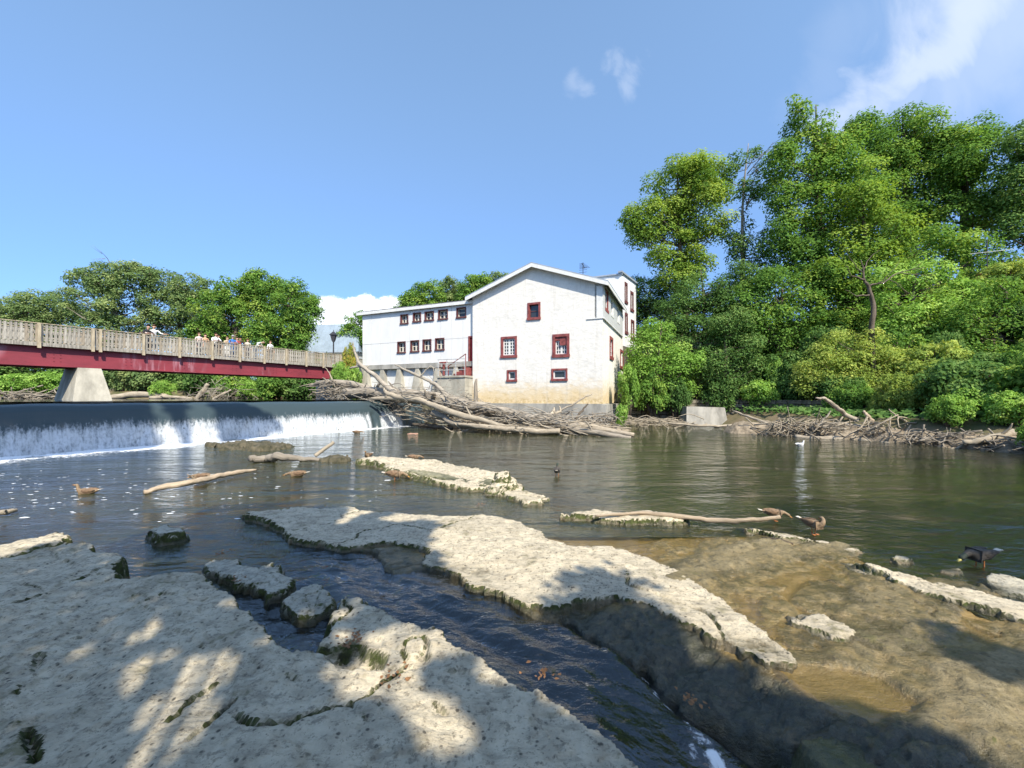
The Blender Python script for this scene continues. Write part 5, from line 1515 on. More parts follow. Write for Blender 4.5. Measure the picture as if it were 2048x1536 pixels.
def tree(name, label, lobes, base, leaf, cr=0.95, per=95, lsize=0.30, dens=1.0, bark=BARK, tr=0.28, seed=0, group='trees on the river banks', cat='tree', flat=0.85, limbs=0.4, bare=0, top=None):
    """lobes in world coordinates; base = foot of the trunk"""
    r = np.random.default_rng(seed + 1000)
    cr = cr * 1.14
    cl = lobe_clumps(r, lobes, cr, dens)
    root = thing(name, label, cat, base, 0, group)
    B = np.array(base, float)
    V, F, T = clump_leaves(r, cl, per * 1.7, lsize * .8, flat=flat)
    me = fast_mesh('crown', V - B, F, [leaf], {'tint': T})
    link('crown', me, root)
    tb = Tubes()
    L = np.array(lobes); ctr = (L[:, :3] * L[:, 3:4]).sum(0) / L[:, 3].sum()
    topz = max(l[2] + l[5] * 0.55 for l in lobes) if top is None else top
    tp = np.array((ctr[0], ctr[1], topz)) - B
    mid = tp * 0.45 + np.array((r.normal() * .25, r.normal() * .25, 0))
    low = np.array((0, 0, 0.0))
    tpts = [low - (0, 0, 0.4), low + (0, 0, 0.1 * tp[2]), mid, tp * 0.75 + r.normal(size=3) * .2, tp]
    tb.add(tpts, [tr * 1.5, tr * 1.05, tr * .75, tr * .4, tr * .12], sides=8, n=5, seed=seed, knob=.15)
    sel = r.permutation(len(cl))[:int(len(cl) * limbs)]
    for i in sel:
        c = np.array(cl[i][:3]) - B
        h = np.clip((c[2] - 0.45 * np.hypot(c[0] - tp[0] * .6, c[1] - tp[1] * .6)) / max(tp[2], .1), 0.15, 0.9)
        C_, _ = tp * h, 0
        a = mid * (h / 0.45) if h < .45 else mid + (tp - mid) * ((h - .45) / .55)
        m_ = a * .45 + c * .55 + np.array((0, 0, -0.12 * np.linalg.norm(c - a))) + r.normal(size=3) * .15
        rr = tr * (0.34 - 0.2 * h)
        tb.add([a, m_, c], [rr, rr * .6, rr * .2], sides=5, n=3, seed=seed + int(i))
    for k in range(bare):
        h = r.uniform(.5, 1.0); a = tp * h
        d = np.array((r.normal() * .6, r.normal() * .5, r.uniform(.5, 1.4))); d /= np.linalg.norm(d)
        Lb = r.uniform(1.5, 4.0)
        e = a + d * Lb
        tb.add([a, a + d * Lb * .5 + r.normal(size=3) * .15, e], [.06, .04, .012], sides=5, n=4, seed=k)
        for q in range(4):
            f = r.uniform(.4, .95); d2 = d + r.normal(size=3) * .6; d2 /= np.linalg.norm(d2)
            tb.add([a + d * Lb * f, a + d * Lb * f + d2 * .4, a + d * Lb * f + d2 * r.uniform(.6, 1.4)], [.025, .018, .006], sides=4, n=2, seed=q)
    tb.build('trunk', bark, root)
    return root


def pl(px, py, rx, ry, Y, rd=None, dy=0.0):
    """a crown lobe measured in the photo at a distance"""
    x, y, z = D(px, py, Y + dy)
    k = (Y + dy) / FX
    return (x, y, z, rx * k, (rd if rd is not None else 0.5 * (rx + ry) * k), ry * k)


def ground_at(px, Y):
    x = (px - CX) / FX * Y
    return (x, Y, float(terrain_h(np.array([x]), np.array([float(Y)]))[0]))


def T(name, label, Y, bx, lobes, leaf, **k):
    k.setdefault('seed', int(bx) % 977 + int(Y))
    return tree(name, label, [pl(*l[:4], Y + (l[4] if len(l) > 4 else 0)) for l in lobes], ground_at(bx, Y), leaf, **k)


T('maple_tree', 'yellow green maple with a rounded crown against the sky right of the mill', 40, 1378,
  [(1360, 375, 70, 62), (1300, 445, 55, 50), (1405, 430, 62, 70), (1345, 500, 60, 42), (1268, 458, 28, 30), (1420, 365, 28, 42), (1390, 345, 40, 34), (1385, 530, 40, 40), (1360, 560, 50, 30), (1275, 480, 28, 22)], LEAF_GOLD, cr=.95, per=88, dens=.8, tr=.35)
T('sparse_tree', 'slender half bare tree with upright twigs beside the yellow green maple', 39, 1480,
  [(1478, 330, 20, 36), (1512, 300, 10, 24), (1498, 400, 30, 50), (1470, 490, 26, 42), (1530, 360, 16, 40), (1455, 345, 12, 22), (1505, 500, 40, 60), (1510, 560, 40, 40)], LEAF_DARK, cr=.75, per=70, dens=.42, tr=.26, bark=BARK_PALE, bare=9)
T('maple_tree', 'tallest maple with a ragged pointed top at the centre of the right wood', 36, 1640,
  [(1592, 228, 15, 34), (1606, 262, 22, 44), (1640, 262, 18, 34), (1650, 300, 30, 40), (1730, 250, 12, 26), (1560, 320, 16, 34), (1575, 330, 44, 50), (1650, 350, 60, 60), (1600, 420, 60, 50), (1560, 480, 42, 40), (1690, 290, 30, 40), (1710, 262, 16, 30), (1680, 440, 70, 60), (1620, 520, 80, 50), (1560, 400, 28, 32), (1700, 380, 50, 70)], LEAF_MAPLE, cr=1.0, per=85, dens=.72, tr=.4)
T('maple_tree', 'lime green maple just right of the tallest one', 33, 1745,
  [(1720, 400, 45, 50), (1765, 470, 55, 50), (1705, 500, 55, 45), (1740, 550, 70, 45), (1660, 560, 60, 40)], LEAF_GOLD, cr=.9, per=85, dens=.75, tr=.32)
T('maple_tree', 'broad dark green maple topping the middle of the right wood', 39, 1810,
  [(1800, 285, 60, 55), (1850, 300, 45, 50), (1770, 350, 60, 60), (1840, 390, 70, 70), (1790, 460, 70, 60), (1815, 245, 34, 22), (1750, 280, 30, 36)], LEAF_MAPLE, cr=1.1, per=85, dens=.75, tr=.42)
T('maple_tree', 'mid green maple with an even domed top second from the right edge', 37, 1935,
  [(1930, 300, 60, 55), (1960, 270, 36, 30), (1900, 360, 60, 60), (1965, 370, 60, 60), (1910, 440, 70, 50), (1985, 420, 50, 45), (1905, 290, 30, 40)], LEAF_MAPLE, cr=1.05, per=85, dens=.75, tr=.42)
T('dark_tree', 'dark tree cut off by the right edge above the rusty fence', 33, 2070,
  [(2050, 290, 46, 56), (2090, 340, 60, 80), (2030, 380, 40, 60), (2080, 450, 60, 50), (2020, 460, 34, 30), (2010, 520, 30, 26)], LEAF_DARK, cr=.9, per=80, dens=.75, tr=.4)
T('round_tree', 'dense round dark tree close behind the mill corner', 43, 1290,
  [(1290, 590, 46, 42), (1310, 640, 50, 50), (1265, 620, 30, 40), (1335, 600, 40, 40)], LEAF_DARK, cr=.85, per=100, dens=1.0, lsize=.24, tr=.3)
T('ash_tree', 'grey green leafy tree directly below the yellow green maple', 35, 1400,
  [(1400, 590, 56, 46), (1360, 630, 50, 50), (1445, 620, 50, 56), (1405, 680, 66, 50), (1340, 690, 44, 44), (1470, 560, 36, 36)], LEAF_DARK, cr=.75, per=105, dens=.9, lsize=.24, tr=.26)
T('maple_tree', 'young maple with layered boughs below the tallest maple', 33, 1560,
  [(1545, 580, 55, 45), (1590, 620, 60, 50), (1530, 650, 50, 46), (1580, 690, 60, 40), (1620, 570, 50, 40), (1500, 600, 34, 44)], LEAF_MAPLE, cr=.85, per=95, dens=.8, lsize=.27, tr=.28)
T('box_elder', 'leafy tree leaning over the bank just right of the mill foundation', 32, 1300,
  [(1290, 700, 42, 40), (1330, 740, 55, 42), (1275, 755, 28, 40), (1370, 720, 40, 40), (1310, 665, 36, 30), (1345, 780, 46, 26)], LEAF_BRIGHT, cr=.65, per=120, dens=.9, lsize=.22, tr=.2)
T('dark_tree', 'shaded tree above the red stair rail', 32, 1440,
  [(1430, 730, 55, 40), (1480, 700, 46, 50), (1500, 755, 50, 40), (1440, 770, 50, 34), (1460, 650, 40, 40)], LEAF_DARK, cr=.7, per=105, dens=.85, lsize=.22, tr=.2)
T('sumac_tree', 'broad fine leaved yellow green sumac spreading over the right driftwood', 27, 1720,
  [(1700, 700, 70, 42), (1650, 740, 60, 40), (1740, 735, 70, 45), (1800, 740, 60, 50), (1690, 775, 80, 35), (1780, 790, 80, 32), (1840, 770, 50, 40), (1860, 810, 50, 24), (1630, 775, 40, 30)], LEAF_FINE, cr=.55, per=150, dens=.8, lsize=.19, tr=.16)
T('maple_tree', 'maple with spreading tiers of bright leaves right of the dead tree', 29, 1830,
  [(1800, 600, 60, 40), (1850, 560, 50, 40), (1840, 640, 70, 40), (1900, 620, 56, 44), (1790, 650, 50, 34), (1880, 690, 50, 40), (1770, 560, 40, 36)], LEAF_BRIGHT, cr=.7, per=105, dens=.7, lsize=.23, tr=.24)
T('maple_tree', 'low maple at the right edge below the rusty fence', 26, 2000,
  [(1960, 640, 56, 44), (2020, 680, 60, 50), (1970, 720, 60, 40), (2060, 620, 50, 50), (1930, 690, 34, 34), (2040, 750, 60, 40), (2000, 590, 50, 34)], LEAF_MAPLE, cr=.65, per=105, dens=.8, lsize=.22, tr=.24)
T('bush_tree', 'shaded understorey tree behind the dead tree', 34, 1690,
  [(1680, 610, 60, 50), (1720, 660, 60, 50), (1640, 660, 50, 50), (1740, 590, 50, 40), (1690, 560, 60, 40), (1780, 530, 60, 40), (1860, 500, 60, 40), (1930, 510, 50, 40)], LEAF_MAPLE, cr=.95, per=85, dens=.8, tr=.25)
# dead tree with bare crooked limbs
root = thing('dead_tree', 'bare dead tree with a crooked grey trunk among the green maples', 'tree', ground_at(1745, 26.5), 0, 'trees on the river banks')
tb = Tubes(); B = np.array(root.location)
dt = lambda *a: [np.array(D(px, py, 26.5 + q)) - B for px, py, q in a]
tb.add([np.zeros(3)] + dt((1744, 700, 0), (1742, 650, 0), (1746, 610, 0), (1738, 580, 0), (1728, 555, 0), (1722, 520, 0)), [.20, .16, .14, .13, .11, .07, .02], sides=8, n=6, wob=.07, seed=3)
for pts, rr in [([(1740, 590, 0), (1715, 590, -.3), (1690, 580, -.5)], .08), ([(1738, 572, 0), (1765, 565, .2), (1800, 545, .4), (1850, 535, .5)], .10), ([(1730, 560, 0), (1705, 550, -.2), (1690, 530, -.4)], .08),
                ([(1745, 570, 0), (1775, 552, -.4), (1800, 520, -.6)], .06), ([(1725, 540, 0), (1740, 515, .2), (1760, 500, .2)], .05), ([(1725, 545, 0), (1700, 520, 0), (1695, 500, 0)], .04), ([(1780, 560, .3), (1800, 570, .3), (1806, 577, .3)], .035), ([(1800, 545, .4), (1830, 550, .4), (1870, 552, .5)], .04), ([(1820, 540, .4), (1850, 520, .4)], .03)]:
    P = dt(*pts); tb.add(P, list(np.linspace(rr * .75, rr * .15, len(P))), sides=6, n=5, wob=.08, seed=int(rr * 1000))
tb.build('trunk', BARK, root)

# shrubs: a few meshes shared by many plants
def shrub_proto(kind, leaf, cr, per, lsize, seed, flat=.75):
    r = np.random.default_rng(seed)
    cl = lobe_clumps(r, [(0, 0, .62, 1.0, .9, .55), (.35, -.2, .4, .6, .6, .4), (-.4, -.15, .38, .6, .55, .38)], cr, .75)
    V, F, Tn = clump_leaves(r, cl, per, lsize, flat=flat)
    crown = fast_mesh('foliage', V, F, [leaf], {'tint': Tn})
    tb = Tubes()
    for i in range(0, len(cl), 2):
        c = np.array(cl[i][:3]); tb.add([(c[0] * .15, c[1] * .15, -.2), c * .55 + (0, 0, .1), c], [.04, .028, .01], sides=5, n=2, seed=i)
    V2 = np.concatenate(tb.V)
    stem = fast_mesh('stem', V2, np.concatenate(tb.F), [BARK], {'along': np.concatenate(tb.A), 'around': np.concatenate(tb.R)})
    return crown, stem


SHR = {'bright': shrub_proto('b', LEAF_BRIGHT, .26, 1300, .105, 1), 'dark': shrub_proto('d', LEAF_DARK, .28, 1250, .105, 2), 'fine': shrub_proto('f', LEAF_FINE, .22, 1700, .085, 3),
       'far': shrub_proto('g', LEAF_FAR, .28, 1200, .12, 4), 'turn': shrub_proto('h', LEAF_AUTUMN, .24, 1300, .1, 5), 'maple': shrub_proto('i', LEAF_MAPLE, .28, 1250, .105, 6)}


def shrub(label, kind, px, py, rx, ry, Y, group='shrubs along the river banks', name='shrub'):
    k = Y / FX
    x, y, z = D(px, py + ry, Y)
    z = max(z, float(terrain_h(np.array([x]), np.array([y]))[0]))
    root = thing(name, label, 'shrub', (x, y, z - .08), random.uniform(0, 6.28), group)
    root.scale = (rx * k * .8, rx * k * .8, ry * k * 1.75)
    c, s = SHR[kind]
    link('foliage', c, root); link('stem', s, root)
    return root


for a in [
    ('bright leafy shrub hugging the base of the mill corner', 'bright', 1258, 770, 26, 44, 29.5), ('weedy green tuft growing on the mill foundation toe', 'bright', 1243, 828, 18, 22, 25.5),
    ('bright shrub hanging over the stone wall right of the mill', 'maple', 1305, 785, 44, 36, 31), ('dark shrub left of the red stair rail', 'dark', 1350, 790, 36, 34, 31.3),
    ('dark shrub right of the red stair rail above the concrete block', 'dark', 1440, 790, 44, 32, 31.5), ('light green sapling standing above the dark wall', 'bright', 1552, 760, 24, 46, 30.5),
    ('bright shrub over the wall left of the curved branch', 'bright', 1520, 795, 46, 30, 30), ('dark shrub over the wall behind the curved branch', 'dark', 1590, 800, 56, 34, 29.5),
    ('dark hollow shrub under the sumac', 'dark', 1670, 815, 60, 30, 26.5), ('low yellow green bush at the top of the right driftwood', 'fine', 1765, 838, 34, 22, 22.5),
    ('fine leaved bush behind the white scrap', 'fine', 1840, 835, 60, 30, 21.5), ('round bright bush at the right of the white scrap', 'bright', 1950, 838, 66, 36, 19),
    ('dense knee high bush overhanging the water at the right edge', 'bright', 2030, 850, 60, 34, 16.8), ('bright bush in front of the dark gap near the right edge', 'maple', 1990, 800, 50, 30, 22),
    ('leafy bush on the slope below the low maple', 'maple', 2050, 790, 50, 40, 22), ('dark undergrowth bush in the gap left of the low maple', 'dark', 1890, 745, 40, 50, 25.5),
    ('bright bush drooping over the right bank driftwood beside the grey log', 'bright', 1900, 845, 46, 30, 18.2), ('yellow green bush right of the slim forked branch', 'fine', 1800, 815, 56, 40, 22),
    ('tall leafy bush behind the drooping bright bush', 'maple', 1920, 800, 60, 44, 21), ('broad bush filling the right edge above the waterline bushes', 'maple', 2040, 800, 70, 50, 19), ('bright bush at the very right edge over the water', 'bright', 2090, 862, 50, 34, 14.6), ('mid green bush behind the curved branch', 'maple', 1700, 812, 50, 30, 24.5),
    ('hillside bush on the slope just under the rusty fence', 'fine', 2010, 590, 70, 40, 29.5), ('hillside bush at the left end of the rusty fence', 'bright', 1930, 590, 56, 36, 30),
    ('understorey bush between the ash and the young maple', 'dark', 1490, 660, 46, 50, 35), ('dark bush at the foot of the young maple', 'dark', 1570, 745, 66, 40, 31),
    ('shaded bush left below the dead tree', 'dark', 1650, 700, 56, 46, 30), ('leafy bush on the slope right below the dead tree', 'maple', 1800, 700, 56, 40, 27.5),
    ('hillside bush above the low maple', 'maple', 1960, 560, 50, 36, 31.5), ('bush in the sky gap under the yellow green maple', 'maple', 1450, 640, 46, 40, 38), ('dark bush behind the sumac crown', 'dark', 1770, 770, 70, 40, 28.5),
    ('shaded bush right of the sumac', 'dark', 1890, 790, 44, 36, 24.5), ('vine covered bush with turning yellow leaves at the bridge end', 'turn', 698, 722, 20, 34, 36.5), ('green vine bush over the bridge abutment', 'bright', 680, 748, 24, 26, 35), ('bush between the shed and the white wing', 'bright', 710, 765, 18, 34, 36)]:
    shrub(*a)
# the far bank of the pond
for a in [
    ('bright round bush at the far left under the bridge', 'bright', 30, 770, 52, 24, 44), ('bright bush left of the bridge pier', 'bright', 105, 768, 48, 26, 44.5), ('dark bush behind the pier at the far left', 'dark', 60, 745, 90, 30, 50),
    ('bright low bush on the far bank right of the root log', 'bright', 325, 776, 28, 17, 46.5), ('shaded bush above the root log', 'far', 245, 762, 40, 28, 50), ('olive bush behind the bright low bush', 'far', 300, 752, 50, 30, 51),
    ('dark bush filling the gap under the bridge right of the pier', 'dark', 270, 770, 56, 30, 53), ('shaded bush under the bridge near the leaning log', 'dark', 370, 775, 50, 26, 53), ('dark bush low under the bridge past its middle', 'dark', 450, 780, 60, 24, 53), ('olive bush far back under the right half of the bridge', 'far', 560, 780, 60, 26, 54),
    ('dark bush under the bridge behind the brushwood', 'dark', 400, 765, 50, 32, 50), ('overhanging green bush under the middle of the bridge', 'maple', 470, 765, 46, 32, 48), ('dark overhanging bush at the right under the bridge', 'maple', 540, 770, 48, 30, 47.5), ('dark bush under the bridge beside the log jam', 'dark', 600, 775, 48, 26, 48),
    ('dark bush behind the bridge at its far end', 'dark', 640, 755, 50, 40, 52), ('bright bush in the middle under the bridge', 'bright', 430, 752, 40, 22, 51), ('leafy bush left of the dark overhanging bush', 'bright', 505, 778, 36, 18, 47)]:
    shrub(*a, group='shrubs on the far bank of the pond')
FARG = 'trees across the pond'
for k, a in enumerate([
    ('willow_tree', 'soft grey green willow at the far left behind the bridge', 60, 40, [(20, 640, 55, 40), (75, 622, 55, 40), (130, 620, 45, 36), (60, 680, 90, 40), (-30, 650, 60, 40)], LEAF_FAR, .9, .8),
    ('locust_tree', 'tall airy olive tree with a ragged left side behind the bridge', 54, 240, [(165, 560, 34, 22), (215, 562, 50, 36), (260, 560, 42, 36), (190, 610, 60, 40), (255, 615, 60, 40), (275, 548, 34, 24), (210, 665, 70, 40)], LEAF_FAR, .8, .55),
    ('locust_tree', 'olive tree with visible grey limbs behind the two leaning men', 56, 345, [(330, 575, 46, 36), (385, 575, 44, 36), (345, 625, 60, 40), (310, 660, 40, 36), (395, 620, 40, 46), (400, 680, 50, 30)], LEAF_FAR, .8, .65),
    ('willow_tree', 'broad green tree above the group of people on the bridge', 52, 480, [(480, 590, 56, 38), (430, 620, 40, 46), (520, 575, 46, 30), (490, 645, 80, 46), (420, 675, 46, 40), (550, 600, 46, 44)], LEAF_MAPLE, .8, .85),
    ('willow_tree', 'leafy green tree at the end of the bridge left of the shed', 49, 590, [(590, 600, 42, 40), (612, 628, 30, 36), (560, 660, 56, 42), (612, 668, 22, 24), (540, 680, 50, 36), (580, 700, 36, 26)], LEAF_MAPLE, .75, .85)]):
    nm, lb, Y, bx, lb_, lf, cr, dn = a
    T(nm, lb, Y, bx, lb_, lf, cr=cr, per=78, dens=dn, lsize=.34, tr=.35, group=FARG, bare=3 if k in (1, 2) else 0, limbs=.5, bark=BARK_PALE if k in (1, 2) else BARK)
for nm, lb, Y, bx, lobes, lf in [
    ('maple_tree', 'dark rounded tree behind the middle of the wing roof', 62, 840, [(825, 605, 26, 28), (860, 590, 34, 26), (840, 625, 46, 26)], LEAF_MAPLE),
    ('maple_tree', 'tree with two tufts behind the wing roof beside the gable', 64, 905, [(900, 580, 24, 30), (925, 600, 36, 30), (890, 615, 40, 26)], LEAF_FAR),
    ('maple_tree', 'darkest tree behind the left slope of the gable roof', 60, 945, [(940, 572, 24, 26), (962, 575, 20, 30), (950, 600, 40, 26)], LEAF_MAPLE),
    ('maple_tree', 'tree just showing over the gable roof', 66, 1000, [(990, 566, 22, 22), (1015, 560, 20, 18), (1000, 590, 40, 26)], LEAF_FAR),
    ('round_tree', 'round green tree between the shed and the white wing', 60, 722, [(722, 655, 34, 30), (700, 670, 22, 22), (735, 690, 30, 30)], LEAF_MAPLE)]:
    T(nm, lb, Y, bx, lobes, lf, cr=.8, per=70, dens=.95, lsize=.36, tr=.3, group='trees behind the mill')

rs = random.Random(12)
cnt = 0
while cnt < 62:
    x, y = rs.uniform(13, 40), rs.uniform(12, 42)
    if x / y < .36 or x / y > 1.42: continue
    d_ = float(-sdf(LOWER, np.array([x]), np.array([y]))[0])
    if d_ < 2.2 or d_ > 24: continue
    if y < 25.5 and x / y < 1.05: continue
    if 25.5 <= y < 31.5 and x / y < .95: continue
    zt_ = float(terrain_h(np.array([x]), np.array([y]))[0])
    kd = rs.choice(['bright', 'dark', 'fine', 'maple', 'dark', 'maple'])
    root = thing('shrub', {'bright': 'bright green shrub', 'dark': 'dark green shrub', 'fine': 'pale fine leaved shrub', 'maple': 'mid green broad leaved shrub'}[kd] + ' among those crowding the wooded slope', 'shrub', (x, y, zt_ - .1), rs.uniform(0, 6.28), 'shrubs covering the wooded slope')
    q = rs.uniform(1.1, 2.1); root.scale = (q, q, q * rs.uniform(.9, 1.5))
    c, st_ = SHR[kd]
    link('foliage', c, root); link('stem', st_, root); cnt += 1
for k in range(15):  # unseen hedge added behind the camera to cut sky light on shaded rock
    x = -17 + 2.5 * k; y = -7.5 - 2.0 * rs.random()
    root = thing('shrub', 'tall leafy shrub added unseen behind the camera to block sky light', 'shrub', (x, y, 0.4), rs.uniform(0, 6.28), 'added shrubs blocking sky light')
    q = rs.uniform(2.2, 3.0); root.scale = (q, q, q * 1.25)
    c, st_ = SHR[rs.choice(['dark', 'maple'])]
    link('foliage', c, root); link('stem', st_, root)

# leafy ground cover of the wooded slope
r = np.random.default_rng(5)
n = 26000
cx = r.uniform(9, 40, n); cy = r.uniform(12, 46, n)
dl = -sdf(LOWER, cx, cy)
ok = (dl > 1.3) & (cx > 8.5 + 0.12 * cy)
cx, cy = cx[ok], cy[ok]; cz = terrain_h(cx, cy)
n = len(cx)
N = np.stack([r.normal(size=n) * .4 - .3, r.normal(size=n) * .4 - .35, np.ones(n)], 1); N /= np.linalg.norm(N, axis=1)[:, None]
V, F = leaf_quads(r, np.stack([cx, cy, cz + r.uniform(.05, .45, n)], 1), N, r.uniform(.22, .42, n))
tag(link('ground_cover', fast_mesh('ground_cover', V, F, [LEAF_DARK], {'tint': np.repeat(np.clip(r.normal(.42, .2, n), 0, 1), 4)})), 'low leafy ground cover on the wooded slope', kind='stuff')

# ------------------------------------------------------------------ right bank walls, steps, fence
wallt = thing('retaining_wall', 'old dark stone retaining wall under the trees on the right bank', 'wall', (12, 33, 0))
vs = []
for k in range(6):
    rs = np.random.default_rng(k)
    mb = MB(); e = lambda a: a + float(rs.normal() * .02)
    mb.quad8([(e(-.5), e(-.5), e(-.5)), (e(.5), e(-.5), e(-.5)), (e(.5), e(.5), e(-.5)), (e(-.5), e(.5), e(-.5)), (e(-.5), e(-.5), e(.5)), (e(.5), e(-.5), e(.5)), (e(.5), e(.5), e(.5)), (e(-.5), e(.5), e(.5))])
    me = mb.mesh('stone', STONE_A if k % 2 else STONE_B)
    bm = bmesh.new(); bm.from_mesh(me); bmesh.ops.bevel(bm, geom=bm.edges[:], offset=.06, segments=1, affect='EDGES'); bm.to_mesh(me); bm.free()
    vs.append(me)
chain = [(9.6, 32.4), (14.6, 32.0), (18.2, 30.4), (20.0, 27.0), (21.6, 22.6)]
for i in range(len(chain) - 1):
    a = np.array(chain[i]); b = np.array(chain[i + 1]); L = np.linalg.norm(b - a); d = (b - a) / L; ang = math.atan2(d[1], d[0])
    for row in range(6):
        s = -random.uniform(0, .3)
        while s < L:
            wd = random.uniform(.45, .95); c = a + d * (s + wd / 2)
            if len([1 for o in wallt.children]) < 298:
                o = link('stone', random.choice(vs), wallt); o.location = (c[0] - 12, c[1] - 33, .12 + .3 * row + .14)
                o.location.x += random.uniform(-.03, .03); o.scale = (wd - .03, .5, .275); o.rotation_euler = (0, 0, ang + random.uniform(-.03, .03))
            s += wd
mb = MB()
for i in range(len(chain) - 1):
    a = np.array(chain[i]); b = np.array(chain[i + 1]); pl_ = Plane(a, b - a, ((b - a)[1], -(b - a)[0]))
    pl_.box(mb, 0, float(np.linalg.norm(b - a)), -0.9, -0.06, -0.3, 1.9)
at_root(mb.build('core', STONE_B), wallt)
# concrete block with the red rail and steps above it
cb = thing('concrete_block', 'pale concrete landing block at the water edge on the right bank', 'block', D(1412, 848, 30.2))
x0 = D(1371, 848, 30.2)[0]; x1 = D(1455, 848, 30.2)[0]; zt = D(1371, 813, 30.2)[2]
mb = MB(); mb.quad8([(x0 - .1, 29.8, -.4), (x1 + .15, 30.2, -.4), (x1 + .1, 32.4, -.4), (x0, 32.0, -.4), (x0, 30.0, zt), (x1 - .1, 30.4, zt - .08), (x1 - .1, 32.4, zt - .08), (x0, 32.0, zt)])
at_root(mb.build('block_body', CONCRETE), cb)
stp = thing('stairway', 'red handrail and old steps climbing the bank behind the concrete block', 'stairs', D(1385, 812, 32.3))
rx0 = D(1376, 810, 32.3)[0]
mb = MB(); mb.bar((rx0, 32.2, 1.1), (rx0, 32.2, 3.0), .05); at_root(mb.build('rail_post', MAROON), stp)
for dz in (1.7, 2.15):
    mb = MB(); mb.bar((rx0, 32.2, dz), (rx0 + 1.0, 32.35, dz), .04); at_root(mb.build('rail', MAROON), stp)
for k in range(6):
    mb = MB(); mb.box(rx0 + .1, rx0 + 1.5, 32.5 + .3 * k, 32.8 + .3 * k, 1.0, 1.25 + .22 * k); at_root(mb.build('step', STONE_A), stp)
fence = thing('fence', 'rusty fence running up the slope at the upper right edge', 'fence', D(1980, 545, 30))
fp = [D(1955, 549, 30.5), D(1985, 545, 30.2), D(2015, 541, 29.9), D(2045, 537, 29.6), D(2090, 531, 29.2)]
for q in fp:
    mb = MB(); mb.bar((q[0], q[1], q[2] - 1.2), (q[0], q[1], q[2] + .05), .05); at_root(mb.build('fence_post', RUST), fence)
for dz in (0, -.28, -.55):
    mb = MB()
    for a, b in zip(fp[:-1], fp[1:]): mb.bar((a[0], a[1], a[2] + dz), (b[0], b[1], b[2] + dz), .045)
    at_root(mb.build('fence_rail', RUST), fence)
pole = thing('clothes_pole', 'thin pole with a pale cross wire standing above the rusty fence', 'pole', D(1975, 545, 30.6))
q0 = D(1975, 548, 30.6); q1 = D(1974, 480, 30.6)
mb = MB(); mb.bar((q0[0], q0[1], q0[2] - 1), q1, .04); at_root(mb.build('pole', IRON), pole)
mb = MB(); mb.bar(D(1940, 508, 30.6), D(2030, 498, 30.3), .022); at_root(mb.build('cross_wire', GALV), pole)
# white rag caught in the bushes
sx, sy, sz = D(1906, 838, 18.4)
mb = MB(); mb.prism([(sx - .06, sy, sz + .25), (sx + .05, sy, sz + .30), (sx + .08, sy, sz - .05), (sx + .16, sy, sz - .38), (sx + .06, sy, sz - .3), (sx - .06, sy, sz - .02)], (.02, .06, 0))
tag(mb.build('rag', WHITE_PAINT), 'small white rag caught in the bushes at the right', 'rag')

# ------------------------------------------------------------------ shade trees behind the photographer
def in_gap(px, py, gaps):
    for g in gaps:
        gx_, gy_, a, b = g[:4]; th = g[4] if len(g) > 4 else -0.75
        dx, dy = px - gx_, py - gy_
        a, b = a * 1.25, b * 1.45
        u = dx * math.cos(th) + dy * math.sin(th); v = -dx * math.sin(th) + dy * math.cos(th)
        e = (u / a) ** 2 + (v / b) ** 2
        if e < 1 and random.random() < 1.35 - e * .6: return True
    return False


def shade_crown(poly_px=None, z=0, t0=10, t1=12, n=100, size=.2, gaps=(), cover=1.0, poly=None, fuzz=.16, blobs=None):
    if blobs:
        C = []
        for i in range(n):
            a_, b_, sx_, sy_ = blobs[i % len(blobs)]; x, y, _ = U(a_, b_, z); t = rng.uniform(t0, t1)
            C.append(np.array((x + rng.normal() * sx_, y + rng.normal() * sy_, z)) + SUN * t)
        C = np.array(C); N = SUN + rng.normal(size=C.shape) * .5; N /= np.linalg.norm(N, axis=1)[:, None]
        V, F = leaf_quads(rng, C, N, size * rng.uniform(.7, 1.3, len(C)))
        return V, F, C
    """foliage standing sunward of a patch of ground, so that its shadow falls there"""
    P = np.array([U(a, b, z)[:2] for a, b in poly_px]) if poly is None else np.array(poly); lo, hi = P.min(0), P.max(0)
    out = []; tries = 0
    while len(out) < n and tries < n * 12:
        m_ = 4000; tries += m_
        q = rng.uniform(lo, hi, (m_, 2)); s_ = sdf(P, q[:, 0], q[:, 1])
        q = q[s_ + fuzz * fbm(q[:, 0] * 1.7, q[:, 1] * 1.7, oct=3, seed=95) + fuzz * .5 * rng.normal(size=len(q)) > 0]
        for x, y in q:
            px = CX + FX * x / max(y, .3); py = HZ + (EYE - z) * FX / max(y, .3)
            if gaps and in_gap(px, py, gaps): continue
            if cover < 1 and fbm(np.array([x * 2.2]), np.array([y * 2.2]), oct=2, seed=90)[0] > (cover - .5) * 1.4: continue
            t = rng.uniform(t0, t1)
            out.append((x + SUN[0] * t, y + SUN[1] * t, z + SUN[2] * t))
            if len(out) >= n: break
    C = np.array(out); N = SUN + rng.normal(size=C.shape) * .5; N /= np.linalg.norm(N, axis=1)[:, None]
    V, F = leaf_quads(rng, C, N, size * rng.uniform(.7, 1.3, len(C)))
    return V, F, C


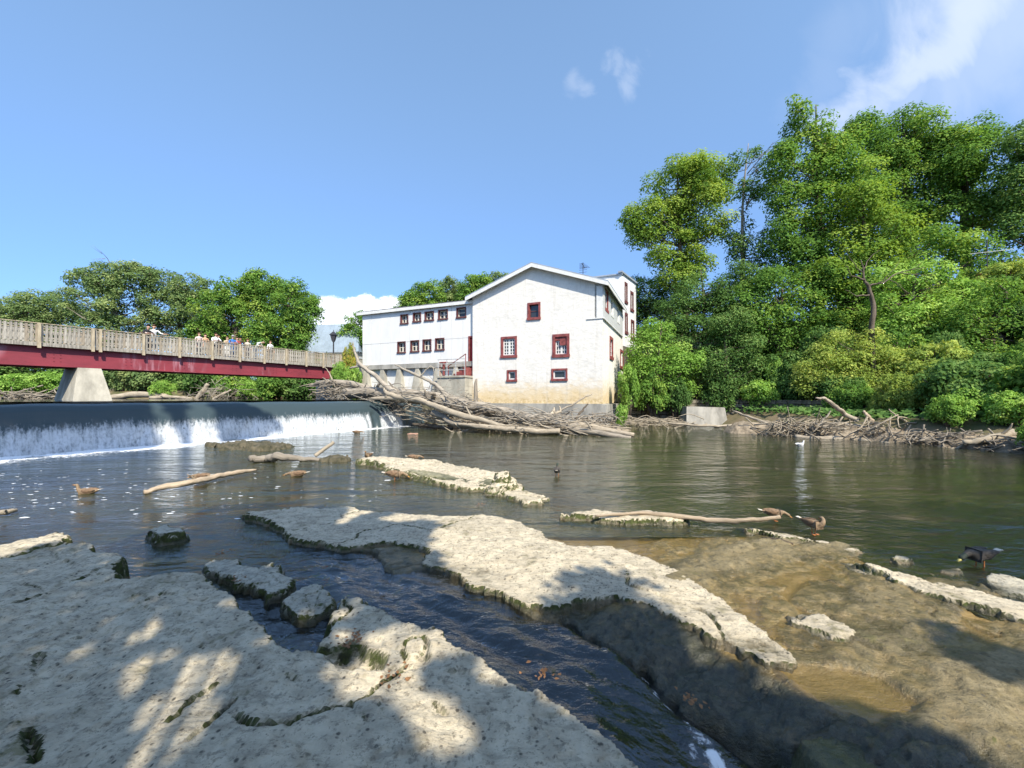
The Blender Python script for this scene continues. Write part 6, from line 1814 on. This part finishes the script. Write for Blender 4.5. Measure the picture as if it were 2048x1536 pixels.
def shade_tree(label, crowns, base, tr=.3):
    root = thing('tree', label, 'tree', base, 0, 'shade trees behind the photographer')
    Vs, Fs, n0, Cs = [], [], 0, []
    for c in crowns:
        V, F, C = shade_crown(**c); Vs.append(V); Fs.append(F + n0); n0 += len(V); Cs.append(C)
    V = np.concatenate(Vs); B = np.array(base)
    link('crown', fast_mesh('crown', V - B, np.concatenate(Fs), [LEAF_MAPLE], {'tint': np.repeat(np.clip(rng.normal(.45, .18, len(V) // 4), 0, 1), 4)}), root)
    tb = Tubes(); ctr = np.concatenate(Cs).mean(0) - B
    tp = np.array((ctr[0] * .5, ctr[1] * .5, ctr[2]))
    tb.add([(0, 0, -.4), tp * .3, tp * .7, tp], [tr * 1.3, tr, tr * .6, tr * .3], sides=8, n=4)
    for C in Cs:
        for i in rng.permutation(len(C))[:10]:
            c = C[i] - B; tb.add([tp * .6, (tp * .6 + c) / 2 + (0, 0, -.3), c], [.05, .03, .012], sides=5, n=2, seed=int(i))
    tb.build('trunk', BARK, root)


GAPS = [(285, 1262, 36, 9, -.55), (370, 1318, 26, 9, -.5), (425, 1328, 60, 16, -.12), (270, 1350, 46, 20, -.95), (330, 1312, 26, 9, -.5), (160, 1293, 24, 7, -.6), (225, 1330, 22, 8, -.5), (465, 1212, 22, 9, -.6), (300, 1240, 20, 8),
        (350, 1420, 110, 42, -.85), (400, 1372, 60, 26, -.7), (330, 1480, 120, 38, -.7), (480, 1470, 60, 20, -.8), (560, 1280, 50, 10, -.2), (660, 1350, 60, 22, -.6), (610, 1330, 30, 14), (690, 1390, 70, 30, -.9), (600, 1450, 60, 26, -.8), (800, 1330, 50, 18, -.6), (850, 1300, 50, 12, -.6), (740, 1260, 60, 16, -.4), (700, 1225, 36, 14, -.5),
        (890, 1420, 40, 16, -.9), (790, 1420, 40, 14, -.9), (960, 1480, 40, 14, -.9), (580, 1530, 60, 20, -.7), (830, 1500, 36, 14, -.9), (640, 1500, 30, 12), (720, 1010, 40, 12, -.2), (100, 1075, 70, 10, -.2), (30, 1098, 60, 9, -.3)]
shade_tree('leafy maple behind the camera shading the near ledge', [
    dict(poly_px=[(-500, 1110), (-100, 1085), (0, 1108), (150, 1085), (260, 1110), (400, 1100), (560, 1130), (560, 1300), (480, 1400), (380, 1560), (200, 2300), (-900, 2200)], z=.22, t0=9, t1=14, n=9500, size=.15, gaps=GAPS, fuzz=.2),
    dict(poly_px=[(400, 1100), (620, 1150), (700, 1200), (560, 1250), (540, 1160)], z=.22, t0=9, t1=13, n=1500, size=.14, gaps=[(600, 1215, 30, 10, -.4)]),
    dict(poly_px=[(490, 1400), (560, 1360), (620, 1380), (640, 1440), (600, 1500), (500, 1500), (430, 1470)], z=.22, t0=9, t1=14, n=1300, size=.13, fuzz=.14),
    dict(poly_px=[(640, 1440), (760, 1410), (830, 1440), (860, 1536), (800, 1620), (620, 1600), (600, 1500)], z=.22, t0=9, t1=14, n=1300, size=.13, fuzz=.2, cover=.75),
    dict(poly_px=[(560, 1250), (780, 1230), (900, 1290), (1050, 1360), (1250, 1480), (1340, 1600), (1340, 1900), (380, 1900), (430, 1450)], z=.22, t0=9, t1=14, n=2600, size=.13, cover=.44),
    dict(poly_px=[(900, 1340), (1050, 1370), (1250, 1480), (1340, 1600), (1340, 1800), (900, 1700), (860, 1500)], z=.22, t0=9, t1=14, n=1700, size=.13, cover=.62),
    dict(poly_px=[(430, 1005), (560, 1000), (640, 1012), (760, 1022), (880, 1052), (830, 1090), (900, 1170), (960, 1240), (1000, 1300), (860, 1270), (600, 1150), (400, 1100), (260, 1110), (230, 1080), (380, 1030)], z=.08, t0=10, t1=14, n=9000, size=.2, gaps=[(735, 1018, 40, 10, -.2), (815, 1035, 50, 8, -.1), (690, 1040, 20, 6, -.2)])],
    (2.2, -6.5, .6))
shade_tree('leafy maple behind the camera shading the channel and shelf', [
    dict(blobs=[(1175, 1160, .16, .13), (1215, 1172, .20, .14), (1160, 1205, .18, .12), (1240, 1215, .2, .12), (1190, 1240, .22, .12)], z=.08, t0=9, t1=13, n=620, size=.16),
    dict(poly_px=[(1000, 1300), (1150, 1245), (1270, 1225), (1360, 1262), (1430, 1305), (1540, 1345), (1580, 1400), (1700, 1440), (1800, 1480), (1900, 1560), (2000, 1800), (1340, 1800), (1250, 1480), (1100, 1390)], z=.02, t0=8, t1=12, n=6000, size=.16, fuzz=.12, gaps=[(1420, 1290, 60, 20, .6), (1560, 1360, 40, 14, .5), (1640, 1480, 50, 10, .6), (1250, 1210, 30, 10, .3)]),
    dict(poly_px=[(1640, 1400), (1760, 1440), (1900, 1520), (2050, 1600), (2050, 1700), (1800, 1600), (1650, 1480)], z=.02, t0=8, t1=12, n=2400, size=.16, cover=.72, fuzz=.35),
    dict(poly_px=[(1880, 1250), (1960, 1270), (2060, 1330), (2100, 1400), (2000, 1380), (1900, 1310)], z=.02, t0=9, t1=13, n=500, size=.16, cover=.65, fuzz=.4)],
    (5.5, -5.5, .6))
shade_tree('tall tree behind the camera shading the right side of the river', [
    dict(poly_px=[(1560, 1002), (1700, 998), (1850, 1012), (2048, 1028), (2500, 1050), (2500, 1190), (2048, 1150), (1900, 1120), (1700, 1068), (1600, 1040)], z=0, t0=12, t1=17, n=9000, size=.26, fuzz=.5, gaps=[(1850, 1030, 60, 8, .15), (1700, 1062, 40, 6, .2)]),
    ], (14, -8, .8), .4)
shade_tree('very tall tree behind the camera shading the left part of the weir', [
    dict(poly=[wpt(-9, -1.6), wpt(-9, 2.2), wpt(4, 2.2), wpt(8.5, 1.6), wpt(9.5, -.4), wpt(6, -1.2), wpt(3, -1.6)], z=.9, t0=32, t1=37, n=8000, size=.5, gaps=[(330, 855, 26, 9, 0), (405, 850, 30, 10, 0), (230, 880, 30, 8, 0), (430, 880, 30, 10, 0)])],
    (-6, -9, .8), .5)

# ------------------------------------------------------------------ skinned figures
def skin_mesh(name, verts, edges, radii, root_i=0, sub=1):
    me = bpy.data.meshes.new(name + '_cage')
    bm = bmesh.new(); lay = bm.verts.layers.skin.verify()
    bv = [bm.verts.new(v) for v in verts]
    for i, (v, rd) in enumerate(zip(bv, radii)):
        v[lay].radius = rd if isinstance(rd, tuple) else (rd, rd)
        v[lay].use_root = (i == root_i)
    for a, b in edges: bm.edges.new((bv[a], bv[b]))
    bm.to_mesh(me); bm.free()
    o = bpy.data.objects.new(name, me); COL.objects.link(o)
    o.modifiers.new('skin', 'SKIN'); m = o.modifiers.new('sub', 'SUBSURF'); m.levels = sub; m.render_levels = sub
    dg = bpy.context.evaluated_depsgraph_get()
    out = bpy.data.meshes.new_from_object(o.evaluated_get(dg))
    bpy.data.objects.remove(o)
    out.polygons.foreach_set('use_smooth', [True] * len(out.polygons))
    return out


SKIN = [M('skin_light', (0.55, 0.34, 0.25), .6, .05), M('skin_tan', (0.42, 0.24, 0.16), .6, .05)]
_cloth = {}


def cloth(c):
    if c not in _cloth: _cloth[c] = M('cloth_%d' % len(_cloth), c, .9, .12, 6, .3, 30, .005)
    return _cloth[c]


def person(label, px, w_in, pose, shirt, legs, skin=0, hair=(.06, .04, .03), hat=None, turn=0.0, h=1.72, shorts=False):
    """standing on the bridge deck, facing downstream over the rail (+y locally)"""
    lean = {'lean': .12, 'stand': .03, 'hold': .05, 'bend': .36, 'wide': .10}[pose]
    V = [(0, 0, .93), (0, .25 * lean, 1.10), (0, .8 * lean, 1.30), (0, 1.15 * lean, 1.43), (0, 1.3 * lean, 1.50), (0, 1.42 * lean + .02, 1.58), (0, 1.5 * lean + .03, 1.67)]
    if pose == 'bend':
        V[4:] = [(0, .58, 1.40), (0, .66, 1.42), (0, .73, 1.46)]
    R = [(.15, .11), (.135, .095), (.165, .105), (.075, .065), (.055, .055), (.078, .09), (.070, .082)]
    E = [(0, 1), (1, 2), (2, 3), (3, 4), (4, 5), (5, 6)]
    tags = ['L', 'S', 'S', 'S', 'K', 'K', 'K']
    chest = Vector(V[2])
    for s in (-1, 1):
        b = len(V)
        V += [(s * .10, .0, .86), (s * .11, .02, .49), (s * .11, -.03, .10), (s * .12, .11, .045)]
        R += [.095, .062, .043, .04]; E += [(0, b), (b, b + 1), (b + 1, b + 2), (b + 2, b + 3)]
        tags += ['L', 'L', 'K' if shorts else 'L', 'F']
        b = len(V); cy, cz = chest.y, chest.z
        sh = (s * .19, cy + .06 * lean, cz + .08)
        el, wr, hd = {'lean': ((s * .30, cy + .16, 1.14), (s * .16, cy + .34, 1.17), (s * .06, cy + .38, 1.18)),
                      'wide': ((s * .34, cy + .10, 1.20), (s * .52, cy + .22, 1.17), (s * .60, cy + .25, 1.17)),
                      'stand': ((s * .25, cy - .02, 1.08), (s * .25, cy + .12, .90), (s * .25, cy + .15, .83)),
                      'hold': ((s * .27, cy + .14, 1.16), (s * .13, cy + .32, 1.36), (s * .08, cy + .36, 1.42)),
                      'bend': ((s * .30, cy + .12, 1.14), (s * .22, cy + .26, 1.15), (s * .14, cy + .30, 1.16))}[pose]
        V += [sh, el, wr, hd]; R += [.062, .043, .030, (.034, .018)]
        E += [(2, b), (b, b + 1), (b + 1, b + 2), (b + 2, b + 3)]; tags += ['S', 'S', 'K', 'K']
        d = (Vector(hd) - Vector(wr)).normalized(); sd_ = d.cross(Vector((0, 0, 1))).normalized()
        for q, (o_, L) in enumerate([(-.03, .06), (-.012, .085), (.008, .09), (.027, .075)]):
            V.append(tuple(Vector(hd) + sd_ * o_ + d * .03)); V.append(tuple(Vector(hd) + sd_ * o_ * 1.25 + d * (.03 + L) + Vector((0, 0, -.025))))
            n = len(V); R += [.0105, .008]; E += [(b + 3, n - 2), (n - 2, n - 1)]; tags += ['K', 'K']
        V.append(tuple(Vector(wr) + (Vector(hd) - Vector(wr)) * .5 - sd_ * s * .05)); R.append(.011); E.append((b + 2, len(V) - 1)); tags.append('K')
    me = skin_mesh('body', V, E, R, 0, 1)
    mats = {'S': cloth(shirt), 'L': cloth(legs), 'K': SKIN[skin], 'F': cloth((.05, .05, .06))}
    keys = list(mats)
    me.materials.clear()
    for k in keys: me.materials.append(mats[k])
    VA = np.array([tuple(v) for v in V])
    for p in me.polygons:
        c = np.array(p.center); p.material_index = keys.index(tags[int(np.argmin(((VA - c) ** 2).sum(1)))])
    s_ = BR.s_of(px); x, y, z = BR.p(s_, w_in, DECK)
    face = math.atan2(BR.nn[1], BR.nn[0]) - PI / 2 + turn
    root = thing('person', label, 'person', (x, y, z), face, 'people on the bridge')
    k = h / 1.64; root.scale = (k, k, k)
    link('body', me, root)
    hd = Vector(V[6]); hc = Vector(V[5])
    # face: nose, brows and mouth as small relief; ears at the sides
    mb = MB(); fx = Vector((0, 1, -0.3 if pose in ('bend', 'lean') else 0)).normalized()
    c = (hd + hc) / 2 + fx * .085
    mb.bar(tuple(c + Vector((0, .0, .015))), tuple(c + fx * .022 + Vector((0, 0, -.02))), .011, 5)
    for s in (-1, 1): mb.bar(tuple((hd + hc) / 2 + Vector((s * .075, 0, .02))), tuple((hd + hc) / 2 + Vector((s * .088, -.01, -.03))), .018, 5)
    mb.build('face', SKIN[skin], root)
    mb = MB()
    for s in (-1, 1):
        q = (hd + hc) / 2 + fx * .08 + Vector((s * .03, 0, .022)); mb.bar(tuple(q), tuple(q + fx * .006), .009, 5)
    q = (hd + hc) / 2 + fx * .078 + Vector((0, 0, -.055)); mb.bar(tuple(q + Vector((-.022, 0, 0))), tuple(q + Vector((.022, 0, 0))), .006, 5)
    mb.build('eyes_and_mouth', cloth((.08, .04, .035)), root)
    bm = bmesh.new(); bmesh.ops.create_uvsphere(bm, u_segments=12, v_segments=8, radius=1)
    ctr = hd + Vector((0, -.018, .0))
    for v in list(bm.verts):
        v.co = Vector((v.co.x * .098, v.co.y * .112, v.co.z * .098)) + ctr
    bmesh.ops.delete(bm, geom=[v for v in bm.verts if (v.co.z - ctr.z) < -.02 + (v.co.y - ctr.y) * .75], context='VERTS')
    m2 = bpy.data.meshes.new('hair'); bm.to_mesh(m2); bm.free(); m2.materials.append(cloth(hat or hair))
    link('hat' if hat else 'hair', m2, root)
    if hat:
        mb = MB(); mb.prism([tuple(ctr + Vector((math.cos(t) * .12, math.sin(t) * .14 + .03, .0))) for t in np.linspace(0, 6.283, 12, endpoint=False)], (0, 0, .015)); mb.build('hat_brim', cloth(hat), root)
    return root


person('person in a black t-shirt leaning on the bridge rail beside a person in white', 297, -0.32, 'lean', (.02, .02, .025), (.05, .06, .09), 0, turn=.15)
person('person in a white t-shirt and jeans with arms spread along the bridge rail', 311, -0.30, 'wide', (.75, .75, .75), (.25, .32, .40), 0, (.22, .12, .06), h=1.78, turn=-.2)
person('person in a pale pink top and dark trousers, leftmost of the bridge group', 404, -0.5, 'stand', (.68, .52, .48), (.05, .05, .07), 0, (.20, .12, .07), h=1.66)
person('person in an orange top and shorts second from the left of the group', 417, -0.55, 'stand', (.62, .36, .22), (.45, .40, .34), 0, (.12, .07, .04), h=1.62, shorts=True)
person('person in a white shirt with broad shoulders in the middle of the bridge', 435, -0.42, 'lean', (.78, .78, .78), (.10, .10, .13), 1, (.03, .02, .02), h=1.76)
person('person in a dark top standing just right of the white shirt', 446, -0.75, 'stand', (.03, .03, .035), (.04, .04, .05), 1, (.02, .02, .02), h=1.7)
person('person in a tan top holding something up left of the blue shirt', 460, -0.5, 'hold', (.50, .40, .28), (.62, .62, .62), 0, (.18, .11, .06), h=1.6)
person('person in a bright blue shirt and white cap on the bridge', 468, -0.36, 'lean', (.04, .18, .55), (.06, .20, .52), 0, hat=(.78, .78, .78), h=1.72)
person('person in a red shirt with arms raised to the face on the bridge', 479, -0.45, 'hold', (.55, .06, .07), (.06, .07, .12), 0, (.14, .08, .05), h=1.64)
person('person in a black top with bare raised arms right of the red shirt', 486, -0.5, 'hold', (.03, .025, .03), (.45, .36, .24), 1, (.05, .03, .02), h=1.66, shorts=True)
person('person in a cream top standing next to the one bending over the rail', 502, -0.55, 'stand', (.62, .56, .46), (.05, .05, .08), 1, (.25, .17, .10), h=1.62)
person('person in a pale green shirt and blue jeans bending forward over the rail', 516, -0.42, 'bend', (.55, .60, .54), (.14, .24, .40), 0, (.30, .24, .18), h=1.7, turn=.5)
person('person in a white shirt standing alone at the right on the bridge', 546, -0.45, 'stand', (.78, .78, .78), (.05, .05, .06), 0, (.15, .06, .04), h=1.68)


# ------------------------------------------------------------------ ducks and gull
def feather(name, c1, c2, c3, sc=34):
    m, t, p = base_mat(name)
    v = t.new('ShaderNodeTexCoord').outputs['Object']
    vr = t.new('ShaderNodeTexVoronoi'); vr.inputs['Scale'].default_value = sc
    t.l.new(t.scale(v, (0.6, 1, 1)), vr.inputs['Vector'])
    n = t.noise(v, 7, 4, .6)
    c = t.mix(t.ss(vr.outputs['Distance'], 0.15, 0.5), c2, c1)
    c = t.mix(t.ss(n, .42, .66), c, c3)
    t.l.new(c, p.inputs['Base Color']); p.inputs['Roughness'].default_value = .75
    t.l.new(t.bump(vr.outputs['Distance'], .5, .006), p.inputs['Normal'])
    return m


HEN = feather('brown_feathers', (.25, .175, .105), (.105, .07, .042), (.19, .13, .078))
HEN_HEAD = feather('brown_head_feathers', (.25, .18, .11), (.15, .10, .06), (.21, .15, .09), 70)
WING = feather('brown_wing_feathers', (.20, .125, .07), (.075, .045, .028), (.14, .085, .05), 24)
DRK = feather('dark_feathers', (.07, .06, .05), (.03, .027, .024), (.05, .042, .036))
DRKH = feather('dark_head_feathers', (.025, .045, .03), (.015, .02, .016), (.02, .03, .022), 70)
GULLW = feather('white_feathers', (.78, .78, .78), (.70, .70, .70), (.75, .75, .75)); GULLG = feather('grey_feathers', (.45, .47, .5), (.38, .40, .43), (.42, .44, .47))
BILL = M('orange_bill', (.50, .24, .06), .5, .1); BILLY = M('olive_bill', (.42, .38, .12), .5, .1); LEG = M('orange_leg', (.55, .20, .07), .6, .1)
TAILW = M('pale_tail', (.62, .56, .47), .8, .15)


def duck_parts(pose, mats):
    zb = {'swim': 0.0, 'stand': .10, 'feed': .08, 'preen': .10, 'dabble': 0.01}[pose]
    B = [(-.27, 0, .085), (-.20, 0, .065), (-.10, 0, .045), (.02, 0, .035), (.11, 0, .045), (.165, 0, .075)]
    R = [(.022, .012), (.055, .038), (.088, .072), (.100, .085), (.082, .075), (.055, .052)]
    nk = {'swim': [(.19, 0, .13), (.195, 0, .185), (.215, 0, .225), (.25, 0, .222)], 'stand': [(.19, 0, .13), (.20, 0, .19), (.22, 0, .232), (.255, 0, .228)],
          'feed': [(.215, 0, .06), (.26, 0, .035), (.295, 0, .012), (.325, 0, -.015)], 'dabble': [(.21, 0, .07), (.25, 0, .055), (.285, 0, .045), (.315, 0, .030)],
          'preen': [(.17, .03, .14), (.145, .055, .175), (.105, .07, .185), (.075, .085, .160)]}[pose]
    Rn = [.040, .033, .040, .028]
    P = [(x, y, z + zb) for x, y, z in B + nk]
    me = skin_mesh('body', P, [(i, i + 1) for i in range(len(P) - 1)], R + Rn, 3, 2)
    body, head, wing, bill, tail = mats
    for m in (body, head): me.materials.append(m)
    VA = np.array(P)
    for p in me.polygons:
        p.material_index = 1 if int(np.argmin(((VA - np.array(p.center)) ** 2).sum(1))) >= 7 else 0
    parts = [('body', me)]
    hd = Vector(P[-2]); tip = Vector(P[-1]); d = (tip - hd).normalized(); sdv = Vector((-d.y, d.x, 0)).normalized() if abs(d.x) + abs(d.y) > .1 else Vector((0, 1, 0)); up = d.cross(sdv) * -1
    mb = MB(); a = tip - d * .005
    mb.quad8([tuple(a + sdv * .016 + up * .014), tuple(a - sdv * .016 + up * .014), tuple(a - sdv * .016 - up * .012), tuple(a + sdv * .016 - up * .012),
              tuple(a + d * .06 + sdv * .017 - up * .006), tuple(a + d * .06 - sdv * .017 - up * .006), tuple(a + d * .06 - sdv * .017 - up * .013), tuple(a + d * .06 + sdv * .017 - up * .013)])
    parts.append(('bill', mb.mesh('bill', bill, True)))
    for s in (-1, 1):
        bm = bmesh.new(); bmesh.ops.create_uvsphere(bm, u_segments=14, v_segments=8, radius=1)
        for v in bm.verts:
            x, y, z = v.co
            tp_ = 1 - .55 * max(0, -x)
            v.co = Vector((-.055 + x * .165 , s * .070 + y * .034 * tp_, .072 + zb + z * .062 * tp_ + max(0, -x) * .028))
        m2 = bpy.data.meshes.new('wing'); bm.to_mesh(m2); bm.free(); m2.materials.append(wing); m2.polygons.foreach_set('use_smooth', [True] * len(m2.polygons))
        parts.append(('wing', m2))
    mb = MB(); mb.quad8([(-.25, -.028, .08 + zb), (-.25, .028, .08 + zb), (-.25, .028, .098 + zb), (-.25, -.028, .098 + zb), (-.33, -.04, .10 + zb), (-.33, .04, .10 + zb), (-.33, .04, .107 + zb), (-.33, -.04, .107 + zb)])
    parts.append(('tail', mb.mesh('tail', tail)))
    mb = MB()
    for s in (-1, 1):
        q = hd + d * .012 + sdv * s * .034 + up * .010; mb.bar(tuple(q), tuple(q + sdv * s * .004), .006, 6)
    parts.append(('eye', mb.mesh('eye', IRON)))
    if pose in ('stand', 'feed', 'preen'):
        for s in (-1, 1):
            mb = MB(); mb.bar((0.0, s * .045, -.06), (.0, s * .045, zb - .03), .008, 6)
            mb.prism([(0, s * .045 - .01, -.06), (.06, s * .045 - .032, -.06), (.066, s * .045, -.06), (.06, s * .045 + .032, -.06), (0, s * .045 + .01, -.06)], (0, 0, .006))
            parts.append(('leg', mb.mesh('leg', LEG)))
    return parts


HENM = (HEN, HEN_HEAD, WING, BILL, TAILW); DRKM = (DRK, DRKH, DRK, BILLY, TAILW)
PROTO = {}


def duck(label, px, py, pose, heading, mats=HENM, z=0.0, s=1.0, name='duck', cat='duck', group='mallard ducks'):
    key = (pose, id(mats))
    if key not in PROTO: PROTO[key] = duck_parts(pose, mats)
    x, y, _ = U(px, py, z)
    root = thing(name, label, cat, (x, y, z), math.radians(heading), group)
    s *= .92
    root.scale = (s, s, s)
    for nm, me in PROTO[key]: link(nm, me, root)
    return root


# heading 0 looks right, 180 left, 90 away from the camera
duck('brown duck swimming left with its neck upright near the left edge', 174, 987, 'swim', 190, s=.95)
duck('brown duck half hidden behind the smooth pale log', 402, 957, 'dabble', 185, s=1.0)
duck('brown duck feeding with its head down between the pale log and the river rock', 594, 952, 'dabble', 188, s=1.05)
duck('brown duck wading beside the mossy flank of the mid river rock strip', 790, 958, 'feed', 5, z=0.0, s=1.1)
duck('brown duck at the upstream tip of the rock strip facing the camera', 737, 913, 'swim', -100, s=1.0)
duck('brown duck resting behind the rock strip with its back level with the stone', 828, 917, 'dabble', 15, s=1.0)
duck('dark brown duck standing alone in open water right of the rock strip', 1114, 950, 'stand', 80, DRKM, z=.02, s=.9)
duck('brown duck reaching down over the end of the peeled tan log', 1548, 1036, 'feed', -15, z=.07, s=.78)
duck('brown duck preening in the shallows below the peeled tan log', 1627, 1062, 'preen', -70, z=.05, s=.84)
duck('dark drake wading with its bill in the water at the right edge', 1960, 1126, 'feed', 186, DRKM, z=.03, s=.95)
duck('brown duck floating at the edge of the foam below the weir', 714, 866, 'dabble', 20, s=1.2)
duck('white gull with grey wings swimming before the right bank driftwood', 1600, 891, 'swim', 10, (GULLW, GULLW, GULLG, BILLY, TAILW), s=.95, name='gull', cat='gull', group=None)
